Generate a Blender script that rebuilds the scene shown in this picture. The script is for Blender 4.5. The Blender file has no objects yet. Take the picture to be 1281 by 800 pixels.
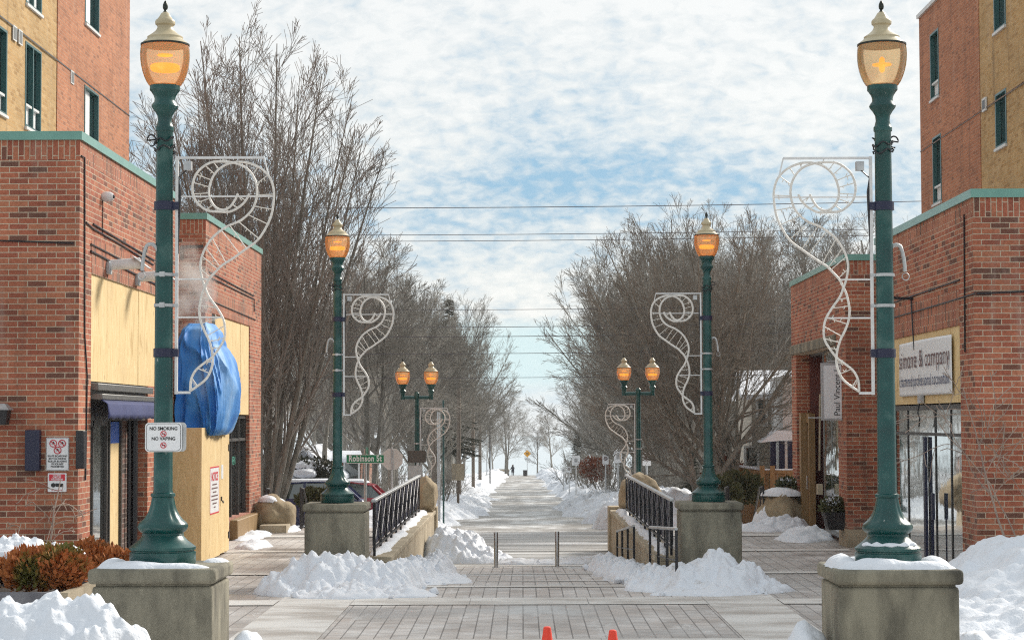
import bpy, math, random
import numpy as np
from mathutils import Vector, Matrix, noise as mn

S = bpy.context.scene
COL = S.collection
PI = math.pi
R = math.radians

# ------------------------------------------------------------------ camera
FPX = 2550.0
CAM = Vector((0.0, 0.0, 2.5))
PITCH = math.atan(124.0 / FPX)
YAW = math.atan(12.5 / FPX)
ROLL = R(-0.2)
CROT = Matrix.Rotation(YAW, 3, 'Z') @ Matrix.Rotation(PI / 2 + PITCH, 3, 'X') @ Matrix.Rotation(ROLL, 3, 'Z')
cd = bpy.data.cameras.new('camera')
cam = bpy.data.objects.new('camera', cd)
COL.objects.link(cam)
cd.sensor_fit = 'HORIZONTAL'
cd.sensor_width = 36.0
cd.lens = FPX * 36.0 / 1281.0
cd.clip_start = 0.1
cd.clip_end = 60000
cam.matrix_world = Matrix.Translation(CAM) @ CROT.to_4x4()
S.camera = cam


def ray(px, py):
    return CROT @ Vector(((px - 640.5) / FPX, (400.0 - py) / FPX, -1.0))


def at(px, py, Y):
    d = ray(px, py)
    return CAM + d * (Y / d.y)


def onX(px, py, X):
    d = ray(px, py)
    return CAM + d * (X / d.x)


# ------------------------------------------------------------------ mesh builder
class MB:
    def __init__(self):
        self.v = []
        self.f = []

    def add(self, vs, fs):
        b = len(self.v)
        self.v.extend([tuple(p) for p in vs])
        self.f.extend([tuple(i + b for i in q) for q in fs])
        return self

    def box(self, x0, x1, y0, y1, z0, z1):
        vs = [(x0, y0, z0), (x1, y0, z0), (x1, y1, z0), (x0, y1, z0), (x0, y0, z1), (x1, y0, z1), (x1, y1, z1), (x0, y1, z1)]
        return self.add(vs, [(0, 3, 2, 1), (4, 5, 6, 7), (0, 1, 5, 4), (1, 2, 6, 5), (2, 3, 7, 6), (3, 0, 4, 7)])

    def hexa(self, bot, top):
        n = len(bot)
        fs = [tuple(reversed(range(n))), tuple(range(n, 2 * n))]
        fs += [(i, (i + 1) % n, n + (i + 1) % n, n + i) for i in range(n)]
        return self.add(list(bot) + list(top), fs)

    def lathe(self, prof, c=(0, 0, 0), n=32, flute=None, phase=0.0):
        cx, cy, cz = c
        vs = []
        for (r, z) in prof:
            for k in range(n):
                a = 2 * PI * k / n + phase
                rr = r * (flute(a, z) if flute else 1.0)
                vs.append((cx + rr * math.cos(a), cy + rr * math.sin(a), cz + z))
        fs = []
        for i in range(len(prof) - 1):
            for k in range(n):
                k2 = (k + 1) % n
                fs.append((i * n + k, i * n + k2, (i + 1) * n + k2, (i + 1) * n + k))
        fs.append(tuple(reversed(range(n))))
        m = (len(prof) - 1) * n
        fs.append(tuple(range(m, m + n)))
        return self.add(vs, fs)

    def tube(self, pts, rad, n=6, cap=True):
        pts = [Vector(p) for p in pts]
        if not hasattr(rad, '__len__'):
            rad = [rad] * len(pts)
        vs = []
        ref = None
        for i, p in enumerate(pts):
            a = pts[max(i - 1, 0)]
            b = pts[min(i + 1, len(pts) - 1)]
            t = (b - a)
            if t.length < 1e-9:
                t = Vector((0, 0, 1))
            t.normalize()
            if ref is None:
                ref = Vector((0, 0, 1)) if abs(t.z) < 0.9 else Vector((1, 0, 0))
            u = (ref - t * ref.dot(t))
            if u.length < 1e-6:
                u = t.orthogonal()
            u.normalize()
            ref = u
            w = t.cross(u)
            for k in range(n):
                an = 2 * PI * k / n
                vs.append(p + (u * math.cos(an) + w * math.sin(an)) * rad[i])
        fs = []
        for i in range(len(pts) - 1):
            for k in range(n):
                k2 = (k + 1) % n
                fs.append((i * n + k, i * n + k2, (i + 1) * n + k2, (i + 1) * n + k))
        if cap:
            fs.append(tuple(reversed(range(n))))
            m = (len(pts) - 1) * n
            fs.append(tuple(range(m, m + n)))
        return self.add(vs, fs)

    def bar(self, a, b, w, h=None):
        """square bar between two points"""
        a, b = Vector(a), Vector(b)
        h = h or w
        t = (b - a).normalized()
        u = Vector((0, 0, 1)).cross(t) if abs(t.z) < 0.95 else Vector((1, 0, 0))
        u.normalize()
        v = t.cross(u)
        q = [u * (sx * w / 2) + v * (sy * h / 2) for sx, sy in ((-1, -1), (1, -1), (1, 1), (-1, 1))]
        return self.hexa([a + k for k in q], [b + k for k in q])

    def prism_y(self, poly, y0, y1):
        """polygon in (x,z), extruded along y"""
        return self.hexa([(x, y0, z) for x, z in poly], [(x, y1, z) for x, z in poly])

    def prism_x(self, poly, x0, x1):
        return self.hexa([(x0, y, z) for y, z in poly], [(x1, y, z) for y, z in poly])

    def wall_x(self, x0, x1, ya, yb, za, zb, ops=()):
        ys = sorted(set([ya, yb] + [o[0] for o in ops] + [o[1] for o in ops]))
        zs = sorted(set([za, zb] + [o[2] for o in ops] + [o[3] for o in ops]))
        for i in range(len(ys) - 1):
            # merge cells vertically
            run = None
            for j in range(len(zs) - 1):
                ym, zm = (ys[i] + ys[i + 1]) / 2, (zs[j] + zs[j + 1]) / 2
                hole = any(o[0] < ym < o[1] and o[2] < zm < o[3] for o in ops)
                if hole:
                    if run is not None:
                        self.box(x0, x1, ys[i], ys[i + 1], run, zs[j])
                    run = None
                elif run is None:
                    run = zs[j]
            if run is not None:
                self.box(x0, x1, ys[i], ys[i + 1], run, zs[-1])
        return self


def mesh_obj(name, v, f, mat, smooth=True, sharp=35):
    me = bpy.data.meshes.new(name)
    me.from_pydata(v, [], f)
    if smooth:
        me.polygons.foreach_set('use_smooth', [True] * len(me.polygons))
        me.set_sharp_from_angle(angle=R(sharp))
    me.update()
    if mat:
        me.materials.append(mat)
    o = bpy.data.objects.new(name, me)
    COL.objects.link(o)
    return o


def root_of(o):
    while o.parent:
        o = o.parent
    return o


def bev(o, w, seg=2):
    m = o.modifiers.new('bevel', 'BEVEL')
    m.width = w
    m.segments = seg
    m.limit_method = 'ANGLE'
    m.angle_limit = R(40)
    return o


def part(name, mb, mat, parent=None, label=None, bevel=0, smooth=True, sharp=35, kind=None):
    """mesh in world coordinates, stored relative to the root of its thing"""
    v = mb.v
    if parent is not None:
        L = root_of(parent).location
        v = [(a - L.x, b - L.y, c - L.z) for a, b, c in v]
    o = mesh_obj(name, v, mb.f, mat, smooth, sharp)
    if parent is not None:
        o.parent = parent
    if label:
        o['label'] = label
    if kind:
        o['kind'] = kind
    if bevel:
        bev(o, bevel)
    return o


def tag(o, label, cat, group=None, kind=None):
    o['label'] = label
    o['category'] = cat
    if group:
        o['group'] = group
    if kind:
        o['kind'] = kind
    return o


def thing(name, label, cat, loc, group=None):
    o = bpy.data.objects.new(name, None)
    COL.objects.link(o)
    o.location = loc
    o.empty_display_size = 0.1
    return tag(o, label, cat, group)


def single(name, mb, mat, label, cat, group=None, loc=None, **k):
    """one-mesh thing; its origin is put at its base centre"""
    a = np.array(mb.v)
    if loc is None:
        loc = ((a[:, 0].min() + a[:, 0].max()) / 2, (a[:, 1].min() + a[:, 1].max()) / 2, a[:, 2].min())
    v = [(p[0] - loc[0], p[1] - loc[1], p[2] - loc[2]) for p in mb.v]
    bevel = k.pop('bevel', 0)
    o = mesh_obj(name, v, mb.f, mat, **k)
    o.location = loc
    if bevel:
        bev(o, bevel)
    return tag(o, label, cat, group)


def struct(name, mb, mat, label, cat, **k):
    o = part(name, mb, mat, **k)
    tag(o, label, cat, kind='structure')
    return o


def copy_tree(o, parent=None):
    c = o.copy()
    COL.objects.link(c)
    if parent is not None:
        c.parent = parent
    for ch in list(o.children):
        copy_tree(ch, c)
    return c


# ------------------------------------------------------------------ materials
def newmat(name):
    m = bpy.data.materials.new(name)
    m.use_nodes = True
    nt = m.node_tree
    return m, nt, nt.nodes['Principled BSDF']


def N(nt, t, **k):
    n = nt.nodes.new(t)
    for a, b in k.items():
        setattr(n, a, b)
    return n


def setramp(n, stops):
    cr = n.color_ramp
    while len(cr.elements) > 1:
        cr.elements.remove(cr.elements[-1])
    cr.elements[0].position = stops[0][0]
    cr.elements[0].color = (*stops[0][1], 1)
    for p, c in stops[1:]:
        e = cr.elements.new(p)
        e.color = (*c, 1)


def pmat(name, c1, c2=None, scale=6, rough=0.6, metal=0.0, bump=0.0, stretch=(1, 1, 1), coord='Object', bscale=None, detail=5, spec=0.5, lo=0.35, hi=0.65):
    m, nt, b = newmat(name)
    c2 = c2 or tuple(x * 0.75 for x in c1)
    tc = N(nt, 'ShaderNodeTexCoord')
    mp = N(nt, 'ShaderNodeMapping')
    mp.inputs['Scale'].default_value = stretch
    if coord == 'World':
        g = N(nt, 'ShaderNodeNewGeometry')
        nt.links.new(g.outputs['Position'], mp.inputs['Vector'])
    else:
        nt.links.new(tc.outputs[coord], mp.inputs['Vector'])
    no = N(nt, 'ShaderNodeTexNoise')
    no.inputs['Scale'].default_value = scale
    no.inputs['Detail'].default_value = detail
    no.inputs['Roughness'].default_value = 0.62
    nt.links.new(mp.outputs[0], no.inputs['Vector'])
    rp = N(nt, 'ShaderNodeValToRGB')
    setramp(rp, [(lo, c2), (hi, c1)])
    nt.links.new(no.outputs['Fac'], rp.inputs['Fac'])
    nt.links.new(rp.outputs['Color'], b.inputs['Base Color'])
    b.inputs['Roughness'].default_value = rough
    b.inputs['Metallic'].default_value = metal
    b.inputs['Specular IOR Level'].default_value = spec
    if bump:
        n2 = N(nt, 'ShaderNodeTexNoise')
        n2.inputs['Scale'].default_value = bscale or scale * 4
        n2.inputs['Detail'].default_value = 6
        nt.links.new(mp.outputs[0], n2.inputs['Vector'])
        bp = N(nt, 'ShaderNodeBump')
        bp.inputs['Strength'].default_value = bump
        bp.inputs['Distance'].default_value = 0.02
        nt.links.new(n2.outputs['Fac'], bp.inputs['Height'])
        nt.links.new(bp.outputs[0], b.inputs['Normal'])
    return m


def math_n(nt, op, a, b=None, clamp=False):
    n = N(nt, 'ShaderNodeMath', operation=op)
    n.use_clamp = clamp
    for i, x in enumerate((a, b)):
        if x is None:
            continue
        if isinstance(x, (int, float)):
            n.inputs[i].default_value = x
        else:
            nt.links.new(x, n.inputs[i])
    return n.outputs[0]


def mixc(nt, fac, a, b, blend='MIX'):
    n = N(nt, 'ShaderNodeMix', data_type='RGBA', blend_type=blend)
    if isinstance(fac, (int, float)):
        n.inputs[0].default_value = fac
    else:
        nt.links.new(fac, n.inputs[0])
    for i, x in ((6, a), (7, b)):
        if isinstance(x, tuple):
            n.inputs[i].default_value = (*x, 1)
        else:
            nt.links.new(x, n.inputs[i])
    return n.outputs[2]


def brick_mat(name, stops, mortar, bw=0.2, bh=0.078, ms=0.007, swap=False, stain=0.25, rough=0.85):
    """bricks laid in world metres; swap=True stands them on end"""
    m, nt, b = newmat(name)
    g = N(nt, 'ShaderNodeNewGeometry')
    sp = N(nt, 'ShaderNodeSeparateXYZ')
    nt.links.new(g.outputs['Position'], sp.inputs[0])
    sn = N(nt, 'ShaderNodeSeparateXYZ')
    nt.links.new(g.outputs['True Normal'], sn.inputs[0])
    ax = math_n(nt, 'GREATER_THAN', math_n(nt, 'ABSOLUTE', sn.outputs[0]), 0.6)
    u = math_n(nt, 'ADD', math_n(nt, 'MULTIPLY', sp.outputs[1], ax), math_n(nt, 'MULTIPLY', sp.outputs[0], math_n(nt, 'SUBTRACT', 1.0, ax)))
    cv = N(nt, 'ShaderNodeCombineXYZ')
    nt.links.new(u, cv.inputs[1 if swap else 0])
    nt.links.new(sp.outputs[2], cv.inputs[0 if swap else 1])
    br = N(nt, 'ShaderNodeTexBrick')
    br.offset = 0.5
    br.inputs['Scale'].default_value = 1.0
    br.inputs['Color1'].default_value = (0, 0, 0, 1)
    br.inputs['Color2'].default_value = (1, 1, 1, 1)
    br.inputs['Mortar'].default_value = (0.5, 0.5, 0.5, 1)
    br.inputs['Mortar Size'].default_value = ms
    br.inputs['Mortar Smooth'].default_value = 0.15
    br.inputs['Bias'].default_value = 0.0
    br.inputs['Brick Width'].default_value = bw
    br.inputs['Row Height'].default_value = bh
    nt.links.new(cv.outputs[0], br.inputs['Vector'])
    rp = N(nt, 'ShaderNodeValToRGB')
    rp.color_ramp.interpolation = 'LINEAR'
    setramp(rp, stops)
    nt.links.new(br.outputs['Color'], rp.inputs['Fac'])
    no = N(nt, 'ShaderNodeTexNoise')
    no.inputs['Scale'].default_value = 28
    no.inputs['Detail'].default_value = 5
    nt.links.new(g.outputs['Position'], no.inputs['Vector'])
    n2 = N(nt, 'ShaderNodeTexNoise')
    n2.inputs['Scale'].default_value = 0.9
    n2.inputs['Detail'].default_value = 5
    nt.links.new(g.outputs['Position'], n2.inputs['Vector'])
    v1 = N(nt, 'ShaderNodeMapRange')
    v1.inputs[1].default_value = 0.25
    v1.inputs[2].default_value = 0.75
    v1.inputs[3].default_value = 0.78
    v1.inputs[4].default_value = 1.22
    nt.links.new(no.outputs['Fac'], v1.inputs[0])
    v2 = N(nt, 'ShaderNodeMapRange')
    v2.inputs[1].default_value = 0.3
    v2.inputs[2].default_value = 0.7
    v2.inputs[3].default_value = 1 - stain
    v2.inputs[4].default_value = 1 + stain * 0.6
    nt.links.new(n2.outputs['Fac'], v2.inputs[0])
    vv = math_n(nt, 'MULTIPLY', v1.outputs[0], v2.outputs[0])
    mc = mixc(nt, br.outputs['Fac'], rp.outputs['Color'], mortar)
    vc = N(nt, 'ShaderNodeCombineXYZ')
    for i in range(3):
        nt.links.new(vv, vc.inputs[i])
    col = mixc(nt, 1.0, mc, vc.outputs[0], 'MULTIPLY')
    # salt bloom near the ground and pale run marks
    lo_ = N(nt, 'ShaderNodeMapRange')
    lo_.inputs[1].default_value = 0.95
    lo_.inputs[2].default_value = 0.1
    nt.links.new(math_n(nt, 'ADD', sp.outputs[2], math_n(nt, 'MULTIPLY', n2.outputs['Fac'], .5)), lo_.inputs[0])
    mpr = N(nt, 'ShaderNodeMapping')
    mpr.inputs['Scale'].default_value = (2.2, 2.2, .22)
    nt.links.new(g.outputs['Position'], mpr.inputs['Vector'])
    n6 = N(nt, 'ShaderNodeTexNoise')
    n6.inputs['Scale'].default_value = 1.6
    n6.inputs['Detail'].default_value = 6
    nt.links.new(mpr.outputs[0], n6.inputs['Vector'])
    rn = N(nt, 'ShaderNodeMapRange')
    rn.inputs[1].default_value = .58
    rn.inputs[2].default_value = .76
    nt.links.new(n6.outputs['Fac'], rn.inputs[0])
    sf = math_n(nt, 'ADD', math_n(nt, 'MULTIPLY', lo_.outputs[0], .40), math_n(nt, 'MULTIPLY', rn.outputs[0], .22), clamp=True)
    col = mixc(nt, sf, col, (.50, .44, .38))
    dk = N(nt, 'ShaderNodeMapRange')
    dk.inputs[1].default_value = .42
    dk.inputs[2].default_value = .28
    dk.inputs[4].default_value = .35
    nt.links.new(n6.outputs['Fac'], dk.inputs[0])
    col = mixc(nt, dk.outputs[0], col, (.09, .06, .045))
    nt.links.new(col, b.inputs['Base Color'])
    b.inputs['Roughness'].default_value = rough
    b.inputs['Specular IOR Level'].default_value = 0.3
    h = math_n(nt, 'ADD', math_n(nt, 'SUBTRACT', 1.0, br.outputs['Fac']), math_n(nt, 'MULTIPLY', no.outputs['Fac'], 0.35))
    bp = N(nt, 'ShaderNodeBump')
    bp.inputs['Strength'].default_value = 0.55
    bp.inputs['Distance'].default_value = 0.008
    nt.links.new(h, bp.inputs['Height'])
    nt.links.new(bp.outputs[0], b.inputs['Normal'])
    return m


def flat(name, c, rough=0.5, metal=0.0, emit=None, es=0, spec=0.5):
    m, nt, b = newmat(name)
    b.inputs['Base Color'].default_value = (*c, 1)
    b.inputs['Roughness'].default_value = rough
    b.inputs['Metallic'].default_value = metal
    b.inputs['Specular IOR Level'].default_value = spec
    if emit:
        b.inputs['Emission Color'].default_value = (*emit, 1)
        b.inputs['Emission Strength'].default_value = es
    return m


RED = [(0.0, (0.15, 0.07, 0.05)), (0.10, (0.19, 0.075, 0.05)), (0.20, (0.31, 0.093, 0.056)), (0.5, (0.38, 0.12, 0.068)), (0.75, (0.405, 0.14, 0.078)), (1.0, (0.43, 0.165, 0.092))]
M = {}
M['brick'] = brick_mat('red_brick', RED, (0.52, 0.42, 0.31), bw=0.262, bh=0.079, ms=0.0065)
M['soldier'] = brick_mat('standing_brick', RED, (0.52, 0.42, 0.31), bw=0.262, bh=0.079, ms=0.0065, swap=True)
M['brick_tower'] = brick_mat('tower_brick', [(0, (0.28, 0.115, 0.06)), (0.15, (0.37, 0.145, 0.07)), (0.6, (0.43, 0.17, 0.082)), (1, (0.47, 0.20, 0.10))], (0.43, 0.26, 0.18), bw=0.262, bh=0.079, stain=0.15)
M['brick_tan'] = brick_mat('tan_brick', [(0, (0.34, 0.20, 0.075)), (0.2, (0.44, 0.27, 0.105)), (1, (0.50, 0.335, 0.155))], (0.48, 0.34, 0.18), bw=0.262, bh=0.079, stain=0.15)
M['brick_dark'] = brick_mat('dark_brick', [(0, (0.05, 0.035, 0.03)), (0.5, (0.13, 0.07, 0.055)), (1, (0.2, 0.1, 0.08))], (0.3, 0.25, 0.22), bw=0.262, bh=0.079)  # darker brick tones for the left shop recess and a tower joint
M['coping'] = pmat('green_metal_coping', (0.17, 0.36, 0.30), (0.13, 0.30, 0.25), scale=2, rough=0.3, spec=0.5)
def ply_mat():
    m, nt, b = newmat('plywood')
    g = N(nt, 'ShaderNodeNewGeometry')
    mp = N(nt, 'ShaderNodeMapping')
    mp.inputs['Scale'].default_value = (2.2, 2.2, .45)
    nt.links.new(g.outputs['Position'], mp.inputs['Vector'])
    n1 = N(nt, 'ShaderNodeTexNoise')
    n1.inputs['Scale'].default_value = 2.6
    n1.inputs['Detail'].default_value = 7
    n1.inputs['Distortion'].default_value = 1.4
    nt.links.new(mp.outputs[0], n1.inputs['Vector'])
    rp = N(nt, 'ShaderNodeValToRGB')
    setramp(rp, [(.3, (.56, .39, .17)), (.45, (.76, .575, .30)), (.52, (.69, .50, .24)), (.6, (.80, .62, .34)), (.75, (.72, .53, .26))])
    nt.links.new(n1.outputs['Fac'], rp.inputs['Fac'])
    vo = N(nt, 'ShaderNodeTexVoronoi')
    vo.inputs['Scale'].default_value = 2.4
    mp2 = N(nt, 'ShaderNodeMapping')
    mp2.inputs['Scale'].default_value = (1.6, 1.6, .8)
    nt.links.new(g.outputs['Position'], mp2.inputs['Vector'])
    nt.links.new(mp2.outputs[0], vo.inputs['Vector'])
    kn = N(nt, 'ShaderNodeMapRange')
    kn.inputs[1].default_value = .10
    kn.inputs[2].default_value = .05
    kn.inputs[4].default_value = .7
    nt.links.new(vo.outputs['Distance'], kn.inputs[0])
    n2 = N(nt, 'ShaderNodeTexNoise')
    n2.inputs['Scale'].default_value = .8
    n2.inputs['Detail'].default_value = 4
    nt.links.new(g.outputs['Position'], n2.inputs['Vector'])
    st = N(nt, 'ShaderNodeMapRange')
    st.inputs[1].default_value = .5
    st.inputs[2].default_value = .75
    st.inputs[4].default_value = .35
    nt.links.new(n2.outputs['Fac'], st.inputs[0])
    c_ = mixc(nt, kn.outputs[0], rp.outputs[0], (.24, .12, .045))
    c_ = mixc(nt, st.outputs[0], c_, (.50, .36, .19))
    nt.links.new(c_, b.inputs['Base Color'])
    b.inputs['Roughness'].default_value = .75
    bp = N(nt, 'ShaderNodeBump')
    bp.inputs['Strength'].default_value = .15
    bp.inputs['Distance'].default_value = .02
    nt.links.new(n2.outputs['Fac'], bp.inputs['Height'])
    nt.links.new(bp.outputs[0], b.inputs['Normal'])
    return m


M['ply'] = ply_mat()
M['conc'] = pmat('weathered_concrete', (0.27, 0.25, 0.19), (0.075, 0.07, 0.055), scale=2.6, rough=0.9, bump=0.5, bscale=60, coord='World', stretch=(1.3, 1.3, 0.45), lo=0.32, hi=0.62, detail=8)
M['conc_lite'] = pmat('pale_concrete', (0.47, 0.40, 0.29), (0.30, 0.25, 0.175), scale=1.6, rough=0.9, bump=0.25, bscale=40, coord='World')
def lamp_paint():
    m, nt, b = newmat('green_lamp_paint')
    tc = N(nt, 'ShaderNodeTexCoord')
    n1 = N(nt, 'ShaderNodeTexNoise')
    n1.inputs['Scale'].default_value = 5
    n1.inputs['Detail'].default_value = 6
    n2 = N(nt, 'ShaderNodeTexNoise')
    n2.inputs['Scale'].default_value = 38
    n2.inputs['Detail'].default_value = 3
    mp = N(nt, 'ShaderNodeMapping')
    mp.inputs['Scale'].default_value = (1, 1, .35)
    nt.links.new(tc.outputs['Object'], n1.inputs['Vector'])
    nt.links.new(tc.outputs['Object'], mp.inputs[0])
    nt.links.new(mp.outputs[0], n2.inputs['Vector'])
    rp = N(nt, 'ShaderNodeValToRGB')
    setramp(rp, [(.3, (.002, .042, .041)), (.55, (.004, .066, .061)), (.75, (.011, .090, .082))])
    nt.links.new(n1.outputs['Fac'], rp.inputs['Fac'])
    ch = N(nt, 'ShaderNodeMapRange')
    ch.inputs[1].default_value = .735
    ch.inputs[2].default_value = .77
    nt.links.new(n2.outputs['Fac'], ch.inputs[0])
    gr = N(nt, 'ShaderNodeMapRange')
    gr.inputs[1].default_value = .55
    gr.inputs[2].default_value = .8
    gr.inputs[4].default_value = .18
    nt.links.new(n1.outputs['Fac'], gr.inputs[0])
    c_ = mixc(nt, gr.outputs[0], rp.outputs[0], (.35, .36, .33))
    c_ = mixc(nt, ch.outputs[0], c_, (.45, .47, .45))
    nt.links.new(c_, b.inputs['Base Color'])
    b.inputs['Roughness'].default_value = .3
    bp = N(nt, 'ShaderNodeBump')
    bp.inputs['Strength'].default_value = .08
    bp.inputs['Distance'].default_value = .01
    nt.links.new(n2.outputs['Fac'], bp.inputs['Height'])
    nt.links.new(bp.outputs[0], b.inputs['Normal'])
    return m


M['green'] = lamp_paint()
M['black'] = flat('black_metal', (0.012, 0.012, 0.016), 0.4)
M['wire'] = flat('weathered_cable', (.09, .085, .10), .6)
M['navy'] = flat('navy_enamel', (0.010, 0.013, 0.045), 0.4)
M['bronze'] = flat('dark_bronze', (0.03, 0.035, 0.03), 0.4, 0.6)
M['steel'] = pmat('stainless_steel', (0.55, 0.55, 0.54), (0.4, 0.4, 0.4), scale=3, rough=0.32, metal=1.0)
M['galv'] = pmat('galvanised_metal', (0.55, 0.56, 0.56), (0.42, 0.43, 0.44), scale=12, rough=0.5, metal=0.7)
M['whitepaint'] = pmat('white_frame_paint', (0.74, 0.74, 0.74), (0.62, 0.62, 0.62), scale=10, rough=0.5)
M['rope'] = pmat('cream_rope_light', (0.82, 0.79, 0.74), (0.6, 0.57, 0.53), scale=60, rough=0.5, bump=0.3, bscale=120)
M['tinsel'] = pmat('pale_garland', (0.78, 0.74, 0.68), (0.6, 0.56, 0.5), scale=80, rough=0.4)
M['signwhite'] = pmat('sign_white', (0.82, 0.83, 0.84), (0.76, 0.77, 0.79), scale=3, rough=0.45)
M['ink'] = flat('black_ink', (0.015, 0.015, 0.018), 0.6)
M['redink'] = flat('red_ink', (0.62, 0.03, 0.05), 0.55)
M['maroon'] = flat('maroon_ink', (0.13, 0.06, 0.06), 0.6)
M['indigo'] = flat('indigo_ink', (0.05, 0.06, 0.13), 0.6)
M['cone'] = pmat('orange_plastic', (0.85, 0.06, 0.025), (0.7, 0.045, 0.02), scale=8, rough=0.5)
M['signgreen'] = flat('street_sign_green', (0.0, 0.20, 0.085), 0.4)
M['yellow'] = flat('warning_yellow', (0.75, 0.36, 0.02), 0.5)
M['wood'] = pmat('weathered_timber', (0.36, 0.22, 0.10), (0.24, 0.13, 0.055), scale=3, stretch=(6, 6, 0.6), rough=0.8, coord='World')
M['pole'] = pmat('utility_pole_wood', (0.20, 0.16, 0.125), (0.13, 0.10, 0.08), scale=3, stretch=(6, 6, 0.5), rough=0.9, coord='World')
M['bark'] = pmat('grey_bark', (0.27, 0.25, 0.215), (0.14, 0.13, 0.11), scale=4, stretch=(2, 2, 0.5), rough=0.95, bump=0.4, bscale=14)
M['twig'] = pmat('twig_bark', (0.30, 0.275, 0.235), (0.17, 0.155, 0.135), scale=0.8, rough=0.95)
M['twig_dark'] = pmat('dark_twig_bark', (0.23, 0.205, 0.18), (0.13, 0.117, 0.105), scale=0.8, rough=0.95)
for k_ in ('twig', 'twig_dark', 'bark'):
    nt_ = M[k_].node_tree
    b_ = nt_.nodes['Principled BSDF']
    lk_ = b_.inputs['Base Color'].links[0]
    src = lk_.from_socket
    oi = N(nt_, 'ShaderNodeObjectInfo')
    mr_ = N(nt_, 'ShaderNodeMapRange')
    mr_.inputs[3].default_value = .72
    mr_.inputs[4].default_value = 1.45
    nt_.links.new(oi.outputs['Random'], mr_.inputs[0])
    vs_ = N(nt_, 'ShaderNodeVectorMath', operation='SCALE')
    nt_.links.new(src, vs_.inputs[0])
    nt_.links.new(mr_.outputs[0], vs_.inputs['Scale'])
    nt_.links.new(vs_.outputs[0], b_.inputs['Base Color'])
M['twig_pale'] = pmat('pale_dry_twig', (0.42, 0.33, 0.27), (0.3, 0.22, 0.18), scale=4, rough=0.9)
M['conifer'] = pmat('conifer_needles', (0.06, 0.062, 0.04), (0.03, 0.035, 0.022), scale=1.5, rough=0.9)
M['shingle'] = pmat('grey_shingle', (0.14, 0.14, 0.15), (0.1, 0.1, 0.105), scale=8, rough=0.9)
M['siding'] = pmat('beige_siding', (0.46, 0.42, 0.35), (0.40, 0.36, 0.30), scale=1, stretch=(0.3, 0.3, 22), rough=0.8, coord='World')
M['siding_w'] = pmat('white_siding', (0.72, 0.72, 0.71), (0.6, 0.6, 0.6), scale=1, stretch=(12, 12, 0.2), rough=0.8, coord='World')
M['siding_g'] = pmat('grey_siding', (0.30, 0.31, 0.33), (0.25, 0.26, 0.28), scale=1, stretch=(0.3, 0.3, 20), rough=0.8, coord='World')
M['burlap'] = pmat('tan_burlap', (0.40, 0.325, 0.215), (0.25, 0.195, 0.125), scale=3, rough=0.95, bump=0.4, bscale=40)
M['carred'] = flat('red_car_paint', (0.32, 0.03, 0.045), 0.25)
M['carblue'] = flat('navy_car_paint', (0.02, 0.03, 0.10), 0.25)
M['cargrey'] = flat('grey_car_paint', (0.22, 0.23, 0.25), 0.25, 0.4)
M['rubber'] = flat('tyre_rubber', (0.02, 0.02, 0.02), 0.8)
M['winframe'] = flat('window_frame_white', (0.62, 0.63, 0.62), 0.5)
M['winteal'] = flat('window_frame_teal', (0.03, 0.10, 0.10), 0.4)
M['alu'] = flat('aluminium_frame', (0.20, 0.20, 0.19), 0.4, 0.6)
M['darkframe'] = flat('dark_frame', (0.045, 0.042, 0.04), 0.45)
M['blind'] = flat('white_blind', (0.68, 0.70, 0.70), 0.6)
M['rust'] = pmat('russet_leaves', (0.30, 0.09, 0.045), (0.17, 0.06, 0.03), scale=4, rough=0.9)
M['olive'] = pmat('olive_leaves', (0.10, 0.105, 0.04), (0.055, 0.06, 0.025), scale=4, rough=0.9)
M['pot'] = flat('charcoal_pot', (0.025, 0.025, 0.03), 0.6)
M['stonebox'] = pmat('grey_planter_stone', (0.20, 0.20, 0.22), (0.13, 0.13, 0.15), scale=5, rough=0.85, bump=0.2)
M['coat'] = flat('navy_coat', (0.02, 0.022, 0.035), 0.8)
M['skin'] = flat('skin', (0.5, 0.3, 0.22), 0.6)
M['redpaint'] = flat('hydrant_red', (0.50, 0.02, 0.06), 0.4)
M['bluepaint'] = flat('hydrant_blue', (0.05, 0.10, 0.35), 0.4)
M['reddoor'] = pmat('oxblood_panel', (0.17, 0.045, 0.035), (0.11, 0.03, 0.024), scale=3, rough=0.6)
M['tanwood'] = pmat('ochre_timber', (0.30, 0.19, 0.08), (0.22, 0.135, 0.055), scale=2, stretch=(5, 5, .5), rough=0.6, coord='World')


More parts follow.
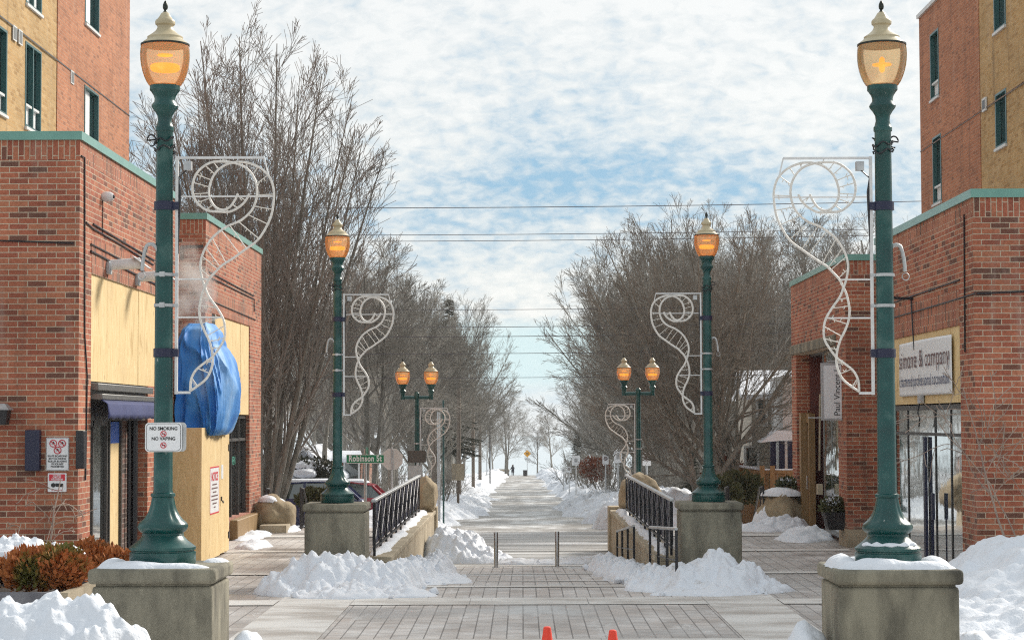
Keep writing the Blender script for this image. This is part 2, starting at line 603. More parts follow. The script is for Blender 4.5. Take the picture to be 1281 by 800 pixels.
def glass_mat(name, base, rough=0.03, mirror=0.35):
    m, nt, b = newmat(name)
    b.inputs['Base Color'].default_value = (*base, 1)
    b.inputs['Roughness'].default_value = 0.1
    gl = N(nt, 'ShaderNodeBsdfGlossy')
    gl.inputs['Roughness'].default_value = rough
    gl.inputs['Color'].default_value = (0.9, 0.93, 0.93, 1)
    lw = N(nt, 'ShaderNodeFresnel')
    lw.inputs['IOR'].default_value = 1.5
    no = N(nt, 'ShaderNodeTexNoise')
    no.inputs['Scale'].default_value = 1.3
    no.inputs['Detail'].default_value = 2
    g = N(nt, 'ShaderNodeNewGeometry')
    nt.links.new(g.outputs['Position'], no.inputs['Vector'])
    bp = N(nt, 'ShaderNodeBump')
    bp.inputs['Strength'].default_value = 0.05
    bp.inputs['Distance'].default_value = 0.05
    nt.links.new(no.outputs['Fac'], bp.inputs['Height'])
    nt.links.new(bp.outputs[0], gl.inputs['Normal'])
    f = math_n(nt, 'ADD', lw.outputs[0], mirror, clamp=True)
    mx = N(nt, 'ShaderNodeMixShader')
    nt.links.new(f, mx.inputs[0])
    nt.links.new(b.outputs[0], mx.inputs[1])
    nt.links.new(gl.outputs[0], mx.inputs[2])
    nt.links.new(mx.outputs[0], nt.nodes['Material Output'].inputs['Surface'])
    return m


M['glass'] = glass_mat('shop_glass', (0.02, 0.024, 0.022), mirror=0.42)
M['glass_dark'] = glass_mat('dark_glass', (0.012, 0.03, 0.03), mirror=0.06)
M['glass_green'] = glass_mat('greenish_glass', (0.10, 0.15, 0.13), mirror=0.2)


def globe_mat():
    m, nt, b = newmat('lamp_globe_glass')
    nt.nodes.remove(b)
    tl = N(nt, 'ShaderNodeBsdfTranslucent')
    tl.inputs['Color'].default_value = (0.78, 0.67, 0.42, 1)
    df = N(nt, 'ShaderNodeBsdfDiffuse')
    df.inputs['Color'].default_value = (0.66, 0.52, 0.29, 1)
    tr = N(nt, 'ShaderNodeBsdfTransparent')
    tr.inputs['Color'].default_value = (1.0, 0.95, 0.82, 1)
    gl = N(nt, 'ShaderNodeBsdfGlossy')
    gl.inputs['Roughness'].default_value = 0.12
    m1 = N(nt, 'ShaderNodeMixShader')
    m1.inputs[0].default_value = 0.4
    nt.links.new(tl.outputs[0], m1.inputs[1])
    nt.links.new(df.outputs[0], m1.inputs[2])
    m2 = N(nt, 'ShaderNodeMixShader')
    m2.inputs[0].default_value = 0.42
    nt.links.new(m1.outputs[0], m2.inputs[1])
    nt.links.new(tr.outputs[0], m2.inputs[2])
    m3 = N(nt, 'ShaderNodeMixShader')
    fr = N(nt, 'ShaderNodeFresnel')
    fr.inputs[0].default_value = 1.35
    nt.links.new(fr.outputs[0], m3.inputs[0])
    nt.links.new(m2.outputs[0], m3.inputs[1])
    nt.links.new(gl.outputs[0], m3.inputs[2])
    nt.links.new(m3.outputs[0], nt.nodes['Material Output'].inputs['Surface'])
    return m


M['globe'] = globe_mat()
M['globe_cap'] = pmat('cream_lamp_hood', (0.56, 0.48, 0.32), (0.42, 0.35, 0.22), scale=8, rough=0.4)
M['bulb'] = flat('sodium_glow', (1, 0.5, 0.1), 0.5, emit=(1.0, 0.24, 0.012), es=1.7)


def snow_mat(name, dirt=0.0, tint=(0.74, 0.77, 0.825), dirtcol=(0.45, 0.41, 0.36), dscale=2.5):
    m, nt, b = newmat(name)
    g = N(nt, 'ShaderNodeNewGeometry')
    n1 = N(nt, 'ShaderNodeTexNoise')
    n1.inputs['Scale'].default_value = dscale
    n1.inputs['Detail'].default_value = 8
    n1.inputs['Roughness'].default_value = 0.7
    nt.links.new(g.outputs['Position'], n1.inputs['Vector'])
    rp = N(nt, 'ShaderNodeValToRGB')
    setramp(rp, [(0.5 - dirt * 0.25, tint), (0.78 - dirt * 0.2, tuple(t * (1 - dirt) + d * dirt for t, d in zip(tint, dirtcol)))])
    nt.links.new(n1.outputs['Fac'], rp.inputs['Fac'])
    n4 = N(nt, 'ShaderNodeTexNoise')
    n4.inputs['Scale'].default_value = 16
    n4.inputs['Detail'].default_value = 4
    nt.links.new(g.outputs['Position'], n4.inputs['Vector'])
    gm = math_n(nt, 'MULTIPLY', math_n(nt, 'SUBTRACT', n1.outputs['Fac'], .35), n4.outputs['Fac'])
    fl = N(nt, 'ShaderNodeMapRange')
    fl.inputs[1].default_value = .155 - .05 * dirt
    fl.inputs[2].default_value = .22
    fl.inputs[4].default_value = .75
    nt.links.new(gm, fl.inputs[0])
    nt.links.new(mixc(nt, fl.outputs[0], rp.outputs['Color'], (.42, .38, .33)), b.inputs['Base Color'])
    b.inputs['Roughness'].default_value = 0.65
    b.inputs['Specular IOR Level'].default_value = 0.3
    n2 = N(nt, 'ShaderNodeTexNoise')
    n2.inputs['Scale'].default_value = 30
    n2.inputs['Detail'].default_value = 6
    nt.links.new(g.outputs['Position'], n2.inputs['Vector'])
    bp = N(nt, 'ShaderNodeBump')
    bp.inputs['Strength'].default_value = 0.5
    bp.inputs['Distance'].default_value = 0.02
    nt.links.new(n2.outputs['Fac'], bp.inputs['Height'])
    nt.links.new(bp.outputs[0], b.inputs['Normal'])
    return m


M['snow'] = snow_mat('clean_snow', 0.12)
M['snow_grit'] = snow_mat('gritty_snow', 0.5)
M['slush'] = snow_mat('brown_slush', 0.9)


def paver_mat(name, bw, bh, tone=(0.42, 0.37, 0.335), joint=(0.165, 0.148, 0.138), frost=0.66, along='Y', group=3):
    m, nt, b = newmat(name)
    g = N(nt, 'ShaderNodeNewGeometry')
    mp = N(nt, 'ShaderNodeMapping')
    if along == 'Y':
        mp.inputs['Rotation'].default_value = (0, 0, PI / 2)
    nt.links.new(g.outputs['Position'], mp.inputs['Vector'])
    br = N(nt, 'ShaderNodeTexBrick')
    br.offset = 0.5
    br.inputs['Scale'].default_value = 1
    br.inputs['Brick Width'].default_value = bw
    br.inputs['Row Height'].default_value = bh
    br.inputs['Mortar Size'].default_value = 0.009
    br.inputs['Mortar Smooth'].default_value = 0.3
    br.inputs['Color1'].default_value = (0.0, 0.0, 0.0, 1)
    br.inputs['Color2'].default_value = (1, 1, 1, 1)
    br.inputs['Mortar'].default_value = (0.5, 0.5, 0.5, 1)
    nt.links.new(mp.outputs[0], br.inputs['Vector'])
    rp = N(nt, 'ShaderNodeValToRGB')
    setramp(rp, [(0, tuple(t * 0.78 for t in tone)), (1, tuple(min(1, t * 1.18) for t in tone))])
    nt.links.new(br.outputs['Color'], rp.inputs['Fac'])
    n1 = N(nt, 'ShaderNodeTexNoise')
    n1.inputs['Scale'].default_value = 1.1
    n1.inputs['Detail'].default_value = 9
    n1.inputs['Roughness'].default_value = 0.68
    nt.links.new(g.outputs['Position'], n1.inputs['Vector'])
    fr = N(nt, 'ShaderNodeMapRange')
    fr.inputs[1].default_value = 0.40
    fr.inputs[2].default_value = 0.66
    fr.inputs[3].default_value = 0.12
    fr.inputs[4].default_value = 1.0
    nt.links.new(n1.outputs['Fac'], fr.inputs[0])
    frost_f = math_n(nt, 'MULTIPLY', fr.outputs[0], frost)
    base = mixc(nt, br.outputs['Fac'], rp.outputs['Color'], joint)
    # salt and dusted snow lying over stones (less in the joints)
    ff = math_n(nt, 'MULTIPLY', frost_f, math_n(nt, 'SUBTRACT', 1.0, math_n(nt, 'MULTIPLY', br.outputs['Fac'], 0.75)))
    base = mixc(nt, ff, base, (0.74, 0.73, 0.72))
    n3 = N(nt, 'ShaderNodeTexNoise')
    n3.inputs['Scale'].default_value = 0.35
    n3.inputs['Detail'].default_value = 4
    nt.links.new(g.outputs['Position'], n3.inputs['Vector'])
    wet = N(nt, 'ShaderNodeMapRange')
    wet.inputs[1].default_value = 0.50
    wet.inputs[2].default_value = 0.62
    nt.links.new(n3.outputs['Fac'], wet.inputs[0])
    # trodden streaks of packed snow along the walking line
    mp5 = N(nt, 'ShaderNodeMapping')
    mp5.inputs['Scale'].default_value = (1.5, .35, 1)
    nt.links.new(g.outputs['Position'], mp5.inputs['Vector'])
    n5 = N(nt, 'ShaderNodeTexNoise')
    n5.inputs['Scale'].default_value = 1.7
    n5.inputs['Detail'].default_value = 10
    n5.inputs['Roughness'].default_value = .72
    nt.links.new(mp5.outputs[0], n5.inputs['Vector'])
    s5 = N(nt, 'ShaderNodeMapRange')
    s5.inputs[1].default_value = .56
    s5.inputs[2].default_value = .66
    s5.inputs[4].default_value = .7
    nt.links.new(n5.outputs['Fac'], s5.inputs[0])
    base = mixc(nt, s5.outputs[0], base, (.74, .73, .72))
    base = mixc(nt, math_n(nt, 'MULTIPLY', wet.outputs[0], 0.55), base, (0.21, 0.18, 0.155))
    nt.links.new(base, b.inputs['Base Color'])
    rr = N(nt, 'ShaderNodeMapRange')
    rr.inputs[3].default_value = 0.75
    rr.inputs[4].default_value = 0.3
    nt.links.new(wet.outputs[0], rr.inputs[0])
    nt.links.new(rr.outputs[0], b.inputs['Roughness'])
    bp = N(nt, 'ShaderNodeBump')
    bp.inputs['Strength'].default_value = 0.5
    bp.inputs['Distance'].default_value = 0.01
    nt.links.new(math_n(nt, 'SUBTRACT', math_n(nt, 'MULTIPLY', n1.outputs['Fac'], 0.4), br.outputs['Fac']), bp.inputs['Height'])
    nt.links.new(bp.outputs[0], b.inputs['Normal'])
    return m


M['paver'] = paver_mat('plaza_paver', 0.40, 0.19)
M['paver_side'] = paver_mat('side_paver', 0.42, 0.21, tone=(0.37, 0.33, 0.30), frost=0.58)
M['band'] = pmat('pale_concrete_band', (0.70, 0.68, 0.65), (0.42, 0.38, 0.34), scale=1.0, rough=0.6, bump=0.15, bscale=30, coord='World', detail=9, stretch=(0.6, 1.3, 1), lo=0.36, hi=0.56)


def road_mat(name, asphalt=(0.29, 0.265, 0.235), wet=(0.18, 0.163, 0.145), snowy=0.5, half=3.3, xw=True):
    m, nt, b = newmat(name)
    g = N(nt, 'ShaderNodeNewGeometry')
    sp = N(nt, 'ShaderNodeSeparateXYZ')
    nt.links.new(g.outputs['Position'], sp.inputs[0])
    mp = N(nt, 'ShaderNodeMapping')
    mp.inputs['Scale'].default_value = (0.55, 0.13, 1) if xw else (0.10, 0.6, 1)
    nt.links.new(g.outputs['Position'], mp.inputs['Vector'])
    n1 = N(nt, 'ShaderNodeTexNoise')
    n1.inputs['Scale'].default_value = 1.6
    n1.inputs['Detail'].default_value = 9
    n1.inputs['Roughness'].default_value = 0.65
    nt.links.new(mp.outputs[0], n1.inputs['Vector'])
    rp = N(nt, 'ShaderNodeValToRGB')
    setramp(rp, [(0.36, wet), (0.47, asphalt), (0.56, tuple(0.5 * a + 0.33 for a in asphalt)), (0.68, (0.80, 0.80, 0.80))])
    nt.links.new(n1.outputs['Fac'], rp.inputs['Fac'])
    col = rp.outputs['Color']
    if xw:
        e = math_n(nt, 'DIVIDE', math_n(nt, 'ABSOLUTE', sp.outputs[0]), half)
        e2 = math_n(nt, 'ADD', e, math_n(nt, 'MULTIPLY', math_n(nt, 'SUBTRACT', n1.outputs['Fac'], 0.5), 1.5))
        mr = N(nt, 'ShaderNodeMapRange')
        mr.inputs[1].default_value = 0.72
        mr.inputs[2].default_value = 1.0
        nt.links.new(e2, mr.inputs[0])
        col = mixc(nt, mr.outputs[0], col, (0.82, 0.83, 0.86))
    nt.links.new(col, b.inputs['Base Color'])
    b.inputs['Roughness'].default_value = 0.45
    bp = N(nt, 'ShaderNodeBump')
    bp.inputs['Strength'].default_value = 0.3
    bp.inputs['Distance'].default_value = 0.03
    nt.links.new(n1.outputs['Fac'], bp.inputs['Height'])
    nt.links.new(bp.outputs[0], b.inputs['Normal'])
    return m


M['street'] = road_mat('slushy_street')
M['cross'] = road_mat('wet_cross_road', asphalt=(0.26, 0.245, 0.222), wet=(0.16, 0.15, 0.138), xw=False)

# ------------------------------------------------------------------ world and sun
SUN_EL, SUN_AZ = 32.0, 42.0     # azimuth from +Y towards +X
w = bpy.data.worlds.new('World')
S.world = w
w.use_nodes = True
nt = w.node_tree
bg = nt.nodes['Background']
sky = N(nt, 'ShaderNodeTexSky')
sky.sky_type = 'NISHITA'
sky.sun_disc = False
sky.sun_elevation = R(SUN_EL)
sky.sun_rotation = R(SUN_AZ)
sky.air_density = 1.0
sky.dust_density = 1.5
tc = N(nt, 'ShaderNodeTexCoord')
sp = N(nt, 'ShaderNodeSeparateXYZ')
nt.links.new(tc.outputs['Generated'], sp.inputs[0])
zc = math_n(nt, 'MAXIMUM', sp.outputs[2], 0.0)
den = math_n(nt, 'ADD', zc, 0.5)
px = math_n(nt, 'DIVIDE', sp.outputs[0], den)
py = math_n(nt, 'DIVIDE', sp.outputs[1], den)
pv = N(nt, 'ShaderNodeCombineXYZ')
nt.links.new(px, pv.inputs[0])
nt.links.new(py, pv.inputs[1])


def sky_noise(scale, det, rot, strx, off=0.0, dist=0.0):
    mp = N(nt, 'ShaderNodeMapping')
    mp.inputs['Rotation'].default_value = (0, 0, R(rot))
    mp.inputs['Scale'].default_value = (strx, 1, 1)
    mp.inputs['Location'].default_value = (off, off * 0.7, off * .3)
    nt.links.new(pv.outputs[0], mp.inputs['Vector'])
    n = N(nt, 'ShaderNodeTexNoise')
    n.inputs['Scale'].default_value = scale
    n.inputs['Detail'].default_value = det
    n.inputs['Roughness'].default_value = 0.55
    n.inputs['Distortion'].default_value = dist
    nt.links.new(mp.outputs[0], n.inputs['Vector'])
    return n.outputs['Fac']


nA = sky_noise(3.4, 5, 20, 0.8, 3.1)
nB = sky_noise(72, 3, 14, 0.85, 1.7, 0.3)
nC = sky_noise(20, 5, 14, 0.7, 5.3, .3)
c = math_n(nt, 'ADD', math_n(nt, 'MULTIPLY', nA, 0.9), math_n(nt, 'MULTIPLY', nB, 0.8))
c = math_n(nt, 'ADD', c, math_n(nt, 'MULTIPLY', nC, 0.45))
bz_ = N(nt, 'ShaderNodeValToRGB')
setramp(bz_, [(0.0, (.55, .55, .55)), (0.055, (.72, .72, .72)), (0.085, (.5, .5, .5)), (0.11, (.32, .32, .32)), (0.135, (.5, .5, .5)), (0.16, (.66, .66, .66)), (0.3, (.6, .6, .6))])
nt.links.new(math_n(nt, 'ADD', zc, math_n(nt, 'MULTIPLY', math_n(nt, 'SUBTRACT', nA, .5), .10)), bz_.inputs['Fac'])
c = math_n(nt, 'ADD', c, math_n(nt, 'MULTIPLY', math_n(nt, 'SUBTRACT', bz_.outputs['Color'], .5), .9))
cr = N(nt, 'ShaderNodeValToRGB')
setramp(cr, [(0.0, (0.27, 0.48, 0.66)), (0.25, (0.44, 0.58, 0.69)), (0.48, (0.62, 0.70, 0.75)), (0.75, (0.77, 0.80, 0.80)), (1.0, (0.86, 0.87, 0.855))])
mr = N(nt, 'ShaderNodeMapRange')
mr.inputs[1].default_value = 0.76
mr.inputs[2].default_value = 1.34
nt.links.new(c, mr.inputs[0])
nt.links.new(mr.outputs[0], cr.inputs['Fac'])
# clear teal gap low down, then pale haze at the horizon
gp = N(nt, 'ShaderNodeValToRGB')
setramp(gp, [(0.0, (0, 0, 0)), (0.010, (0.15, 0.15, 0.15)), (0.020, (0.95, 0.95, 0.95)), (0.042, (0.9, 0.9, 0.9)), (0.050, (0, 0, 0))])
zz = math_n(nt, 'ADD', zc, math_n(nt, 'MULTIPLY', math_n(nt, 'SUBTRACT', nC, 0.5), 0.008))
nt.links.new(zz, gp.inputs['Fac'])
skc = mixc(nt, gp.outputs['Color'], cr.outputs['Color'], (0.60, 0.80, 0.84))
hz = N(nt, 'ShaderNodeMapRange')
hz.inputs[1].default_value = 0.0
hz.inputs[2].default_value = 0.02
hz.inputs[3].default_value = 1.0
hz.inputs[4].default_value = 0.0
nt.links.new(zc, hz.inputs[0])
skc = mixc(nt, hz.outputs[0], skc, (0.76, 0.80, 0.82))
sc10 = N(nt, 'ShaderNodeVectorMath', operation='SCALE')
sc10.inputs['Scale'].default_value = 5.4
nt.links.new(skc, sc10.inputs[0])
fin = mixc(nt, 0.94, sky.outputs[0], sc10.outputs[0])
nt.links.new(fin, bg.inputs['Color'])
bg.inputs['Strength'].default_value = 0.12

sl = bpy.data.lights.new('sun', 'SUN')
sl.energy = 2.9
sl.angle = R(14)
sl.color = (1.0, 0.93, 0.83)
so = bpy.data.objects.new('sun', sl)
COL.objects.link(so)
sd = Vector((math.sin(R(SUN_AZ)) * math.cos(R(SUN_EL)), math.cos(R(SUN_AZ)) * math.cos(R(SUN_EL)), math.sin(R(SUN_EL))))
so.rotation_euler = sd.to_track_quat('Z', 'Y').to_euler()
so.location = sd * 50

S.view_settings.view_transform = 'Standard'
S.view_settings.look = 'None'
S.view_settings.exposure = 0.74
S.view_settings.gamma = 1.0
S.view_settings.use_curve_mapping = False
S.render.engine = 'CYCLES'
S.cycles.max_bounces = 6
S.cycles.transparent_max_bounces = 24
S.cycles.use_denoising = False
S.cycles.pixel_filter_type = 'BLACKMAN_HARRIS'
S.cycles.filter_width = 1.15
S.cycles.volume_bounces = 1
S.cycles.sample_clamp_indirect = 2.5
S.cycles.sample_clamp_direct = 12

# ------------------------------------------------------------------ ground
PROF = [(-30, 0.0), (31, 0.0), (41, -0.42), (48, -0.60), (57.5, -0.68), (70, -1.10), (105, -2.2), (238, -5.1), (345, -7.0), (362, -7.4), (375, -10.2), (30000, -10.2)]


def zg(y):
    for (a, za), (b, zb) in zip(PROF, PROF[1:]):
        if a <= y <= b:
            return za + (zb - za) * (y - a) / (b - a)
    return PROF[-1][1]


PE = 47.4        # far edge of the raised plaza
# terrain beyond the plaza: one sheet to the lake shore
mb = MB()
xs = [-260, -160, -100, -70, -50, -36, -26, -20, -15, -11, -8, -6, -4.2, -2, 0, 2, 4.2, 6, 8, 11, 15, 20, 26, 36, 50, 70, 100, 160, 260]
ysl = sorted(set([44.0, 48, 50, 53, 57.5, 62, 66, 70, 105, 238, 345] + [60 + 4 * i for i in range(74)] + [358, 362, 366, 372, 378]))
vs = []
for y in ysl:
    for x in xs:
        z = zg(y)
        a = abs(x)
        if y > 58 and a > 3:
            z += min(1.0, (a - 3) / 6) * min(1, (y - 57.5) / 6) * (0.25 + 0.22 * mn.noise((x * 0.13, y * 0.13, 2.0)))
        if y < 48:
            z -= 0.5 * (48 - y) / 4
        vs.append((x, y, z))
nx = len(xs)
fs = [(j * nx + i, j * nx + i + 1, (j + 1) * nx + i + 1, (j + 1) * nx + i) for j in range(len(ysl) - 1) for i in range(nx - 1)]
mb.add(vs, fs)
struct('ground', mb, M['snow'], 'snow covered ground sloping down to the lake', 'ground')

# lake
mb = MB()
mb.add([(-600, 366, -9.6), (600, 366, -9.6), (600, 1500, -9.6), (-600, 1500, -9.6)], [(0, 1, 2, 3)])
lk, lnt, lb = newmat('icy_lake')
lb.inputs['Base Color'].default_value = (0.50, 0.56, 0.60, 1)
lb.inputs['Roughness'].default_value = 0.35
struct('lake', mb, lk, 'pale icy lake beyond the end of the street', 'water')

# pale winter air
hm = bpy.data.materials.new('winter_haze')
hm.use_nodes = True
hn = hm.node_tree
hn.nodes.remove(hn.nodes['Principled BSDF'])
hv = N(hn, 'ShaderNodeVolumePrincipled')
hv.inputs['Color'].default_value = (.93, .95, .97, 1)
hv.inputs['Density'].default_value = .00018
hn.links.new(hv.outputs[0], hn.nodes['Material Output'].inputs['Volume'])
o = part('haze', MB().box(-640, 640, -40, 1540, -12.5, 24), hm, smooth=False)
tag(o, 'thin pale winter haze over the whole street', 'haze', kind='stuff')

# plaza: raised sheet with a slot for the ramp
mb = MB()
mb.box(-40, 40, -12, 31, -1.2, 0)
mb.box(-40, -2.1, 31, PE, -1.2, 0)
mb.box(2.1, 40, 31, PE, -1.2, 0)
struct('plaza', mb, M['paver_side'], 'plaza of grey pavers dusted with snow and salt', 'pavement', smooth=False)
mb = MB()
mb.add([(-2.34, 12, 0.004), (2.5, 12, 0.004), (2.5, 31, 0.004), (-2.34, 31, 0.004)], [(0, 1, 2, 3)])
struct('paver_walk', mb, M['paver'], 'central walk of long grey pavers leading to the ramp', 'pavement', smooth=False)
mb = MB()
seg = [31, 34, 37, 41]
for a, b in zip(seg, seg[1:]):
    mb.add([(-2.1, a, zg(a)), (2.1, a, zg(a)), (2.1, b, zg(b)), (-2.1, b, zg(b))], [(0, 1, 2, 3)])
struct('ramp', mb, M['paver'], 'paved ramp dipping between the two railed walls', 'pavement', smooth=False)
mb = MB()
for x0, x1 in ((-3.36, -2.344), (2.504, 3.5)):
    for a, b in ((12, 15.5), (15.51, 18.7), (18.71, 22), (22.01, 26.2), (26.21, 29.9)):
        mb.add([(x0, a, 0.008), (x1, a, 0.008), (x1, b, 0.008), (x0, b, 0.008)], [(0, 1, 2, 3)])
struct('concrete_strip', mb, M['band'], 'pale concrete strips flanking the central paver walk', 'pavement', smooth=False)
mb = MB()
for y0, y1, xa, xb in ((27.6, 28.65, -2.34, 2.5), (30.45, 30.75, -2.34, 2.5), (23.0, 23.3, -2.34, 2.5), (18.2, 18.6, -2.34, 2.5), (27.6, 28.4, -6.05, -3.365), (27.6, 28.4, 3.505, 6.25), (33.0, 33.35, -6.05, -2.6), (33.0, 33.4, 2.6, 6.25), (38.6, 39.1, -6.0, -2.6), (38.6, 39.1, 2.6, 6.2), (43.5, 44.3, -6.0, -2.6), (43.5, 44.3, 2.6, 6.2)):
    n = max(1, int((xb - xa) / 1.6))
    for i in range(n):
        a, b = xa + (xb - xa) * i / n + 0.006, xa + (xb - xa) * (i + 1) / n - 0.006
        mb.add([(a, y0, 0.012), (b, y0, 0.012), (b, y1, 0.012), (a, y1, 0.012)], [(0, 1, 2, 3)])
for y0, y1 in ((32.3, 32.6), (35.6, 36.0), (40.2, 41)):
    mb.add([(-2.1, y0, zg(y0) + .006), (2.1, y0, zg(y0) + .006), (2.1, y1, zg(y1) + .006), (-2.1, y1, zg(y1) + .006)], [(0, 1, 2, 3)])
struct('concrete_band', mb, M['band'], 'pale concrete bands crossing the pavers', 'pavement', smooth=False)

# cross road and street
mb = MB()
for a, b in ((41.0, 48.0),):
    mb.add([(-2.1, a, zg(a)), (2.1, a, zg(a)), (2.1, b, zg(b)), (-2.1, b, zg(b))], [(0, 1, 2, 3)])
struct('apron', mb, M['cross'], 'wet concrete apron between the ramp and the cross road', 'pavement', smooth=False)
mb = MB()
for a, b in ((48.0, 53.0), (53.0, 57.5)):
    mb.add([(-90, a, zg(a) + .01), (90, a, zg(a) + .01), (90, b, zg(b) + .01), (-90, b, zg(b) + .01)], [(0, 1, 2, 3)])
struct('cross_road', mb, M['cross'], 'wet grey road running across the end of the plaza', 'road', smooth=False)
mb = MB()
ys2 = [57.5, 62, 66, 70, 80, 92, 105] + list(range(120, 230, 12)) + [238] + list(range(250, 345, 12)) + [345, 350]
vs = []
for y in ys2:
    for x in (-3.5, -1.7, 0, 1.7, 3.5):
        vs.append((x, y, zg(y) + (0.01 if y < 58 else 0.02)))
fs = [(j * 5 + i, j * 5 + i + 1, (j + 1) * 5 + i + 1, (j + 1) * 5 + i) for j in range(len(ys2) - 1) for i in range(4)]
mb.add(vs, fs)
struct('street', mb, M['street'], 'slushy street running down to the lake', 'road', smooth=False)
mb = MB()
for y0, y1 in ((345, 353),):
    mb.add([(-80, y0, zg(y0) + .06), (80, y0, zg(y0) + .06), (80, y1, zg(y1) + .06), (-80, y1, zg(y1) + .06)], [(0, 1, 2, 3)])
struct('lakeside_road', mb, M['cross'], 'narrow road crossing at the lake end of the street', 'road', smooth=False)


# ------------------------------------------------------------------ snow heaps
def snow_heap(name, label, blobs, ground, res=0.05, rough=0.10, seed=0, mat='snow', cat='snow pile', warp=0.25, lump=0.16, group=None, clods=0, edge=-0.05):
    """blobs: (x, y, rx, ry, h) in world metres"""
    x0 = min(b[0] - b[2] for b in blobs) - 0.3
    x1 = max(b[0] + b[2] for b in blobs) + 0.3
    y0 = min(b[1] - b[3] for b in blobs) - 0.3
    y1 = max(b[1] + b[3] for b in blobs) + 0.3
    nx = max(4, int((x1 - x0) / res))
    ny = max(4, int((y1 - y0) / res))
    H = np.full((ny + 1, nx + 1), edge)
    vs = []
    for j in range(ny + 1):
        for i in range(nx + 1):
            x = x0 + (x1 - x0) * i / nx
            y = y0 + (y1 - y0) * j / ny
            wv = mn.noise_vector((x * 1.3 + seed, y * 1.3, seed * 1.7))
            wx, wy = x + wv.x * warp, y + wv.y * warp
            s = 0.0
            for bx, by, rx, ry, h in blobs:
                q = ((wx - bx) / rx) ** 2 + ((wy - by) / ry) ** 2
                if q < 1:
                    t = h * (1 - q) ** .75
                    s = (s ** 3 + t ** 3) ** (1 / 3)
            if s > 0.002:
                e = min(1.0, s / 0.18)
                d1 = mn.voronoi((x / lump, y / lump, seed))[0][0]
                d2 = mn.voronoi((x / (lump * .42), y / (lump * .42), seed + 5))[0][0]
                f = mn.fractal((x * 2.3, y * 2.3, seed + 9.0), 0.9, 2.0, 4)
                s += e * rough * (1.5 * (0.5 - d1) + 0.8 * (0.45 - d2) + 0.9 * f)
                s = max(s, 0.004)
                H[j, i] = s
            vs.append((x, y, ground(x, y) + H[j, i]))
    fs = []
    n = nx + 1
    for j in range(ny):
        for i in range(nx):
            if max(H[j, i], H[j, i + 1], H[j + 1, i], H[j + 1, i + 1]) > 0:
                fs.append((j * n + i, j * n + i + 1, (j + 1) * n + i + 1, (j + 1) * n + i))
    used = sorted({k for f in fs for k in f})
    mp = {k: q for q, k in enumerate(used)}
    mb = MB()
    mb.add([vs[k] for k in used], [tuple(mp[k] for k in f) for f in fs])
    rnd = random.Random(seed)
    for _ in range(clods):
        b = rnd.choice(blobs)
        a = rnd.uniform(0, 2 * PI)
        q = rnd.uniform(0.75, 1.12)
        cx, cy = b[0] + math.cos(a) * b[2] * q, b[1] + math.sin(a) * b[3] * q
        r = rnd.uniform(0.02, 0.075)
        vv = []
        for t in range(4):
            for k in range(6):
                th = PI * (t + 0.5) / 4
                ph = 2 * PI * k / 6
                rr = r * rnd.uniform(0.8, 1.25)
                vv.append((cx + rr * math.sin(th) * math.cos(ph), cy + rr * math.sin(th) * math.sin(ph), ground(cx, cy) + r * .6 + rr * .8 * math.cos(th)))
        ff = [(t * 6 + k, t * 6 + (k + 1) % 6, (t + 1) * 6 + (k + 1) % 6, (t + 1) * 6 + k)[::-1] for t in range(3) for k in range(6)] + [tuple(range(6)), tuple(reversed(range(18, 24)))]
        mb.add(vv, ff)
    return single(name, mb, M[mat], label, cat, group, sharp=50)


flat0 = lambda x, y: 0.0
rampz = lambda x, y: zg(y) if abs(x) < 2.1 else 0.0
roadz = lambda x, y: zg(y)
G_SN = 'heaps of cleared snow'

# ------------------------------------------------------------------ street lamps
LS = 1 / 160.5     # metres per pixel at the near lamps
lamp_prof_base = [(0.25, 0.0), (0.255, 0.012), (0.255, 0.095), (0.242, 0.10), (0.242, 0.108), (0.255, 0.115), (0.255, 0.135), (0.235, 0.15), (0.19, 0.185), (0.165, 0.212), (0.158, 0.222), (0.163, 0.232), (0.158, 0.243), (0.172, 0.252), (0.188, 0.268), (0.195, 0.288), (0.192, 0.306), (0.184, 0.32), (0.155, 0.345), (0.128, 0.38), (0.108, 0.42), (0.095, 0.465), (0.087, 0.51), (0.084, 0.52)]
lamp_prof_shaft = [(0.084, 0.518), (0.094, 0.525), (0.096, 0.535), (0.093, 0.547), (0.079, 0.553), (0.074, 0.57), (0.064, 3.37), (0.066, 3.375), (0.072, 3.38), (0.072, 3.41), (0.064, 3.42), (0.054, 3.46), (0.058, 3.50), (0.078, 3.535), (0.098, 3.56), (0.104, 3.575), (0.098, 3.59), (0.082, 3.61), (0.080, 3.635), (0.088, 3.66), (0.108, 3.69), (0.118, 3.70), (0.118, 3.735), (0.105, 3.745)]
globe_prof = [(0.116, 3.735), (0.126, 3.742), (0.146, 3.772), (0.163, 3.81), (0.176, 3.85), (0.186, 3.895), (0.1915, 3.94), (0.193, 3.985), (0.191, 4.025), (0.186, 4.05)]
hood_prof = [(0.184, 4.068), (0.17, 4.082), (0.15, 4.095), (0.138, 4.108), (0.139, 4.122), (0.12, 4.135), (0.098, 4.15), (0.073, 4.172), (0.061, 4.195), (0.062, 4.21), (0.077, 4.222), (0.079, 4.242), (0.074, 4.255), (0.058, 4.268), (0.046, 4.285), (0.032, 4.31), (0.015, 4.322)]
finial_prof = [(0.02, 4.318), (0.012, 4.33), (0.010, 4.338), (0.018, 4.345), (0.021, 4.362), (0.019, 4.38), (0.011, 4.40), (0.003, 4.412)]


def flutes(n, d):
    return lambda a, z: 1 - d * (0.5 + 0.5 * math.cos(n * a)) ** 3 if 0.34 < z < 0.515 or 0.56 < z < 3.37 else 1.0


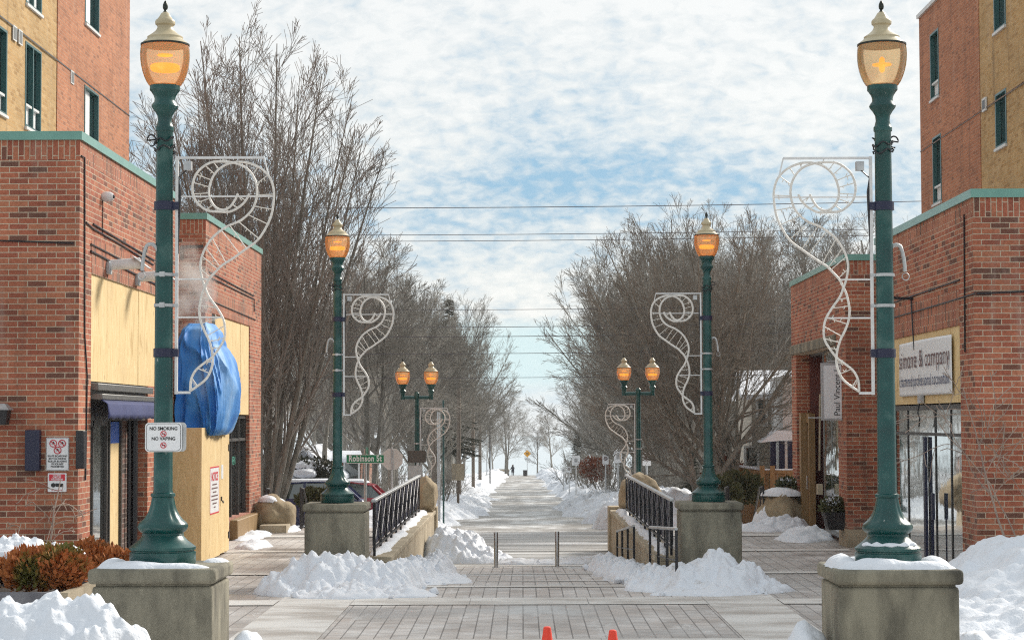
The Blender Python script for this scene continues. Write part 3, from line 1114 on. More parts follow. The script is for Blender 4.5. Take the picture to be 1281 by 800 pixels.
def add_head(root, sc, ox, oz):
    """globe, hood, finial and lamp scaled about the globe seat (z=3.738)"""
    tf = lambda pr: [(r * sc, (z - 3.738) * sc + oz) for r, z in pr]
    c = root.location
    cc = (c.x + ox, c.y, c.z)
    gprof = tf(globe_prof)
    g = part('globe', MB().lathe(gprof, cc, 48, flute=lambda a, z: 1 + 0.006 * math.cos(24 * a)), M['globe'], root)
    part('glow', MB().lathe(tf([(0.02, 3.85), (0.10, 3.853), (0.115, 3.868), (0.115, 3.895), (0.10, 3.905), (0.03, 3.91)]), cc, 24), M['bulb'], g)
    part('glow', MB().lathe(tf([(0.02, 3.972), (0.06, 3.974), (0.06, 3.984), (0.02, 3.986)]), cc, 24), M['bulb'], g)
    part('globe_rim', MB().lathe(tf([(0.180, 4.05), (0.191, 4.053), (0.191, 4.066), (0.180, 4.069)]), cc, 48), M['bronze'], root)
    part('hood', MB().lathe(tf(hood_prof), cc, 40), M['globe_cap'], root)
    part('finial', MB().lathe(tf(finial_prof), cc, 16), M['bronze'], root)


G_LAMP = 'green street lamps with single globes'


def make_lamp(loc, label):
    t = thing('street_lamp', label, 'street lamp', loc, G_LAMP)
    c = tuple(loc)
    part('base', MB().lathe(lamp_prof_base, c, 64, flutes(8, 0.07)), M['green'], t)
    part('pole', MB().lathe(lamp_prof_shaft, c, 64, flutes(12, 0.025)), M['green'], t)
    for z in (1.64, 2.79):
        mb = MB().lathe([(0.073, z - 0.035), (0.08, z - 0.033), (0.08, z + 0.033), (0.073, z + 0.035)], c, 32)
        mb.box(c[0] + 0.07, c[0] + 0.115, c[1] - 0.03, c[1] + 0.03, c[2] + z - 0.03, c[2] + z + 0.03)
        part('strap', mb, M['navy'], t)
    add_head(t, 1.0, 0.0, 3.738)
    # cable wound round the neck
    pts = []
    for i in range(60):
        a = i / 60 * 4 * PI
        rr = 0.072 + 0.012 * math.sin(i * 1.7) ** 2
        pts.append((c[0] + rr * math.cos(a), c[1] + rr * math.sin(a), c[2] + 3.2 + 0.12 * i / 60 + 0.015 * math.sin(i * .9)))
    for i in range(16):
        a = i / 15 * 2 * PI
        pts.append((c[0] - 0.095 - 0.035 * math.cos(a * .8), c[1] - 0.05, c[2] + 3.30 + 0.045 * math.sin(a * .8)))
    part('cable', MB().tube(pts, 0.0065, 5), M['black'], t)
    # gooseneck on the outer side
    gx = []
    for i in range(13):
        a = i / 12 * PI
        gx.append((c[0] - 0.10 + 0.065 * math.cos(a), c[1] - 0.03, c[2] + 2.38 + 0.11 * math.sin(a) - (0.10 * max(0, i - 8) / 4)))
    gmb = MB().tube(gx, 0.015, 8)
    e = gx[-1]
    ring = [(e[0] - 0.005 + 0.028 * math.cos(a), e[1], e[2] - 0.04 + 0.028 * math.sin(a)) for a in [k / 12 * 2 * PI for k in range(13)]]
    gmb.tube(ring, 0.004, 5)
    part('gooseneck', gmb, M['galv'], t)
    return t


G_PED = 'concrete lamp pedestals'
YN, YF = 15.9, 31.15
pL, pR = at(203.5, 705, YN), at(1111, 706, YN)
pL2, pR2 = at(422, 628, YF), at(886.5, 626.5, YF)
lampL = make_lamp(pL, 'tall green street lamp standing nearest at left, above the no smoking sign')
lamps = [lampL]
for p, lab, mir in ((pR, 'tall green street lamp standing nearest at right, beside the accountant banner', -1), (pL2, 'smaller looking green street lamp behind the street name sign, left of the ramp', 1), (pR2, 'smaller looking green street lamp right of the ramp, before the wide bare tree', -1)):
    q = copy_tree(lampL)
    q.location = p
    q['label'] = lab
    if mir < 0:
        q.rotation_euler.z = PI
    lamps.append(q)


# the near right lamp shows a bare upright bulb instead of the banded glow
for g_ in [c_ for c_ in lamps[1].children if c_.name.startswith('globe') and c_.children]:
    gl_ = sorted(g_.children, key=lambda o: o.name)
    up = MB().lathe([(.008, 3.84), (.022, 3.855), (.026, 3.90), (.02, 3.95), (.006, 3.965)], (0, 0, 0), 14)
    me_ = bpy.data.meshes.new('glow')
    me_.from_pydata(up.v, [], up.f)
    me_.materials.append(M['bulb'])
    gl_[0].data = me_
    wg = MB().lathe([(.02, 3.895), (.075, 3.898), (.075, 3.908), (.02, 3.911)], (0, 0, 0), 14)
    me_ = bpy.data.meshes.new('glow')
    me_.from_pydata(wg.v, [], wg.f)
    me_.materials.append(M['bulb'])
    gl_[1].data = me_


def pedestal(c, label, snow, topz):
    t = thing('lamp_pedestal', label, 'pedestal', (c.x, c.y, 0), G_PED)
    x, y = c.x, c.y
    hw = 0.455
    b = MB().box(x - hw, x + hw, y - hw, y + hw, 0.001, topz - 0.135)
    part('body', b, M['conc'], t, bevel=0.025)
    g = MB().box(x - hw + .025, x + hw - .025, y - hw + .025, y + hw - .025, topz - 0.135, topz - 0.118)
    part('groove', g, M['conc'], t)
    k = MB().box(x - hw - .03, x + hw + .03, y - hw - .03, y + hw + .03, topz - 0.118, topz - 0.004)
    part('cap', k, M['conc'], t, bevel=0.03)
    return t


pedestal(pL, 'stained concrete pedestal under the nearest left lamp', 1, pL.z)
pedestal(pR, 'stained concrete pedestal with thick snow on top under the nearest right lamp', 1, pR.z)
pedestal(pL2, 'grey concrete pedestal at the left head of the ramp, snow heaped at its foot', 0, pL2.z)
pedestal(pR2, 'dark grey concrete pedestal at the right head of the ramp beside black handrails', 0, pR2.z)
for c, lab, sd, bl in ((pL, 'thin snow along the cap of the left near pedestal', 3, [(-0.16, -0.34, 0.28, 0.11, .055), (.18, -.355, .25, .08, .04), (-.36, -.1, .10, .3, .06), (.36, .33, .10, .12, .03)]), (pR, 'thick smooth snow on the cap of the right near pedestal', 8, [(-0.15, -0.34, 0.29, 0.112, .08), (.2, -.345, .25, .11, .065), (-.355, 0, .115, .42, .09), (.36, 0, .11, .38, .07), (0, .355, .4, .11, .06)])):
    snow_heap('snow_drift', lab, [(c.x + a, c.y + b, rx, ry, h) for a, b, rx, ry, h in bl], lambda x, y, z=c.z - 0.005: z, res=0.014, rough=0.02, seed=sd, cat='snow', warp=0.02, lump=.12, edge=-.004)
mb = MB().tube([(pR.x + .212 * math.cos(R(a)), pR.y + .212 * math.sin(R(a)), pR.z + .160 + .004 * math.sin(a * .3)) for a in range(195, 341, 6)], [.006] + [.02 + .006 * math.sin(k * 1.3) for k in range(23)] + [.006, ] , 8)
single('snow_drift', mb, M['snow'], 'bit of snow on the lower flange of the near right lamp', 'snow')

# ------------------------------------------------------------------ light scroll decorations
SA = [(1069, 490), (1068, 476), (1062, 464), (1050, 454), (1042, 448), (1034, 438), (1027, 426), (1025.6, 414), (1028, 400), (1036, 386), (1046, 372), (1051, 360), (1055, 348), (1057, 334), (1055, 321), (1049, 308), (1040, 296), (1024, 284), (1006, 276), (993, 264), (987, 250), (986, 236), (990, 222), (1000, 210), (1014, 204), (1029, 202), (1044, 203), (1056, 210), (1064, 220), (1067.5, 234), (1065, 248), (1058, 257), (1048, 263.6), (1034, 265), (1020, 265), (1008, 259), (1000, 251), (995.6, 242.4)]
SB = [(1069, 490), (1060, 484), (1050, 476), (1044, 466), (1041, 454), (1042, 440), (1046, 426), (1052, 414), (1057, 400), (1058, 386), (1055, 370), (1051, 360), (1046, 350), (1038, 341), (1030, 333), (1016, 324), (1002, 314), (986, 302), (976, 288), (968, 270), (965, 252), (965, 238), (969, 224), (978, 213), (990, 206), (1004, 202.4), (1020, 204), (1032, 210), (1041, 220), (1046, 234), (1046, 246), (1042, 255), (1036, 261), (1028, 263), (1020, 259), (1014, 251), (1010, 242.4)]


def smooth(pts, n):
    """Catmull-Rom resample"""
    P = [pts[0]] + list(pts) + [pts[-1]]
    out = []
    for i in range(1, len(P) - 2):
        for k in range(n):
            t = k / n
            r = []
            for d in range(len(pts[0])):
                a, b, c_, e = P[i - 1][d], P[i][d], P[i + 1][d], P[i + 2][d]
                r.append(0.5 * (2 * b + (c_ - a) * t + (2 * a - 5 * b + 4 * c_ - e) * t * t + (3 * b - a - 3 * c_ + e) * t ** 3))
            out.append(tuple(r))
    out.append(tuple(pts[-1]))
    return out


def make_scroll(loc, label, rt=0.0095):
    t = thing('light_scroll', label, 'light decoration', loc, 'scroll shaped festive light frames')
    cx, cy, cz = loc
    U = lambda p: (cx - (p[0] - 1102.5) * LS, cy, cz + (705.5 - p[1]) * LS)
    fr = MB()
    for a, b, wd in (((977, 197), (1088, 197), .018), ((1086.6, 195), (1086.6, 494), .023), ((1088, 492), (1069, 492), .02)):
        fr.bar(U(a), U(b), wd)
    for a, b in (((965, 246), (1086, 246)), ((1028, 398), (1086, 398)), ((977, 197), (971, 222)), ((1047, 350), (1086, 350))):
        fr.tube([U(a), U(b)], .006, 6)
    part('frame', fr, M['whitepaint'], t)
    a = smooth(SA, 5)
    b = smooth(SB, 5)
    part('rope_light', MB().tube([U(p) for p in a], rt, 7), M['rope'], t)
    part('rope_light', MB().tube([U(p) for p in b], rt, 7), M['rope'], t)
    rnd = random.Random(5)

    def cum(P):
        s = [0]
        for i in range(1, len(P)):
            s.append(s[-1] + math.dist(P[i], P[i - 1]))
        return [q / s[-1] for q in s]
    # rungs: straight bars across the band at even steps
    ua, ub = cum(a), cum(b)
    for i in range(38):
        q = 0.03 + 0.95 * i / 37
        rg = MB()
        ia = min(range(len(ua)), key=lambda k: abs(ua[k] - q))
        pa = a[ia]
        ib = min(range(len(b)), key=lambda k: math.dist(b[k], pa) + (0 if abs(ub[k] - q) < 0.09 else 1e3))
        pb = b[ib]
        if math.dist(pa, pb) < 3:
            continue
        rg.tube([U(pa), U(pb)], 0.004, 5)
        m = ((pa[0] * .4 + pb[0] * .6), (pa[1] * .4 + pb[1] * .6))
        for _ in range(3):
            f = rnd.uniform(.2, .8)
            m = (pa[0] + (pb[0] - pa[0]) * f, pa[1] + (pb[1] - pa[1]) * f)
            rg.tube([U(m), U((m[0] + rnd.uniform(-3, 3), m[1] + rnd.uniform(-5, 6)))], 0.0032, 4)
        part('rung', rg, M['tinsel'], t)
    for z in (2.01, 2.25):
        mb = MB().lathe([(0.069, z - .012), (0.078, z - .012), (0.078, z + .012), (0.069, z + .012)], (cx, cy, cz), 24)
        mb.box(cx + 0.07, cx + 0.112, cy - .016, cy + .016, cz + z - .012, cz + z + .012)
        mb.box(cx - .02, cx + .02, cy - .095, cy - .07, cz + z - .02, cz + z + .02)
        part('clamp', mb, M['galv'], t)
    pl = MB()
    q = U((1073, 208))
    pl.box(q[0] - .03, q[0] + .03, q[1] - .03, q[1] + .03, q[2] - .03, q[2] + .04)
    part('plug_box', pl, M['galv'], t)
    cb = MB().tube([U((1073, 211)), U((1085, 222)), U((1083, 240)), U((1084, 262)), U((1085, 300)), U((1085, 318))], [.006, .006, .012, .014, .008, .006], 5)
    part('cable', cb, M['black'], t)
    return t


scL = make_scroll(pL, 'white scroll light frame on the near left lamp, before the blue tarp')
scF = make_scroll(pL2, 'white scroll light frame on the far single lamp left of the ramp', 0.0155)
for p, lab, mir in ((pR, 'white scroll light frame on the near right lamp, against the brick wall', 1), (pR2, 'white scroll light frame on the far single lamp right of the ramp', 1)):
    q = copy_tree(scL if p is pR else scF)
    q.location = p
    q['label'] = lab
    if mir:
        q.rotation_euler.z = PI

# ------------------------------------------------------------------ twin lamps
YT = 53.0


def make_twin(loc, label):
    t = thing('twin_street_lamp', label, 'street lamp', loc, 'green twin globe street lamps')
    c = tuple(loc)
    zb = -0.35
    pr = [(r, z - 0.0) for r, z in lamp_prof_base] + [(0.07, 0.55), (0.055, 3.05), (0.07, 3.06), (0.07, 3.2), (0.03, 3.24)]
    part('pole', MB().lathe([(r, z) for r, z in pr], c, 24), M['green'], t)
    arm = MB()
    pts = [(c[0] - 0.37, c[1], c[2] + 3.16), (c[0] - 0.36, c[1], c[2] + 3.11), (c[0] - .3, c[1], c[2] + 3.09), (c[0] + .3, c[1], c[2] + 3.09), (c[0] + 0.36, c[1], c[2] + 3.11), (c[0] + .37, c[1], c[2] + 3.16)]
    arm.tube(pts, 0.045, 8)
    for s in (-.37, .37):
        arm.lathe([(0.06, 3.04), (.05, 3.12), (.06, 3.2), (0.09, 3.26), (.06, 3.30), (.10, 3.38), (.115, 3.40), (.115, 3.44), (.1, 3.45)], (c[0] + s, c[1], c[2]), 20)
    part('arm', arm, M['green'], t)
    for s in (-.37, .37):
        add_head(t, 1.0, s, 3.44)
    return t


tz = at(521, 497, YT).z - 3.09
tw1 = make_twin((at(521.5, 497, YT).x, YT, tz), 'twin globe lamp at the left corner above the street name sign')
tz2 = at(798, 492, YT).z - 3.09
tw2 = copy_tree(tw1)
tw2.location = (at(798.5, 492, YT).x, YT, tz2)
tw2['label'] = 'twin globe lamp at the right corner beyond the burlap mound'
q = copy_tree(scF)
q.location = (tw1.location.x, YT, at(521, 705, YT).z)
q.location.z = at(527, 510, YT).z - (705.5 - 197) * LS
q['label'] = 'white scroll light frame on the left twin globe lamp'
q = copy_tree(scF)
q.location = (tw2.location.x, YT, at(790, 505, YT).z - (705.5 - 197) * LS)
q.rotation_euler.z = PI
q['label'] = 'white scroll light frame on the right twin globe lamp'

# ------------------------------------------------------------------ text helper


def text(body, size, loc, rot, mat, parent=None, name='lettering', sx=1.0, align='CENTER', bold=0.0, extrude=0.0008, spacing=1.0):
    cu = bpy.data.curves.new(name, 'FONT')
    cu.body = body
    cu.size = size
    cu.align_x = align
    cu.space_character = spacing
    cu.align_y = 'CENTER'
    cu.extrude = extrude
    cu.offset = bold
    cu.materials.append(mat)
    tmp = bpy.data.objects.new(name, cu)
    COL.objects.link(tmp)
    bpy.context.view_layer.update()
    me = bpy.data.meshes.new_from_object(tmp.evaluated_get(bpy.context.evaluated_depsgraph_get()))
    bpy.data.objects.remove(tmp)
    bpy.data.curves.remove(cu)
    if not me.materials:
        me.materials.append(mat)
    o = bpy.data.objects.new(name, me)
    COL.objects.link(o)
    Rm = rot.to_4x4() if isinstance(rot, Matrix) else rot
    o.matrix_world = Matrix.Translation(loc) @ Rm @ Matrix.Diagonal((sx, 1, 1, 1))
    if parent is not None:
        o.matrix_world = Matrix.Translation(Vector(loc) - root_of(parent).location) @ Rm @ Matrix.Diagonal((sx, 1, 1, 1))
        o.parent = parent
    return o


FRONT = Matrix.Rotation(PI / 2, 3, 'X')                       # faces -Y
FACE_PX = Matrix.Rotation(PI / 2, 3, 'Z') @ FRONT             # faces +X
FACE_MX = Matrix.Rotation(-PI / 2, 3, 'Z') @ FRONT            # faces -X


def rrect(w_, h_, r, n=5):
    out = []
    for cx, cy, a0 in ((w_ / 2 - r, h_ / 2 - r, 0), (-w_ / 2 + r, h_ / 2 - r, 90), (-w_ / 2 + r, -h_ / 2 + r, 180), (w_ / 2 - r, -h_ / 2 + r, 270)):
        for k in range(n):
            a = R(a0 + 90 * k / (n - 1))
            out.append((cx + r * math.cos(a), cy + r * math.sin(a)))
    return out


def board(c, w_, h_, y0, y1, r=0.02):
    return MB().prism_y([(c[0] + x, c[2] + z) for x, z in rrect(w_, h_, r)], y0, y1)


def ring_y(mb, c, r, th, y, n=24):
    mb.tube([(c[0] + r * math.cos(2 * PI * k / n), y, c[2] + r * math.sin(2 * PI * k / n)) for k in range(n + 1)], th, 4)
    mb.tube([(c[0] - r * .7, y, c[2] + r * .7), (c[0] + r * .7, y, c[2] - r * .7)], th, 4)
    return mb


# no smoking sign on the near left lamp
c = at(204.5, 546.5, YN - 0.13)
t = thing('no_smoking_sign', 'white no smoking and no vaping sign strapped to the near left lamp', 'sign', (c.x, c.y, c.z - .115))
part('back_panel', board((c.x + .028, 0, c.z + .002), .29, .225, c.y + .02, c.y + .024, .03), M['galv'], t)
part('panel', board(c, .285, .225, c.y, c.y + .004, .03), M['signwhite'], t)
mb = MB().tube([(c.x + x * .93, c.y - .001, c.z + z * .93) for x, z in rrect(.285, .225, .03)] + [(c.x + .1425 * .93, c.y - .001, c.z + .0825 * .93)], 0.0018, 4)
part('border', mb, M['ink'], t)
text('NO SMOKING', .036, (c.x, c.y - .002, c.z + .066), FRONT, M['ink'], t, bold=.0006, sx=.95)
text('NO VAPING', .036, (c.x, c.y - .002, c.z - .012), FRONT, M['ink'], t, bold=.0006, sx=.95)
for dz in (.026, -.062):
    part('prohibition_symbol', ring_y(MB(), (c.x, 0, c.z + dz), .021, .0028, c.y - .003), M['redink'], t)
    mb = MB().box(c.x - .012, c.x + .012, c.y - .002, c.y - .0005, c.z + dz - .003, c.z + dz + .003)
    part('cigarette', mb, M['ink'], t)
mb = MB().box(c.x - .02, c.x + .02, c.y + .024, c.y + .06, c.z - .06, c.z - .03)
mb.box(c.x - .02, c.x + .02, c.y + .024, c.y + .06, c.z + .03, c.z + .06)
part('bracket', mb, M['galv'], t)
text('Town', .012, (c.x - .1, c.y - .002, c.z - .095), FRONT, M['ink'], t) if False else None

# ------------------------------------------------------------------ left low buildings
XL, XRW = -6.1, 6.3


def coping_ring(x0, x1, y0, y1, z, h=0.12, t=0.34, out=0.03, xin=None):
    """flat metal cap round a flat roof"""
    mb = MB()
    mb.box(x0 - out, x1 + out, y0 - out, y0 + t, z, z + h)
    mb.box(x0 - out, x1 + out, y1 - t, y1 + out, z, z + h)
    mb.box(x0 - out, x0 + t, y0 + t, y1 - t, z, z + h)
    mb.box(x1 - t, x1 + out, y0 + t, y1 - t, z, z + h)
    return mb


AL0 = at(91, 400, 28).y
zA = at(93, 175, 28.0).z     # underside of coping
YA1 = 35.9
tA = thing('brick_building', 'low red brick shop at left with boarded front and navy awning', 'building', (-11, 32, 0), 'low brick shops along the plaza')
op_low = (28.8, 33.2, 0.0, 3.06)
op_up = (28.8, 33.95, 3.06, 4.58)
mb = MB()
mb.wall_x(XL - .3, XL, 28, YA1, 0, zA - .27, [op_low, op_up])
mb.box(-16, XL - .3, 28, 28.3, 0, zA - .27)
mb.box(-16, XL - .3, YA1 - .3, YA1, 0, zA - .27)
mb.box(-16, -15.7, 28.3, YA1 - .3, 0, zA - .27)
part('wall', mb, M['brick'], tA, smooth=False)
mb = MB()
mb.box(-16, XL, 28, 28.3, zA - .27, zA)
mb.box(XL - .3, XL, 28.3, YA1, zA - .27, zA)
mb.box(-16, XL - .3, YA1 - .3, YA1, zA - .27, zA)
part('soldier_course', mb, M['soldier'], tA, smooth=False)
part('coping', coping_ring(-16, XL, 28, YA1, zA), M['coping'], tA)
part('roof', MB().box(-15.6, XL - .4, 28.4, YA1 - .4, zA - .1, zA + .02), M['snow'], tA)
mb = MB().box(XL, XL + .004, 28.8, 34.6, 4.583, 5.08)
part('lintel_band', mb, M['soldier'], tA, smooth=False)
for a_, b_ in ((28.805, 30.01), (30.018, 31.23), (31.237, 32.45), (32.457, 33.945)):
    part('plywood_sheet', MB().box(XL - .08, XL - .02 - .006 * (int(a_) % 2), a_, b_, 3.06, 4.58), M['ply'], tA)
# conduits
def conduit(t, pts, r=0.012, m='black'):
    part('conduit', MB().tube(pts, r, 6), M[m], t)
X_ = XL + .015
conduit(tA, [onX(102, 195, X_), onX(106, 197, X_), onX(106, 420, X_), onX(109, 470, X_)] + [onX(107, 600, X_)])
conduit(tA, [onX(108, 278, X_), onX(117, 286, X_), onX(150, 305, X_), onX(192, 331, X_)])
conduit(tA, [onX(117, 280, X_), onX(150, 300, X_), onX(194, 326, X_)])
conduit(tA, [onX(114, 305, X_), onX(160, 329, X_), onX(196, 347, X_)])
conduit(tA, [onX(114, 314, X_), onX(160, 338, X_), onX(196, 356, X_)], .016)
mb = MB()
for a, b in (((0, 301), (92, 304)),):
    mb.tube([at(a[0], a[1], 27.985), at(b[0], b[1], 27.985)], .012, 5)
part('conduit', mb, M['black'], tA)
# awning
y0, y1 = 28.85, 33.15
aw = MB().box(XL - .02, XL + .10, y0, y1, 2.93, 3.03)
part('awning_cassette', aw, M['alu'], tA, bevel=.01)
mb = MB().box(XL - .02, XL + .16, y0, y1, 2.80, 2.88)
part('awning_rail', mb, M['alu'], tA, bevel=.01)
vs = []
for i in range(41):
    y = y0 + (y1 - y0) * i / 40
    wv = .006 * math.sin(i * 1.1) + .006 * math.sin(i * .37)
    vs += [(XL + .14, y, 2.80), (XL + .23 + wv * .4, y, 2.74), (XL + .25 + wv, y, 2.60), (XL + .24 + wv, y, 2.53 + .008 * math.sin(i * 1.3))]
M['awning'] = pmat('navy_awning_cloth', (0.045, 0.06, 0.17), (0.03, 0.04, 0.13), scale=4, rough=0.8)
fs = [(i * 4 + k, i * 4 + k + 1, (i + 1) * 4 + k + 1, (i + 1) * 4 + k) for i in range(40) for k in range(3)]
o = part('awning_valance', MB().add(vs, fs), M['awning'], tA)
o.modifiers.new('solid', 'SOLIDIFY').thickness = .006
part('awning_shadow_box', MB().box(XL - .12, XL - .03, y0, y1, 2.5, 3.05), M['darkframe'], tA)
# recessed shopfront
xr = XL - .26
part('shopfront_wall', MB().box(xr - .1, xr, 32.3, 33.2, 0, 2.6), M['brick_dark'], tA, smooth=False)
w1 = part('shop_window', MB().box(xr - .04, xr, 28.8, 31.12, 0, 2.5), M['glass'], tA)
mb = MB()
for y in (28.82, 30.0, 31.02, 31.22, 32.14):
    mb.box(xr + .002, xr + .05, y - .03, y + .03, 0, 2.5)
mb.box(xr + .002, xr + .05, 28.86, 31.0, 2.42, 2.5)
part('frame', mb, M['darkframe'], w1)
part('plywood_strip', MB().box(xr - .05, xr + .01, 31.25, 32.11, 0, 2.15), M['ply'], tA)
part('blue_wrap', MB().box(xr - .05, xr + .013, 31.25, 32.11, 2.15, 2.48), flat('blue_tape', (0.02, 0.12, 0.55), .5), tA)
mb = MB().tube([(xr + .08, 33.0, 0), (xr + .08, 33.0, 2.6)], .06, 8).tube([(xr + .05, 32.72, 0), (xr + .05, 32.72, 2.6)], .03, 8)
part('downpipe', mb, M['black'], tA)
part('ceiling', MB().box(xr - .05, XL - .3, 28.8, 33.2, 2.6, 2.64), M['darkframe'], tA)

# second left block
YB0, YB1 = 39.2, at(327.5, 450, 47.6).y
zB = zA
tB = thing('brick_building', 'low red brick shop at left behind the blue tarp and plywood booth', 'building', (-11, 43, 0), 'low brick shops along the plaza')
mb = MB()
mb.wall_x(XL - .3, XL, YB0, YB1, 0, zB - .27, [(40.0, 45.6, .45, 4.6)])
mb.box(-16, XL - .3, YB0, YB0 + .3, 0, zB - .27)
mb.box(-16, XL - .3, YB1 - .3, YB1, 0, zB - .27)
mb.box(-16, -15.7, YB0 + .3, YB1 - .3, 0, zB - .27)
part('wall', mb, M['brick'], tB, smooth=False)
mb = MB()
mb.box(-16, XL, YB0, YB0 + .3, zB - .27, zB)
mb.box(XL - .3, XL, YB0 + .3, YB1, zB - .27, zB)
part('soldier_course', mb, M['soldier'], tB, smooth=False)
part('coping', coping_ring(-16, XL, YB0, YB1, zB), M['coping'], tB)
part('roof', MB().box(-15.6, XL - .4, YB0 + .4, YB1 - .4, zB - .1, zB + .02), M['snow'], tB)
part('lintel_band', MB().box(XL, XL + .004, 40.0, 46.3, 4.605, 5.05), M['soldier'], tB, smooth=False)
for a_, b_ in ((40.6, 41.81), (41.82, 43.03), (43.04, 44.25), (44.26, 45.6)):
    part('plywood_sheet', MB().box(XL - .08, XL - .02 - .006 * (int(a_) % 2), a_, b_, 2.62, 4.6), M['ply'], tB)
part('vent_grille', MB().box(XL - .1, XL - .03, 40.0, 40.58, 3.9, 4.6), M['darkframe'], tB)
g1 = part('shop_window', MB().box(XL - .2, XL - .16, 40, 45.6, .45, 2.6), M['glass'], tB)
mb = MB()
for y in (40.03, 41.2, 42.5, 43.4, 44.5, 45.57):
    mb.box(XL - .155, XL - .08, y - .03, y + .03, .45, 2.6)
mb.box(XL - .155, XL - .08, 40.06, 45.54, 2.05, 2.11)
mb.box(XL - .155, XL - .08, 40.06, 45.54, 2.54, 2.6)
part('frame', mb, M['darkframe'], g1)
op = MB().box(XL - .15, XL - .14, 43.6, 44.3, 1.5, 1.75)
text('OPEN', .26, (XL - .13, 43.95, 1.62), FACE_PX, flat('faded_green_ink', (.05, .3, .22), .5), g1)
part('sill', MB().box(XL - .05, XL + .16, 42.6, 46.4, 0.0, .42), M['tanwood'], tB, bevel=.02)
X_ = XL + .015
conduit(tB, [onX(262, 340, X_), onX(318, 370, X_)])
conduit(tB, [onX(262, 346, X_), onX(318, 374, X_), onX(318, 390, X_)])
conduit(tB, [onX(262, 375, X_), onX(320, 400, X_)])
mb = MB().tube([at(226, 309, YB0 - .03), at(254, 308, YB0 - .03)], .03, 6)
part('conduit', mb, M['black'], tB)
mb = MB().box(at(226, 309, YB0).x, at(226, 309, YB0).x + .06, YB0 - .06, YB0 - .002, at(226, 325, YB0).z, at(226, 309, YB0).z)
part('junction_box', mb, M['black'], tB)

# towers
def tower_window(t, X, side, ya, yb, za, zb, lowz=None, wide=False):
    """side=+1 wall facing +X, -1 facing -X"""
    s = side
    bx = lambda a, b, *r: (min(X + s * a, X + s * b), max(X + s * a, X + s * b)) + r
    f = MB()
    for y in (ya, yb):
        f.box(*bx(-.10, .012, y - .035, y + .035, za, zb))
    if wide:
        f.box(*bx(-.10, .006, (ya + yb) / 2 - .03, (ya + yb) / 2 + .03, za, zb))
    f.box(*bx(-.10, .012, ya + .035, yb - .035, zb - .05, zb))
    f.box(*bx(-.10, .012, ya + .035, yb - .035, za, za + .05))
    w_ = part('window', f, M['winteal'], t)
    part('pane', MB().box(*bx(-.12, -.105, ya, yb, za, zb)), M['glass_dark'], w_)
    part('sill', MB().box(*bx(-.05, .05, ya - .05, yb + .05, za - .06, za - .003)), M['winframe'], w_)
    if lowz:
        fr = MB()
        fr.box(*bx(-.09, -.01, ya + .05, yb - .05, lowz, lowz + .05))
        part('crossbar', fr, M['winframe'], w_)
        part('lower_pane', MB().box(*bx(-.103, -.08, ya + .06, yb - .06, za + .06, lowz)), M['blind'], w_)
    return w_


def yz(px, py, X):
    p = onX(px, py, X)
    return p.y, p.z


XT = -10.2
tT = thing('apartment_tower', 'red and tan brick apartment block rising behind the left shops', 'building', (-16, 42, 0))
yE = yz(162, 100, XT)[0]
yS = yz(72, 70, XT)[0]
wins = []
for (xa, xb, yt, yb_, low) in ((106, 123, 106, 172, 0), (106, 123, -37, 28, 0)):
    a, b = yz(xa, 100, XT)[0], yz(xb, 100, XT)[0]
    wins.append((a, b, yz(xa, yb_, XT)[1], yz(xa, yt, XT)[1], None, False))
for (xa, xb, yt, yb_, yl) in ((33, 52, 51, 158, 131), (-10, 9, 24, 134, 110), (33, 52, -110, 3, -25)):
    a, b = yz(xa, 100, XT)[0], yz(xb, 100, XT)[0]
    wins.append((a, b, yz(xa, yb_, XT)[1], yz(xa, yt, XT)[1], yz(xa, yl, XT)[1], True))
H = 19.0
mb = MB().wall_x(XT - .3, XT, yS, yE, 0, H, [w_[:4] for w_ in wins if w_[0] > yS])
mb.box(-24, XT - .3, yE - .3, yE, 0, H)
part('brick_wall', mb, M['brick_tower'], tT, smooth=False)
mb = MB().wall_x(XT - .32, XT - .02, 33.0, yS, 0, H, [w_[:4] for w_ in wins if w_[0] < yS])
mb.box(-24, XT - .32, 33.0, 33.3, 0, H)
part('tan_wall', mb, M['brick_tan'], tT, smooth=False)
part('roof', MB().box(-24, XT, 33, yE, H, H + .2), M['conc_lite'], tT)
for a, b, z0, z1, lz, wd in wins:
    o = tower_window(tT, XT - (0.02 if a < yS else 0), 1, a, b, z0, z1, lz, wd)
    if not wd:
        part('blind', MB().box(XT - .104, XT - .085, a + .05, a + (b - a) * .62, z0 + .05, z1 - .05), M['blind'], o)
for px_, py_, sz in ((18, 42, 16), (25, 47, 16), (90, 97, 13)):
    a, z = yz(px_, py_, XT)
    f = part('vent', MB().box(XT + .001, XT + .02, a - .15, a + .15, z - .15, z + .15), M['winframe'], tT)
    part('louvre', MB().box(XT + .02, XT + .025, a - .11, a + .11, z - .12, z + .12), M['alu'], f)
mb = MB()
for py_ in (75,):
    a, z = yz(72, py_, XT)
    mb.box(XT, XT + .012, 33.2, yE, z - .03, z)
part('joint', mb, M['darkframe'], tT)

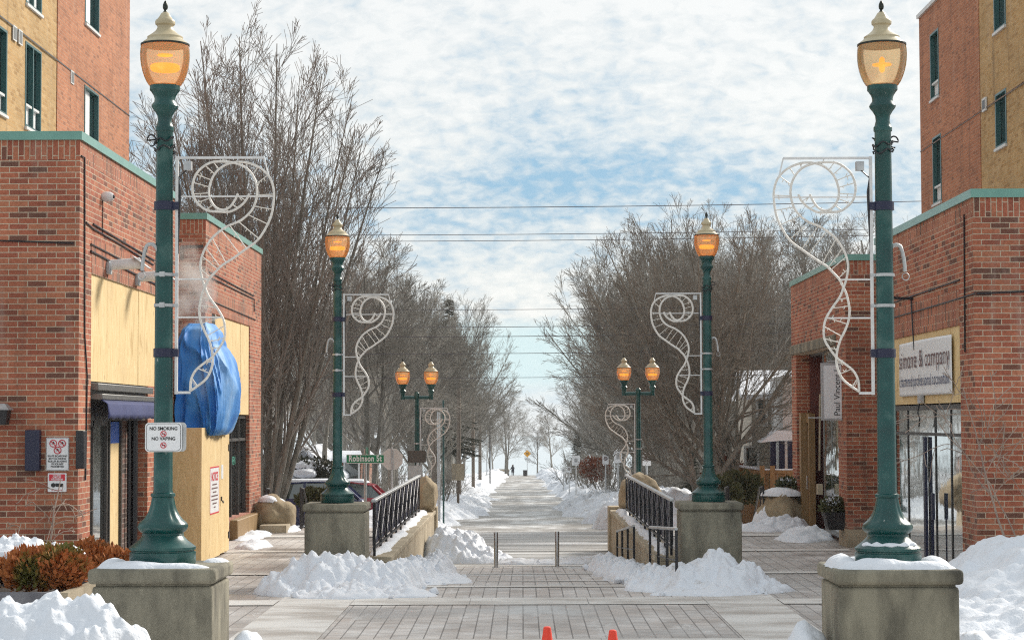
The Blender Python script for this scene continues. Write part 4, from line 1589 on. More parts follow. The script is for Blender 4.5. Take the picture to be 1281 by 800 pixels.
# ------------------------------------------------------------------ right low buildings
zR = at(1219, 247, 28.4).z
YC0, YC1 = 28.4, 36.2
tC = thing('brick_building', 'low red brick shop at right with the white accountant banner', 'building', (11, 32, 0), 'low brick shops along the plaza')
opC = (29.35, 34.9, 0.0, 3.83)
mb = MB()
mb.wall_x(XRW, XRW + .3, YC0, YC1, 0, zR - .27, [opC])
mb.box(XRW + .3, 16, YC0, YC0 + .3, 0, zR - .27)
mb.box(XRW + .3, 16, YC1 - .3, YC1, 0, zR - .27)
mb.box(15.7, 16, YC0 + .3, YC1 - .3, 0, zR - .27)
part('wall', mb, M['brick'], tC, smooth=False)
mb = MB()
mb.box(XRW, 16, YC0, YC0 + .3, zR - .27, zR)
mb.box(XRW, XRW + .3, YC0 + .3, YC1, zR - .27, zR)
part('soldier_course', mb, M['soldier'], tC, smooth=False)
part('coping', coping_ring(XRW, 16, YC0, YC1, zR), M['coping'], tC)
part('roof', MB().box(XRW + .4, 15.6, YC0 + .4, YC1 - .4, zR - .1, zR + .02), M['snow'], tC)
part('lintel_band', MB().box(XRW - .004, XRW, 29.35, 35.3, 3.835, 4.35), M['soldier'], tC, smooth=False)
part('plywood_panel', MB().box(XRW + .02, XRW + .08, 29.35, 34.9, 2.72, 3.83), M['ply'], tC)
xg = XRW + .07
gw = part('shopfront_glass', MB().box(xg, xg + .03, 29.35, 34.9, 0.0, 2.7), M['glass'], tC)
mb = MB()
for px_ in (1137, 1171.5, 1191):
    y = yz(px_, 600, xg)[0]
    mb.box(xg - .014, xg - .002, y - .025, y + .025, 0.0, 2.7)
mb.box(xg - .016, xg - .003, 29.35, 34.9, 2.22, 2.27)
mb.box(xg - .017, xg - .003, 29.35, 34.9, 2.62, 2.7)
for y in (29.38, 34.87):
    mb.box(xg - .015, xg - .003, y - .03, y + .03, 0, 2.7)
part('frame', mb, M['darkframe'], gw)
y = yz(1156, 600, xg - .06)[0]
dr = part('door_edge', MB().box(xg - .06, xg - .018, y - .07, y + .07, 0.05, 2.2), M['navy'], tC)
yh = yz(1170, 600, xg - .06)[0]
mb = MB().tube([(xg - .10, yh, .3), (xg - .10, yh, 1.35)], .014, 6).box(xg - .12, xg - .08, yh - .05, yh + .05, .95, 1.35)
part('door_handle', mb, M['navy'], tC)
X_ = XRW - .015
conduit(tC, [onX(1219, 367, X_), onX(1190, 376, X_), onX(1150, 388, X_), onX(1118, 397, X_)])
conduit(tC, [onX(1200, 350, X_), onX(1118, 378, X_)])
conduit(tC, [onX(1206, 268, X_), onX(1207, 440, X_)])
part('conduit', MB().tube([at(1222, 367, YC0 - .015), at(1290, 364, YC0 - .015)], .014, 6), M['black'], tC)

YD0, YD1 = 39.7, at(989.5, 500, 47.7).y
zD = zR
tD = thing('brick_building', 'low red brick shop at right with recessed timber entrance and projecting sign', 'building', (11, 44, 0), 'low brick shops along the plaza')
opD = (40.75, 46.9, 0.0, 3.95)
mb = MB()
mb.wall_x(XRW, XRW + .3, YD0, YD1, .35, zD - .27, [(opD[0], opD[1], .35, opD[3])])
mb.box(XRW + .3, 16, YD0, YD0 + .3, .35, zD - .27)
mb.box(XRW + .3, 16, YD1 - .3, YD1, .35, zD - .27)
mb.box(15.7, 16, YD0 + .3, YD1 - .3, 0, zD - .27)
part('wall', mb, M['brick'], tD, smooth=False)
part('plinth', MB().box(XRW - .01, XRW + .3, YD0 - .01, opD[0] - .005, 0, .348).box(XRW + .3, 16, YD0 - .01, YD0 + .3, 0, .348), M['conc_lite'], tD, smooth=False)
part('plinth', MB().box(XRW - .01, XRW + .3, opD[1] + .005, YD1, 0, .348), M['conc_lite'], tD, smooth=False)
mb = MB()
mb.box(XRW, 16, YD0, YD0 + .3, zD - .27, zD)
mb.box(XRW, XRW + .3, YD0 + .3, YD1, zD - .27, zD)
part('soldier_course', mb, M['soldier'], tD, smooth=False)
part('coping', coping_ring(XRW, 16, YD0, YD1, zD), M['coping'], tD)
part('roof', MB().box(XRW + .4, 15.6, YD0 + .4, YD1 - .4, zD - .1, zD + .02), M['snow'], tD)
part('lintel', MB().box(XRW - .06, XRW + .1, 40.9, YD1 - .05, 3.96, 4.17), M['conc'], tD, bevel=.02)
xe = XRW + .9
part('recess_wall', MB().box(xe, xe + .1, 40.75, 46.9, 0, 3.95), M['reddoor'], tD)
part('recess_ceiling', MB().box(XRW + .3, xe, 40.75, 46.9, 3.9, 3.95), M['darkframe'], tD)
part('recess_side', MB().box(XRW + .3, xe, 46.8, 46.9, 0, 3.9), M['reddoor'], tD)
part('timber_pilaster', MB().box(XRW + .04, XRW + .3, 46.5, 46.78, 0, 2.62), M['tanwood'], tD)
tw_ = part('transom_window', MB().box(xe - .03, xe - .005, 40.9, 46.7, 2.7, 3.88), M['glass'], tD)
mb = MB()
for y_ in (42.3, 43.8, 45.2):
    mb.box(xe - .06, xe - .031, y_ - .03, y_ + .03, 2.7, 3.88)
mb.box(xe - .061, xe - .032, 40.9, 46.7, 2.62, 2.7)
part('frame', mb, M['galv'], tw_)
y = yz(1013, 600, XRW + .25)[0]
dd = part('door', MB().box(XRW + .2, XRW + .28, y - .5, y + .5, .02, 2.35), M['reddoor'], tD)
mb = MB()
for q in (-.52, .52):
    mb.box(XRW + .16, XRW + .3, y + q - .06, y + q + .06, .02, 2.6)
mb.box(XRW + .16, XRW + .3, y - .46, y + .46, 2.4, 2.6)
part('door_frame', mb, M['tanwood'], dd)
part('handle', MB().tube([(XRW + .15, y - .3, .9), (XRW + .15, y - .3, 1.2)], .015, 6), M['steel'], dd)
gl0 = [(XRW + .05, 40.8), (XRW + .09, 40.8), (XRW + .24, 44.0), (XRW + .2, 44.0)]
gp_ = part('shop_window', MB().hexa([(a, b, .2) for a, b in gl0], [(a, b, 3.9) for a, b in gl0]), M['glass'], tD)
tn = [(XRW + .042, 40.82), (XRW + .046, 40.82), (XRW + .194, 43.96), (XRW + .19, 43.96)]
part('frosted_band', MB().hexa([(a - .003, b, .95) for a, b in tn], [(a - .003, b, 1.75) for a, b in tn]), M['glass_green'], gp_)
mb = MB()
mb.hexa([(a - .004, b, .1) for a, b in gl0], [(a - .004, b, .2) for a, b in gl0])
for f_ in (0, .5, 1):
    xx, yy = XRW + .045 + .15 * f_, 40.8 + 3.2 * f_
    mb.box(xx - .01, xx + .03, yy - .025, yy + .025, .2, 3.9)
part('frame', mb, M['alu'], gp_)
conduit(tD, [(XRW - .02, yz(1027, 500, XRW)[0], 3.0), (XRW - .02, yz(1026, 560, XRW)[0], 1.4)], .02, 'conc_lite')
a, z = yz(1027, 612, XRW)
part('electrical_box', MB().box(XRW - .08, XRW + .02, a - .12, a + .12, z - .1, z + .12), M['conc_lite'], tD)

XT2 = 10.4
tU = thing('apartment_tower', 'red and tan brick apartment block rising behind the right shops', 'building', (16, 46, 0))
yE2 = yz(1150.5, 100, XT2)[0]
yS2 = yz(1225, 100, XT2)[0]
zTop = yz(1150.5, 18, XT2)[1]
wins = []
for xa, xb, yt, yb_, yl in ((1174.5, 1164.5, 34, 119, 100), (1176, 1166, 167, 252, 232), (1257, 1244, 110, 180, None), (1258, 1244, -40, 30, None)):
    a, b = yz(xa, 100, XT2)[0], yz(xb, 100, XT2)[0]
    wins.append((a, b, yz(xa, yb_, XT2)[1], yz(xa, yt, XT2)[1], yz(xa, yl, XT2)[1] if yl else None, False))
mb = MB().wall_x(XT2, XT2 + .3, yS2, yE2, 0, zTop - .1, [w_[:4] for w_ in wins if w_[0] > yS2])
mb.box(XT2 + .3, 24, yE2 - .3, yE2, 0, zTop - .1)
part('brick_wall', mb, M['brick_tower'], tU, smooth=False)
mb = MB().wall_x(XT2 + .02, XT2 + .32, 36, yS2, 0, zTop - .1, [w_[:4] for w_ in wins if w_[0] < yS2])
mb.box(XT2 + .32, 24, 36, 36.3, 0, zTop - .1)
part('tan_wall', mb, M['brick_tan'], tU, smooth=False)
part('coping', MB().box(XT2 - .06, 24, 36, yE2 + .05, zTop - .1, zTop), M['winframe'], tU)
for a, b, z0, z1, lz, wd in wins:
    o = tower_window(tU, XT2 + (0.02 if a < yS2 else 0), -1, a, b, z0, z1, lz, False)
    part('curtain', MB().box(XT2 + .085, XT2 + .104, a + .05, a + (b - a) * .3, z0 + .05, z1 - .05), M['blind'], o)
a, z = yz(1232, 131, XT2)
f = part('vent', MB().box(XT2 - .03, XT2 + .01, a - .18, a + .18, z - .15, z + .15), M['winframe'], tU)
part('louvre', MB().box(XT2 - .035, XT2 - .03, a - .12, a + .12, z - .1, z + .1), M['darkframe'], f)
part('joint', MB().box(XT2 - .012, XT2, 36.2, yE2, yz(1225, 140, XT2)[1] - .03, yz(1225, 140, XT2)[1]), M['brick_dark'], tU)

# ------------------------------------------------------------------ things on the left walls
c = at(42, 562, 27.97)
mb = MB().box(c.x - .10, c.x + .10, 27.88, 27.998, c.z - .29, c.z + .27)
o = single('wall_light', mb, M['navy'], 'flat navy box light on the brick front left of the skateboard sign', 'wall light', bevel=.01)
p_ = onX(101, 562, XL + .05)
mb = MB().box(XL + .001, XL + .11, p_.y - .10, p_.y + .10, p_.z - .26, p_.z + .26)
single('wall_light', mb, M['black'], 'slim black box light edge-on at the shop corner by the pipe', 'wall light', bevel=.01)
# lantern at far left
c = at(1, 518, 27.8)
t = thing('wall_lantern', 'black wall lantern cut off by the left edge of the photo', 'wall light', (c.x, 27.99, c.z - .15))
mb = MB().hexa([(c.x - .09, 27.7, c.z - .14), (c.x + .09, 27.7, c.z - .14), (c.x + .09, 27.88, c.z - .14), (c.x - .09, 27.88, c.z - .14)], [(c.x - .12, 27.68, c.z + .06), (c.x + .12, 27.68, c.z + .06), (c.x + .12, 27.9, c.z + .06), (c.x - .12, 27.9, c.z + .06)])
part('body', mb, M['black'], t)
part('roof', MB().hexa([(c.x - .15, 27.64, c.z + .06), (c.x + .15, 27.64, c.z + .06), (c.x + .15, 27.94, c.z + .06), (c.x - .15, 27.94, c.z + .06)], [(c.x - .06, 27.75, c.z + .15), (c.x + .06, 27.75, c.z + .15), (c.x + .06, 27.88, c.z + .15), (c.x - .06, 27.88, c.z + .15)]), M['galv'], t)
part('bracket', MB().box(c.x - .03, c.x + .03, 27.88, 27.998, c.z - .04, c.z + .04), M['black'], t)

# skateboard sign
c = at(72, 567.5, 27.985)
t = thing('prohibition_sign', 'white sign with three red prohibition symbols on the brick front', 'sign', (c.x, c.y, c.z - .24))
part('panel', board(c, .315, .455, 27.98, 27.997, .02), M['signwhite'], t)
mb = MB()
mb.tube([(c.x + x * .96, 27.978, c.z + z * .97) for x, z in rrect(.315, .455, .02)] + [(c.x + .1575 * .96, 27.978, c.z + .2075 * .97)], .0022, 4)
part('border', mb, M['ink'], t)
for dx, dz in ((-.058, .145), (.062, .145), (.002, .052)):
    part('prohibition_symbol', ring_y(MB(), (c.x + dx, 0, c.z + dz), .047, .006, 27.974), M['redink'], t)
    mb = MB().bar((c.x + dx - .024, 27.976, c.z + dz - .008), (c.x + dx + .024, 27.976, c.z + dz + .006), .012, .004)
    mb.box(c.x + dx - .006, c.x + dx + .010, 27.975, 27.978, c.z + dz, c.z + dz + .024)
    part('pictogram', mb, M['ink'], t)
for i, s_ in enumerate(('SKATE BOARDING', 'BICYCLE RIDING', 'ROLLER BLADING', 'IN SQUARE', 'PROHIBITED')):
    text(s_, .036, (c.x, 27.977, c.z - .028 - i * .036), FRONT, M['ink'], t, sx=.9, bold=.0006)
# cctv sign
c = at(71.5, 603, 27.985)
t = thing('camera_warning_sign', 'red and white closed circuit television sign below the skateboard sign', 'sign', (c.x, c.y, c.z - .13))
part('panel', board(c, .255, .255, 27.98, 27.997, .008), M['signwhite'], t)
part('red_header', MB().box(c.x - .108, c.x + .108, 27.974, 27.9795, c.z + .025, c.z + .112), M['redink'], t)
for i, s_ in enumerate(('CLOSED', 'CIRCUIT', 'TELEVISION')):
    text(s_, .031, (c.x, 27.972, c.z + .097 - i * .028), FRONT, M['signwhite'], t, bold=.0008)
mb = MB().prism_y([(c.x - .02, c.z - .055), (c.x + .05, c.z - .06), (c.x + .085, c.z - .06), (c.x + .085, c.z - .015), (c.x + .05, c.z - .015), (c.x - .02, c.z - .01)], 27.975, 27.979)
mb.prism_y([(c.x - .052 + .03 * math.cos(a), c.z - .036 + .03 * math.sin(a)) for a in [k / 16 * 2 * PI for k in range(16)]], 27.974, 27.979)
part('camera_pictogram', mb, M['ink'], t)
text('IN OPERATION', .022, (c.x, 27.977, c.z - .105), FRONT, M['redink'], t)

# floodlights, security camera
for px_, py_, lab in ((150, 331, 'pale cylindrical floodlight nearer the shop corner above the plywood'), (186, 346, 'pale cylindrical floodlight nearest the lamp pole above the plywood')):
    p_ = onX(px_ - 16, py_ + 2, XL)
    t = thing('floodlight', lab, 'floodlight', (XL, p_.y, p_.z), 'floodlights above the plywood front')
    part('mount', MB().box(XL, XL + .06, p_.y - .09, p_.y + .09, p_.z - .12, p_.z + .07), M['galv'], t, bevel=.01)
    mb = MB()
    pts = [(XL + .05, p_.y, p_.z + .02), (XL + .48, p_.y + .05, p_.z + .05)]
    mb.tube(pts, [.075, .085], 20)
    part('housing', mb, M['globe_cap'] if False else M['whitepaint'], t)
    mb = MB().hexa([(XL + .38, p_.y - .1, p_.z + .14), (XL + .38, p_.y + .16, p_.z + .14), (XL + .62, p_.y + .18, p_.z - .04), (XL + .62, p_.y - .08, p_.z - .04)], [(XL + .39, p_.y - .1, p_.z + .15), (XL + .39, p_.y + .16, p_.z + .15), (XL + .63, p_.y + .18, p_.z - .03), (XL + .63, p_.y - .08, p_.z - .03)])
    part('visor', mb, M['galv'], t)
p_ = onX(128, 246, XL)
t = thing('security_camera', 'small white dome security camera high on the left brick wall', 'camera', (XL, p_.y, p_.z))
mb = MB().tube([(XL, p_.y, p_.z), (XL + .05, p_.y, p_.z), (XL + .12, p_.y, p_.z), (XL + .16, p_.y, p_.z)], [.06, .075, .07, .045], 16)
part('housing', mb, M['whitepaint'], t)
part('lens', MB().tube([(XL + .155, p_.y, p_.z), (XL + .18, p_.y, p_.z - .005)], [.035, .02], 12), M['black'], t)
part('wire', MB().tube([(XL + .012, p_.y - .02, p_.z - .06), (XL + .012, p_.y - .02, p_.z - .55)], .008, 5), M['black'], t)

# plywood booth, tarp, notice
bx0, bx1 = -6.09, at(252, 620, 35.3).x
by0, by1 = 35.3, yz(286.5, 620, bx1)[0]
bz = at(252, 537, 35.3).z
t = thing('plywood_booth', 'tall plywood hoarding booth with a door beside the near left lamp', 'booth', ((bx0 + bx1) / 2, (by0 + by1) / 2, 0))
part('front_panel', MB().box(bx0, bx1, by0, by0 + .03, 0.02, bz), M['ply'], t)
ym = yz(275.5, 620, bx1)[0]
part('side_panel', MB().box(bx1 - .03, bx1, by0 + .032, ym - .008, 0.04, bz), M['ply'], t)
part('door', MB().box(bx1 - .03, bx1, ym + .008, by1, 0.06, bz - .02), M['ply'], t)
part('roof', MB().box(bx0, bx1, by0, by1, bz + .002, bz + .03), M['ply'], t)
part('back_panel', MB().box(bx0, bx1 - .04, by1 - .03, by1, 0.02, bz - .02), M['ply'], t)
mb = MB()
for z in (.35, bz - .35):
    mb.box(bx1, bx1 + .015, by1 - .12, by1 - .01, z - .06, z + .06)
part('hinge', mb, M['black'], t)
mb = MB().box(bx1, bx1 + .02, ym + .06, ym + .12, 1.02, 1.10).tube([(bx1 + .03, ym + .08, 1.03), (bx1 + .05, ym + .08, .98)], .015, 6)
part('latch', mb, M['darkframe'], t)
o = single('paper_sheet', MB().box(bx1 + .002, bx1 + .005, ym + .1, ym + .34, 1.42, 1.68), M['signwhite'], 'small white sheet on the plywood booth door', 'notice')
ya_, yb_ = yz(262.5, 600, bx1)[0], yz(273.8, 600, bx1)[0]
zt_, zb_ = yz(268, 583, bx1)[1], yz(268, 642, bx1)[1]
t = thing('notice_poster', 'tall white notice with red heading on the plywood booth', 'notice', (bx1, (ya_ + yb_) / 2, zb_))
part('sheet', MB().box(bx1 + .001, bx1 + .004, ya_, yb_, zb_, zt_), M['signwhite'], t)
mb = MB()
for z0_, z1_ in ((zb_, zb_ + .025), (zt_ - .025, zt_)):
    mb.box(bx1 + .004, bx1 + .006, ya_, yb_, z0_, z1_)
for y0_, y1_ in ((ya_, ya_ + .025), (yb_ - .025, yb_)):
    mb.box(bx1 + .004, bx1 + .006, y0_, y1_, zb_ + .025, zt_ - .025)
part('border', mb, M['redink'], t)
hh = zt_ - zb_
text('NOTICE', .21, (bx1 + .006, (ya_ + yb_) / 2, zt_ - .22 * hh), FACE_PX, M['redink'], t, bold=.006)
mb = MB()
for k, wd in enumerate((.5, .66, .4, .7, .7, .45, .2)):
    z = zt_ - (.38 + .08 * k) * hh
    ymid = (ya_ + yb_) / 2
    mb.box(bx1 + .004, bx1 + .006, ymid - wd * (yb_ - ya_) / 2, ymid + wd * (yb_ - ya_) / 2, z - .012, z + .012)
part('text_lines', mb, M['maroon'], t)

# blue tarp
mt, tnt, tb = newmat('blue_tarpaulin')
no = N(tnt, 'ShaderNodeTexNoise')
no.inputs['Scale'].default_value = 1.6
no.inputs['Detail'].default_value = 3
tcn = N(tnt, 'ShaderNodeTexCoord')
mpn = N(tnt, 'ShaderNodeMapping')
mpn.inputs['Scale'].default_value = (1.0, .8, .6)
mpn.inputs['Rotation'].default_value = (.35, 0, 0)
tnt.links.new(tcn.outputs['Object'], mpn.inputs[0])
tnt.links.new(mpn.outputs[0], no.inputs['Vector'])
rp = N(tnt, 'ShaderNodeValToRGB')
setramp(rp, [(.34, (.02, .15, .50)), (.48, (.05, .24, .62)), (.62, (.17, .38, .72)), (.78, (.42, .57, .80))])  # paler blues put light along the folds into the colour
tnt.links.new(no.outputs['Fac'], rp.inputs['Fac'])
tnt.links.new(rp.outputs[0], tb.inputs['Base Color'])
tb.inputs['Roughness'].default_value = .62
tb.inputs['Specular IOR Level'].default_value = .3
n2 = N(tnt, 'ShaderNodeTexNoise')
n2.inputs['Scale'].default_value = 3.5
n2.inputs['Detail'].default_value = 3
tnt.links.new(mpn.outputs[0], n2.inputs['Vector'])
bp = N(tnt, 'ShaderNodeBump')
bp.inputs['Strength'].default_value = .5
bp.inputs['Distance'].default_value = .08
tnt.links.new(n2.outputs['Fac'], bp.inputs['Height'])
tnt.links.new(bp.outputs[0], tb.inputs['Normal'])
nz, na = 60, 220
vs = []
tcx, tcy = (bx0 + bx1) / 2, (by0 + by1) / 2 + .1
zt0, zt1 = bz - .10, at(240, 402, 36).z
KS = [(0, 1.04), (.06, 1.12), (.2, 1.18), (.45, 1.15), (.65, 1.08), (.82, .96), (.93, .80), (1.0, .52)]


def kprof(s_):
    for (a_, ka), (b_, kb) in zip(KS, KS[1:]):
        if s_ <= b_:
            t_ = (s_ - a_) / (b_ - a_)
            return ka + (kb - ka) * (t_ * t_ * (3 - 2 * t_) * .5 + t_ * .5)
    return KS[-1][1]


for j in range(nz + 1):
    s = j / nz
    z = zt0 + (zt1 - zt0) * (1 - (1 - s) ** 1.0)
    k = kprof(s)
    for i in range(na):
        a = 2 * PI * i / na
        ca, sa = math.cos(a), math.sin(a)
        e = 2 / 4.2
        ux = math.copysign(abs(ca) ** e, ca)
        uy = math.copysign(abs(sa) ** e, sa)
        r1 = 1 - abs(mn.noise((ca * 1.5 + s * .9, sa * 1.5 - s * .9, s * .9 + 2)))
        r2 = 1 - abs(mn.noise((ca * 3.4 + s * 1.6, sa * 3.4 + s * 1.2, s * 1.5 + 8)))
        r3 = 1 - abs(mn.noise((ca * 7 + s * 2, sa * 7, s * 4 + 5)))
        pl_ = mn.noise((ca * 1.2 + 7, sa * 1.2, s * 1.6))
        fold = 1 + (1 - .7 * s ** 3) * (.15 * (r1 ** 6 - .45) + .085 * (r2 ** 6 - .45) + .025 * (r3 ** 4 - .5) + .08 * pl_)
        bulge = .27 * math.sin(PI * min(1, s * 1.25)) ** .7 * max(0, ca) ** 1.6 * (.55 + .45 * max(0, sa + .4)) if s < .8 else 0
        hem = .045 * mn.noise((ca * 5, sa * 5, 2)) * (1 - s) ** 4
        vs.append((tcx + ux * .36 * k * fold + bulge, tcy + uy * 1.22 * k * fold, z + hem + .04 * pl_ * s))
fs = [(j * na + i, j * na + (i + 1) % na, (j + 1) * na + (i + 1) % na, (j + 1) * na + i) for j in range(nz) for i in range(na)]
fs.append(tuple(range(nz * na, (nz + 1) * na)))
fs.append(tuple(reversed(range(na))))
single('tarpaulin', MB().add(vs, fs), mt, 'bulging blue tarpaulin wrapped over the top of the plywood booth', 'tarp', sharp=60)

# steam
vm = bpy.data.materials.new('steam')
vm.use_nodes = True
vn = vm.node_tree
vn.nodes.remove(vn.nodes['Principled BSDF'])
pvn = N(vn, 'ShaderNodeVolumePrincipled')
pvn.inputs['Color'].default_value = (.92, .88, .85, 1)
tcn = N(vn, 'ShaderNodeTexCoord')
no = N(vn, 'ShaderNodeTexNoise')
no.inputs['Scale'].default_value = 2.6
no.inputs['Detail'].default_value = 4
vn.links.new(tcn.outputs['Object'], no.inputs['Vector'])
ln = N(vn, 'ShaderNodeVectorMath', operation='LENGTH')
mpv = N(vn, 'ShaderNodeMapping')
mpv.inputs['Scale'].default_value = (1 / .55, 1 / .8, 1 / 1.05)
mpv.inputs['Location'].default_value = (0, 0, -1.0)
vn.links.new(tcn.outputs['Object'], mpv.inputs[0])
vn.links.new(mpv.outputs[0], ln.inputs[0])
fo = math_n(vn, 'SUBTRACT', 1.0, ln.outputs['Value'], clamp=True)
mrv = N(vn, 'ShaderNodeMapRange')
mrv.inputs[1].default_value = .42
mrv.inputs[2].default_value = .62
mrv.inputs[4].default_value = 5.0
vn.links.new(no.outputs['Fac'], mrv.inputs[0])
vn.links.new(math_n(vn, 'MULTIPLY', fo, mrv.outputs[0]), pvn.inputs['Density'])
vn.links.new(pvn.outputs[0], vn.nodes['Material Output'].inputs['Volume'])
sb = at(238, 435, 37.6)
mb = MB().lathe([(.02, 0), (.35, .15), (.5, .6), (.52, 1.1), (.45, 1.6), (.25, 1.95), (.02, 2.05)], (sb.x, 37.6, sb.z), 20)
o = single('steam', mb, vm, 'thin white steam drifting up the brick above the tarpaulin', 'steam', loc=(sb.x, 37.6, sb.z))
o['kind'] = 'stuff'

# ------------------------------------------------------------------ things on the right walls
# banner
xb_ = XRW - .005
ya_, yb_ = yz(1192, 450, xb_)[0], yz(1126, 450, xb_)[0]
zt_, zb_ = yz(1192, 418, xb_)[1], yz(1192, 492, xb_)[1]
t = thing('banner', 'white accountant banner with maroon lettering tied over the plywood', 'banner', (xb_, (ya_ + yb_) / 2, zb_))
vs = []
for j in range(21):
    for i in range(31):
        y = ya_ + (yb_ - ya_) * i / 30
        z = zb_ + (zt_ - zb_) * j / 20 + .012 * math.sin(i / 30 * PI) * (1 if j > 15 else 0)
        vs.append((xb_ - .012 + .010 * mn.noise((y * 1.4, z * 1.4, 3)), y, z))
fs = [(j * 31 + i, j * 31 + i + 1, (j + 1) * 31 + i + 1, (j + 1) * 31 + i) for j in range(20) for i in range(30)]
o = part('sheet', MB().add(vs, fs), M['signwhite'], t)
o.modifiers.new('solid', 'SOLIDIFY').thickness = .003
ymid, hh, ww = (ya_ + yb_) / 2, zt_ - zb_, yb_ - ya_


def fit_text(body, width, height, loc, rot, mat, parent, bold=0.0):
    o = text(body, height, loc, rot, mat, parent, bold=bold, spacing=1.12)
    bpy.context.view_layer.update()
    wd = max(v[0] for v in o.bound_box) - min(v[0] for v in o.bound_box)
    f = width / wd
    o.matrix_basis = o.matrix_basis @ Matrix.Diagonal((f, 1, 1, 1))
    return o


fit_text('simone & company', ww * .95, .40, (xb_ - .036, ymid, zb_ + hh * .66), FACE_MX, M['maroon'], t)
fit_text('chartered professional accountant', ww * .95, .26, (xb_ - .036, ymid, zb_ + hh * .27), FACE_MX, M['indigo'], t)
# wire loop lamp under the banner, wall lamp above
p_ = onX(1142, 372, XRW)
t = thing('wall_lamp', 'slim black wall lamp sticking out above the accountant banner', 'wall light', (XRW, p_.y, p_.z))
part('head', MB().bar((XRW, p_.y, p_.z - .02), (XRW - .42, p_.y, p_.z), .09, .04), M['black'], t)
part('cable', MB().tube([(XRW - .03, p_.y, p_.z - .02), (XRW - .03, p_.y - .1, p_.z - .5), (XRW - .02, p_.y - .15, p_.z - .85)], .012, 5), M['black'], t)
p_ = onX(1154, 500, XRW)
t = thing('junction_box', 'small metal junction box with looping cable below the banner', 'electrical box', (XRW, p_.y, p_.z))
part('box', MB().box(XRW - .06, XRW, p_.y - .11, p_.y + .11, p_.z - .05, p_.z + .08), M['galv'], t)
part('cable', MB().tube([(XRW - .04, p_.y + .05, p_.z - .05), (XRW - .06, p_.y + .09, p_.z - .2), (XRW - .05, p_.y - .02, p_.z - .3), (XRW - .05, p_.y + .06, p_.z - .42)], .012, 5), M['black'], t)
# projecting sign
ps0, ps1 = at(1028, 455, 40.3), at(1061, 524, 40.3)
t = thing('projecting_sign', 'white vertical projecting shop sign with dark serif lettering', 'sign', ((ps0.x + ps1.x) / 2, 40.3, ps1.z))
o = part('panel', MB().box(ps0.x, ps1.x, 40.27, 40.33, ps1.z, ps0.z), M['signwhite'], t)
mb = MB()
for x in (ps0.x, ps1.x):
    mb.box(x - .02, x + .02, 40.26, 40.34, ps1.z - .02, ps0.z + .02)
for z in (ps0.z, ps1.z):
    mb.box(ps0.x + .02, ps1.x - .02, 40.262, 40.338, z - .02, z + .02)
part('frame', mb, M['galv'], t)
o = text('Paul Vincent L', .165, ((ps0.x + ps1.x) / 2 + .04, 40.266, (ps0.z + ps1.z) / 2), FRONT @ Matrix.Rotation(PI / 2, 3, 'Z'), M['ink'], t)
mb = MB().tube([(ps0.x + .1, 40.3, ps0.z + .05), (XRW + .1, 40.3, ps0.z + .05)], .015, 6)
mb.tube([(ps0.x - .28, 40.3, ps1.z + .03), (ps0.x, 40.3, ps1.z + .03)], .012, 6)
part('bracket', mb, M['galv'], t)


def leaf_cloud(mb, c, r, n, rnd, size=(.03, .07), up=.4, shape=1.0):
    for _ in range(n):
        a, u = rnd.uniform(0, 2 * PI), rnd.uniform(-1, 1)
        q = rnd.random() ** (1 / 2.2)
        s = math.sqrt(1 - u * u)
        d = Vector((s * math.cos(a), s * math.sin(a), u))
        f = q * (1 + .22 * mn.noise(d * 2.2 + Vector((c[0], c[1], 0))))
        p = Vector(c) + Vector((d.x * r[0], d.y * r[1], d.z * r[2])) * f
        L = rnd.uniform(*size)
        t_ = (d + Vector((rnd.uniform(-.7, .7), rnd.uniform(-.7, .7), up + rnd.uniform(-.4, .6)))).normalized()
        w_ = t_.orthogonal().normalized()
        w_ = (Matrix.Rotation(rnd.uniform(0, 2 * PI), 3, t_) @ w_) * L * .28
        mb.add([p - w_ * .4, p + t_ * L * .55 + w_, p + t_ * L, p + t_ * L * .5 - w_], [(0, 1, 2, 3)])
    return mb


def wall_planter(y, z0, z1, label, seed):
    t = thing('wall_planter', label, 'planter', (XRW - .2, y, z0), 'dark wall planters beside the recessed entrance')
    mb = MB().hexa([(XRW - .30, y - .16, z0), (XRW - .002, y - .16, z0), (XRW - .002, y + .16, z0), (XRW - .30, y + .16, z0)], [(XRW - .40, y - .26, z1), (XRW - .002, y - .26, z1), (XRW - .002, y + .26, z1), (XRW - .40, y + .26, z1)])
    part('pot', mb, M['pot'], t)
    rnd = random.Random(seed)
    part('greenery', leaf_cloud(MB(), (XRW - .22, y, z1 + .10), (.24, .3, .17), 500, rnd, (.05, .12)), M['olive'], t, smooth=False)
    part('snow', leaf_cloud(MB(), (XRW - .22, y, z1 + .19), (.16, .2, .05), 260, rnd, (.05, .08), 0), M['snow'], t, smooth=False)


a, z = yz(1055, 660, XRW - .2)
wall_planter(40.25, at(1050, 662, 40.2).z, at(1050, 640, 40.2).z, 'dark wall planter with snowy greens below the projecting sign', 5)
wall_planter(47.1, at(990, 638, 47.1).z, at(990, 612, 47.1).z, 'dark wall planter with snowy greens at the far end pier', 6)

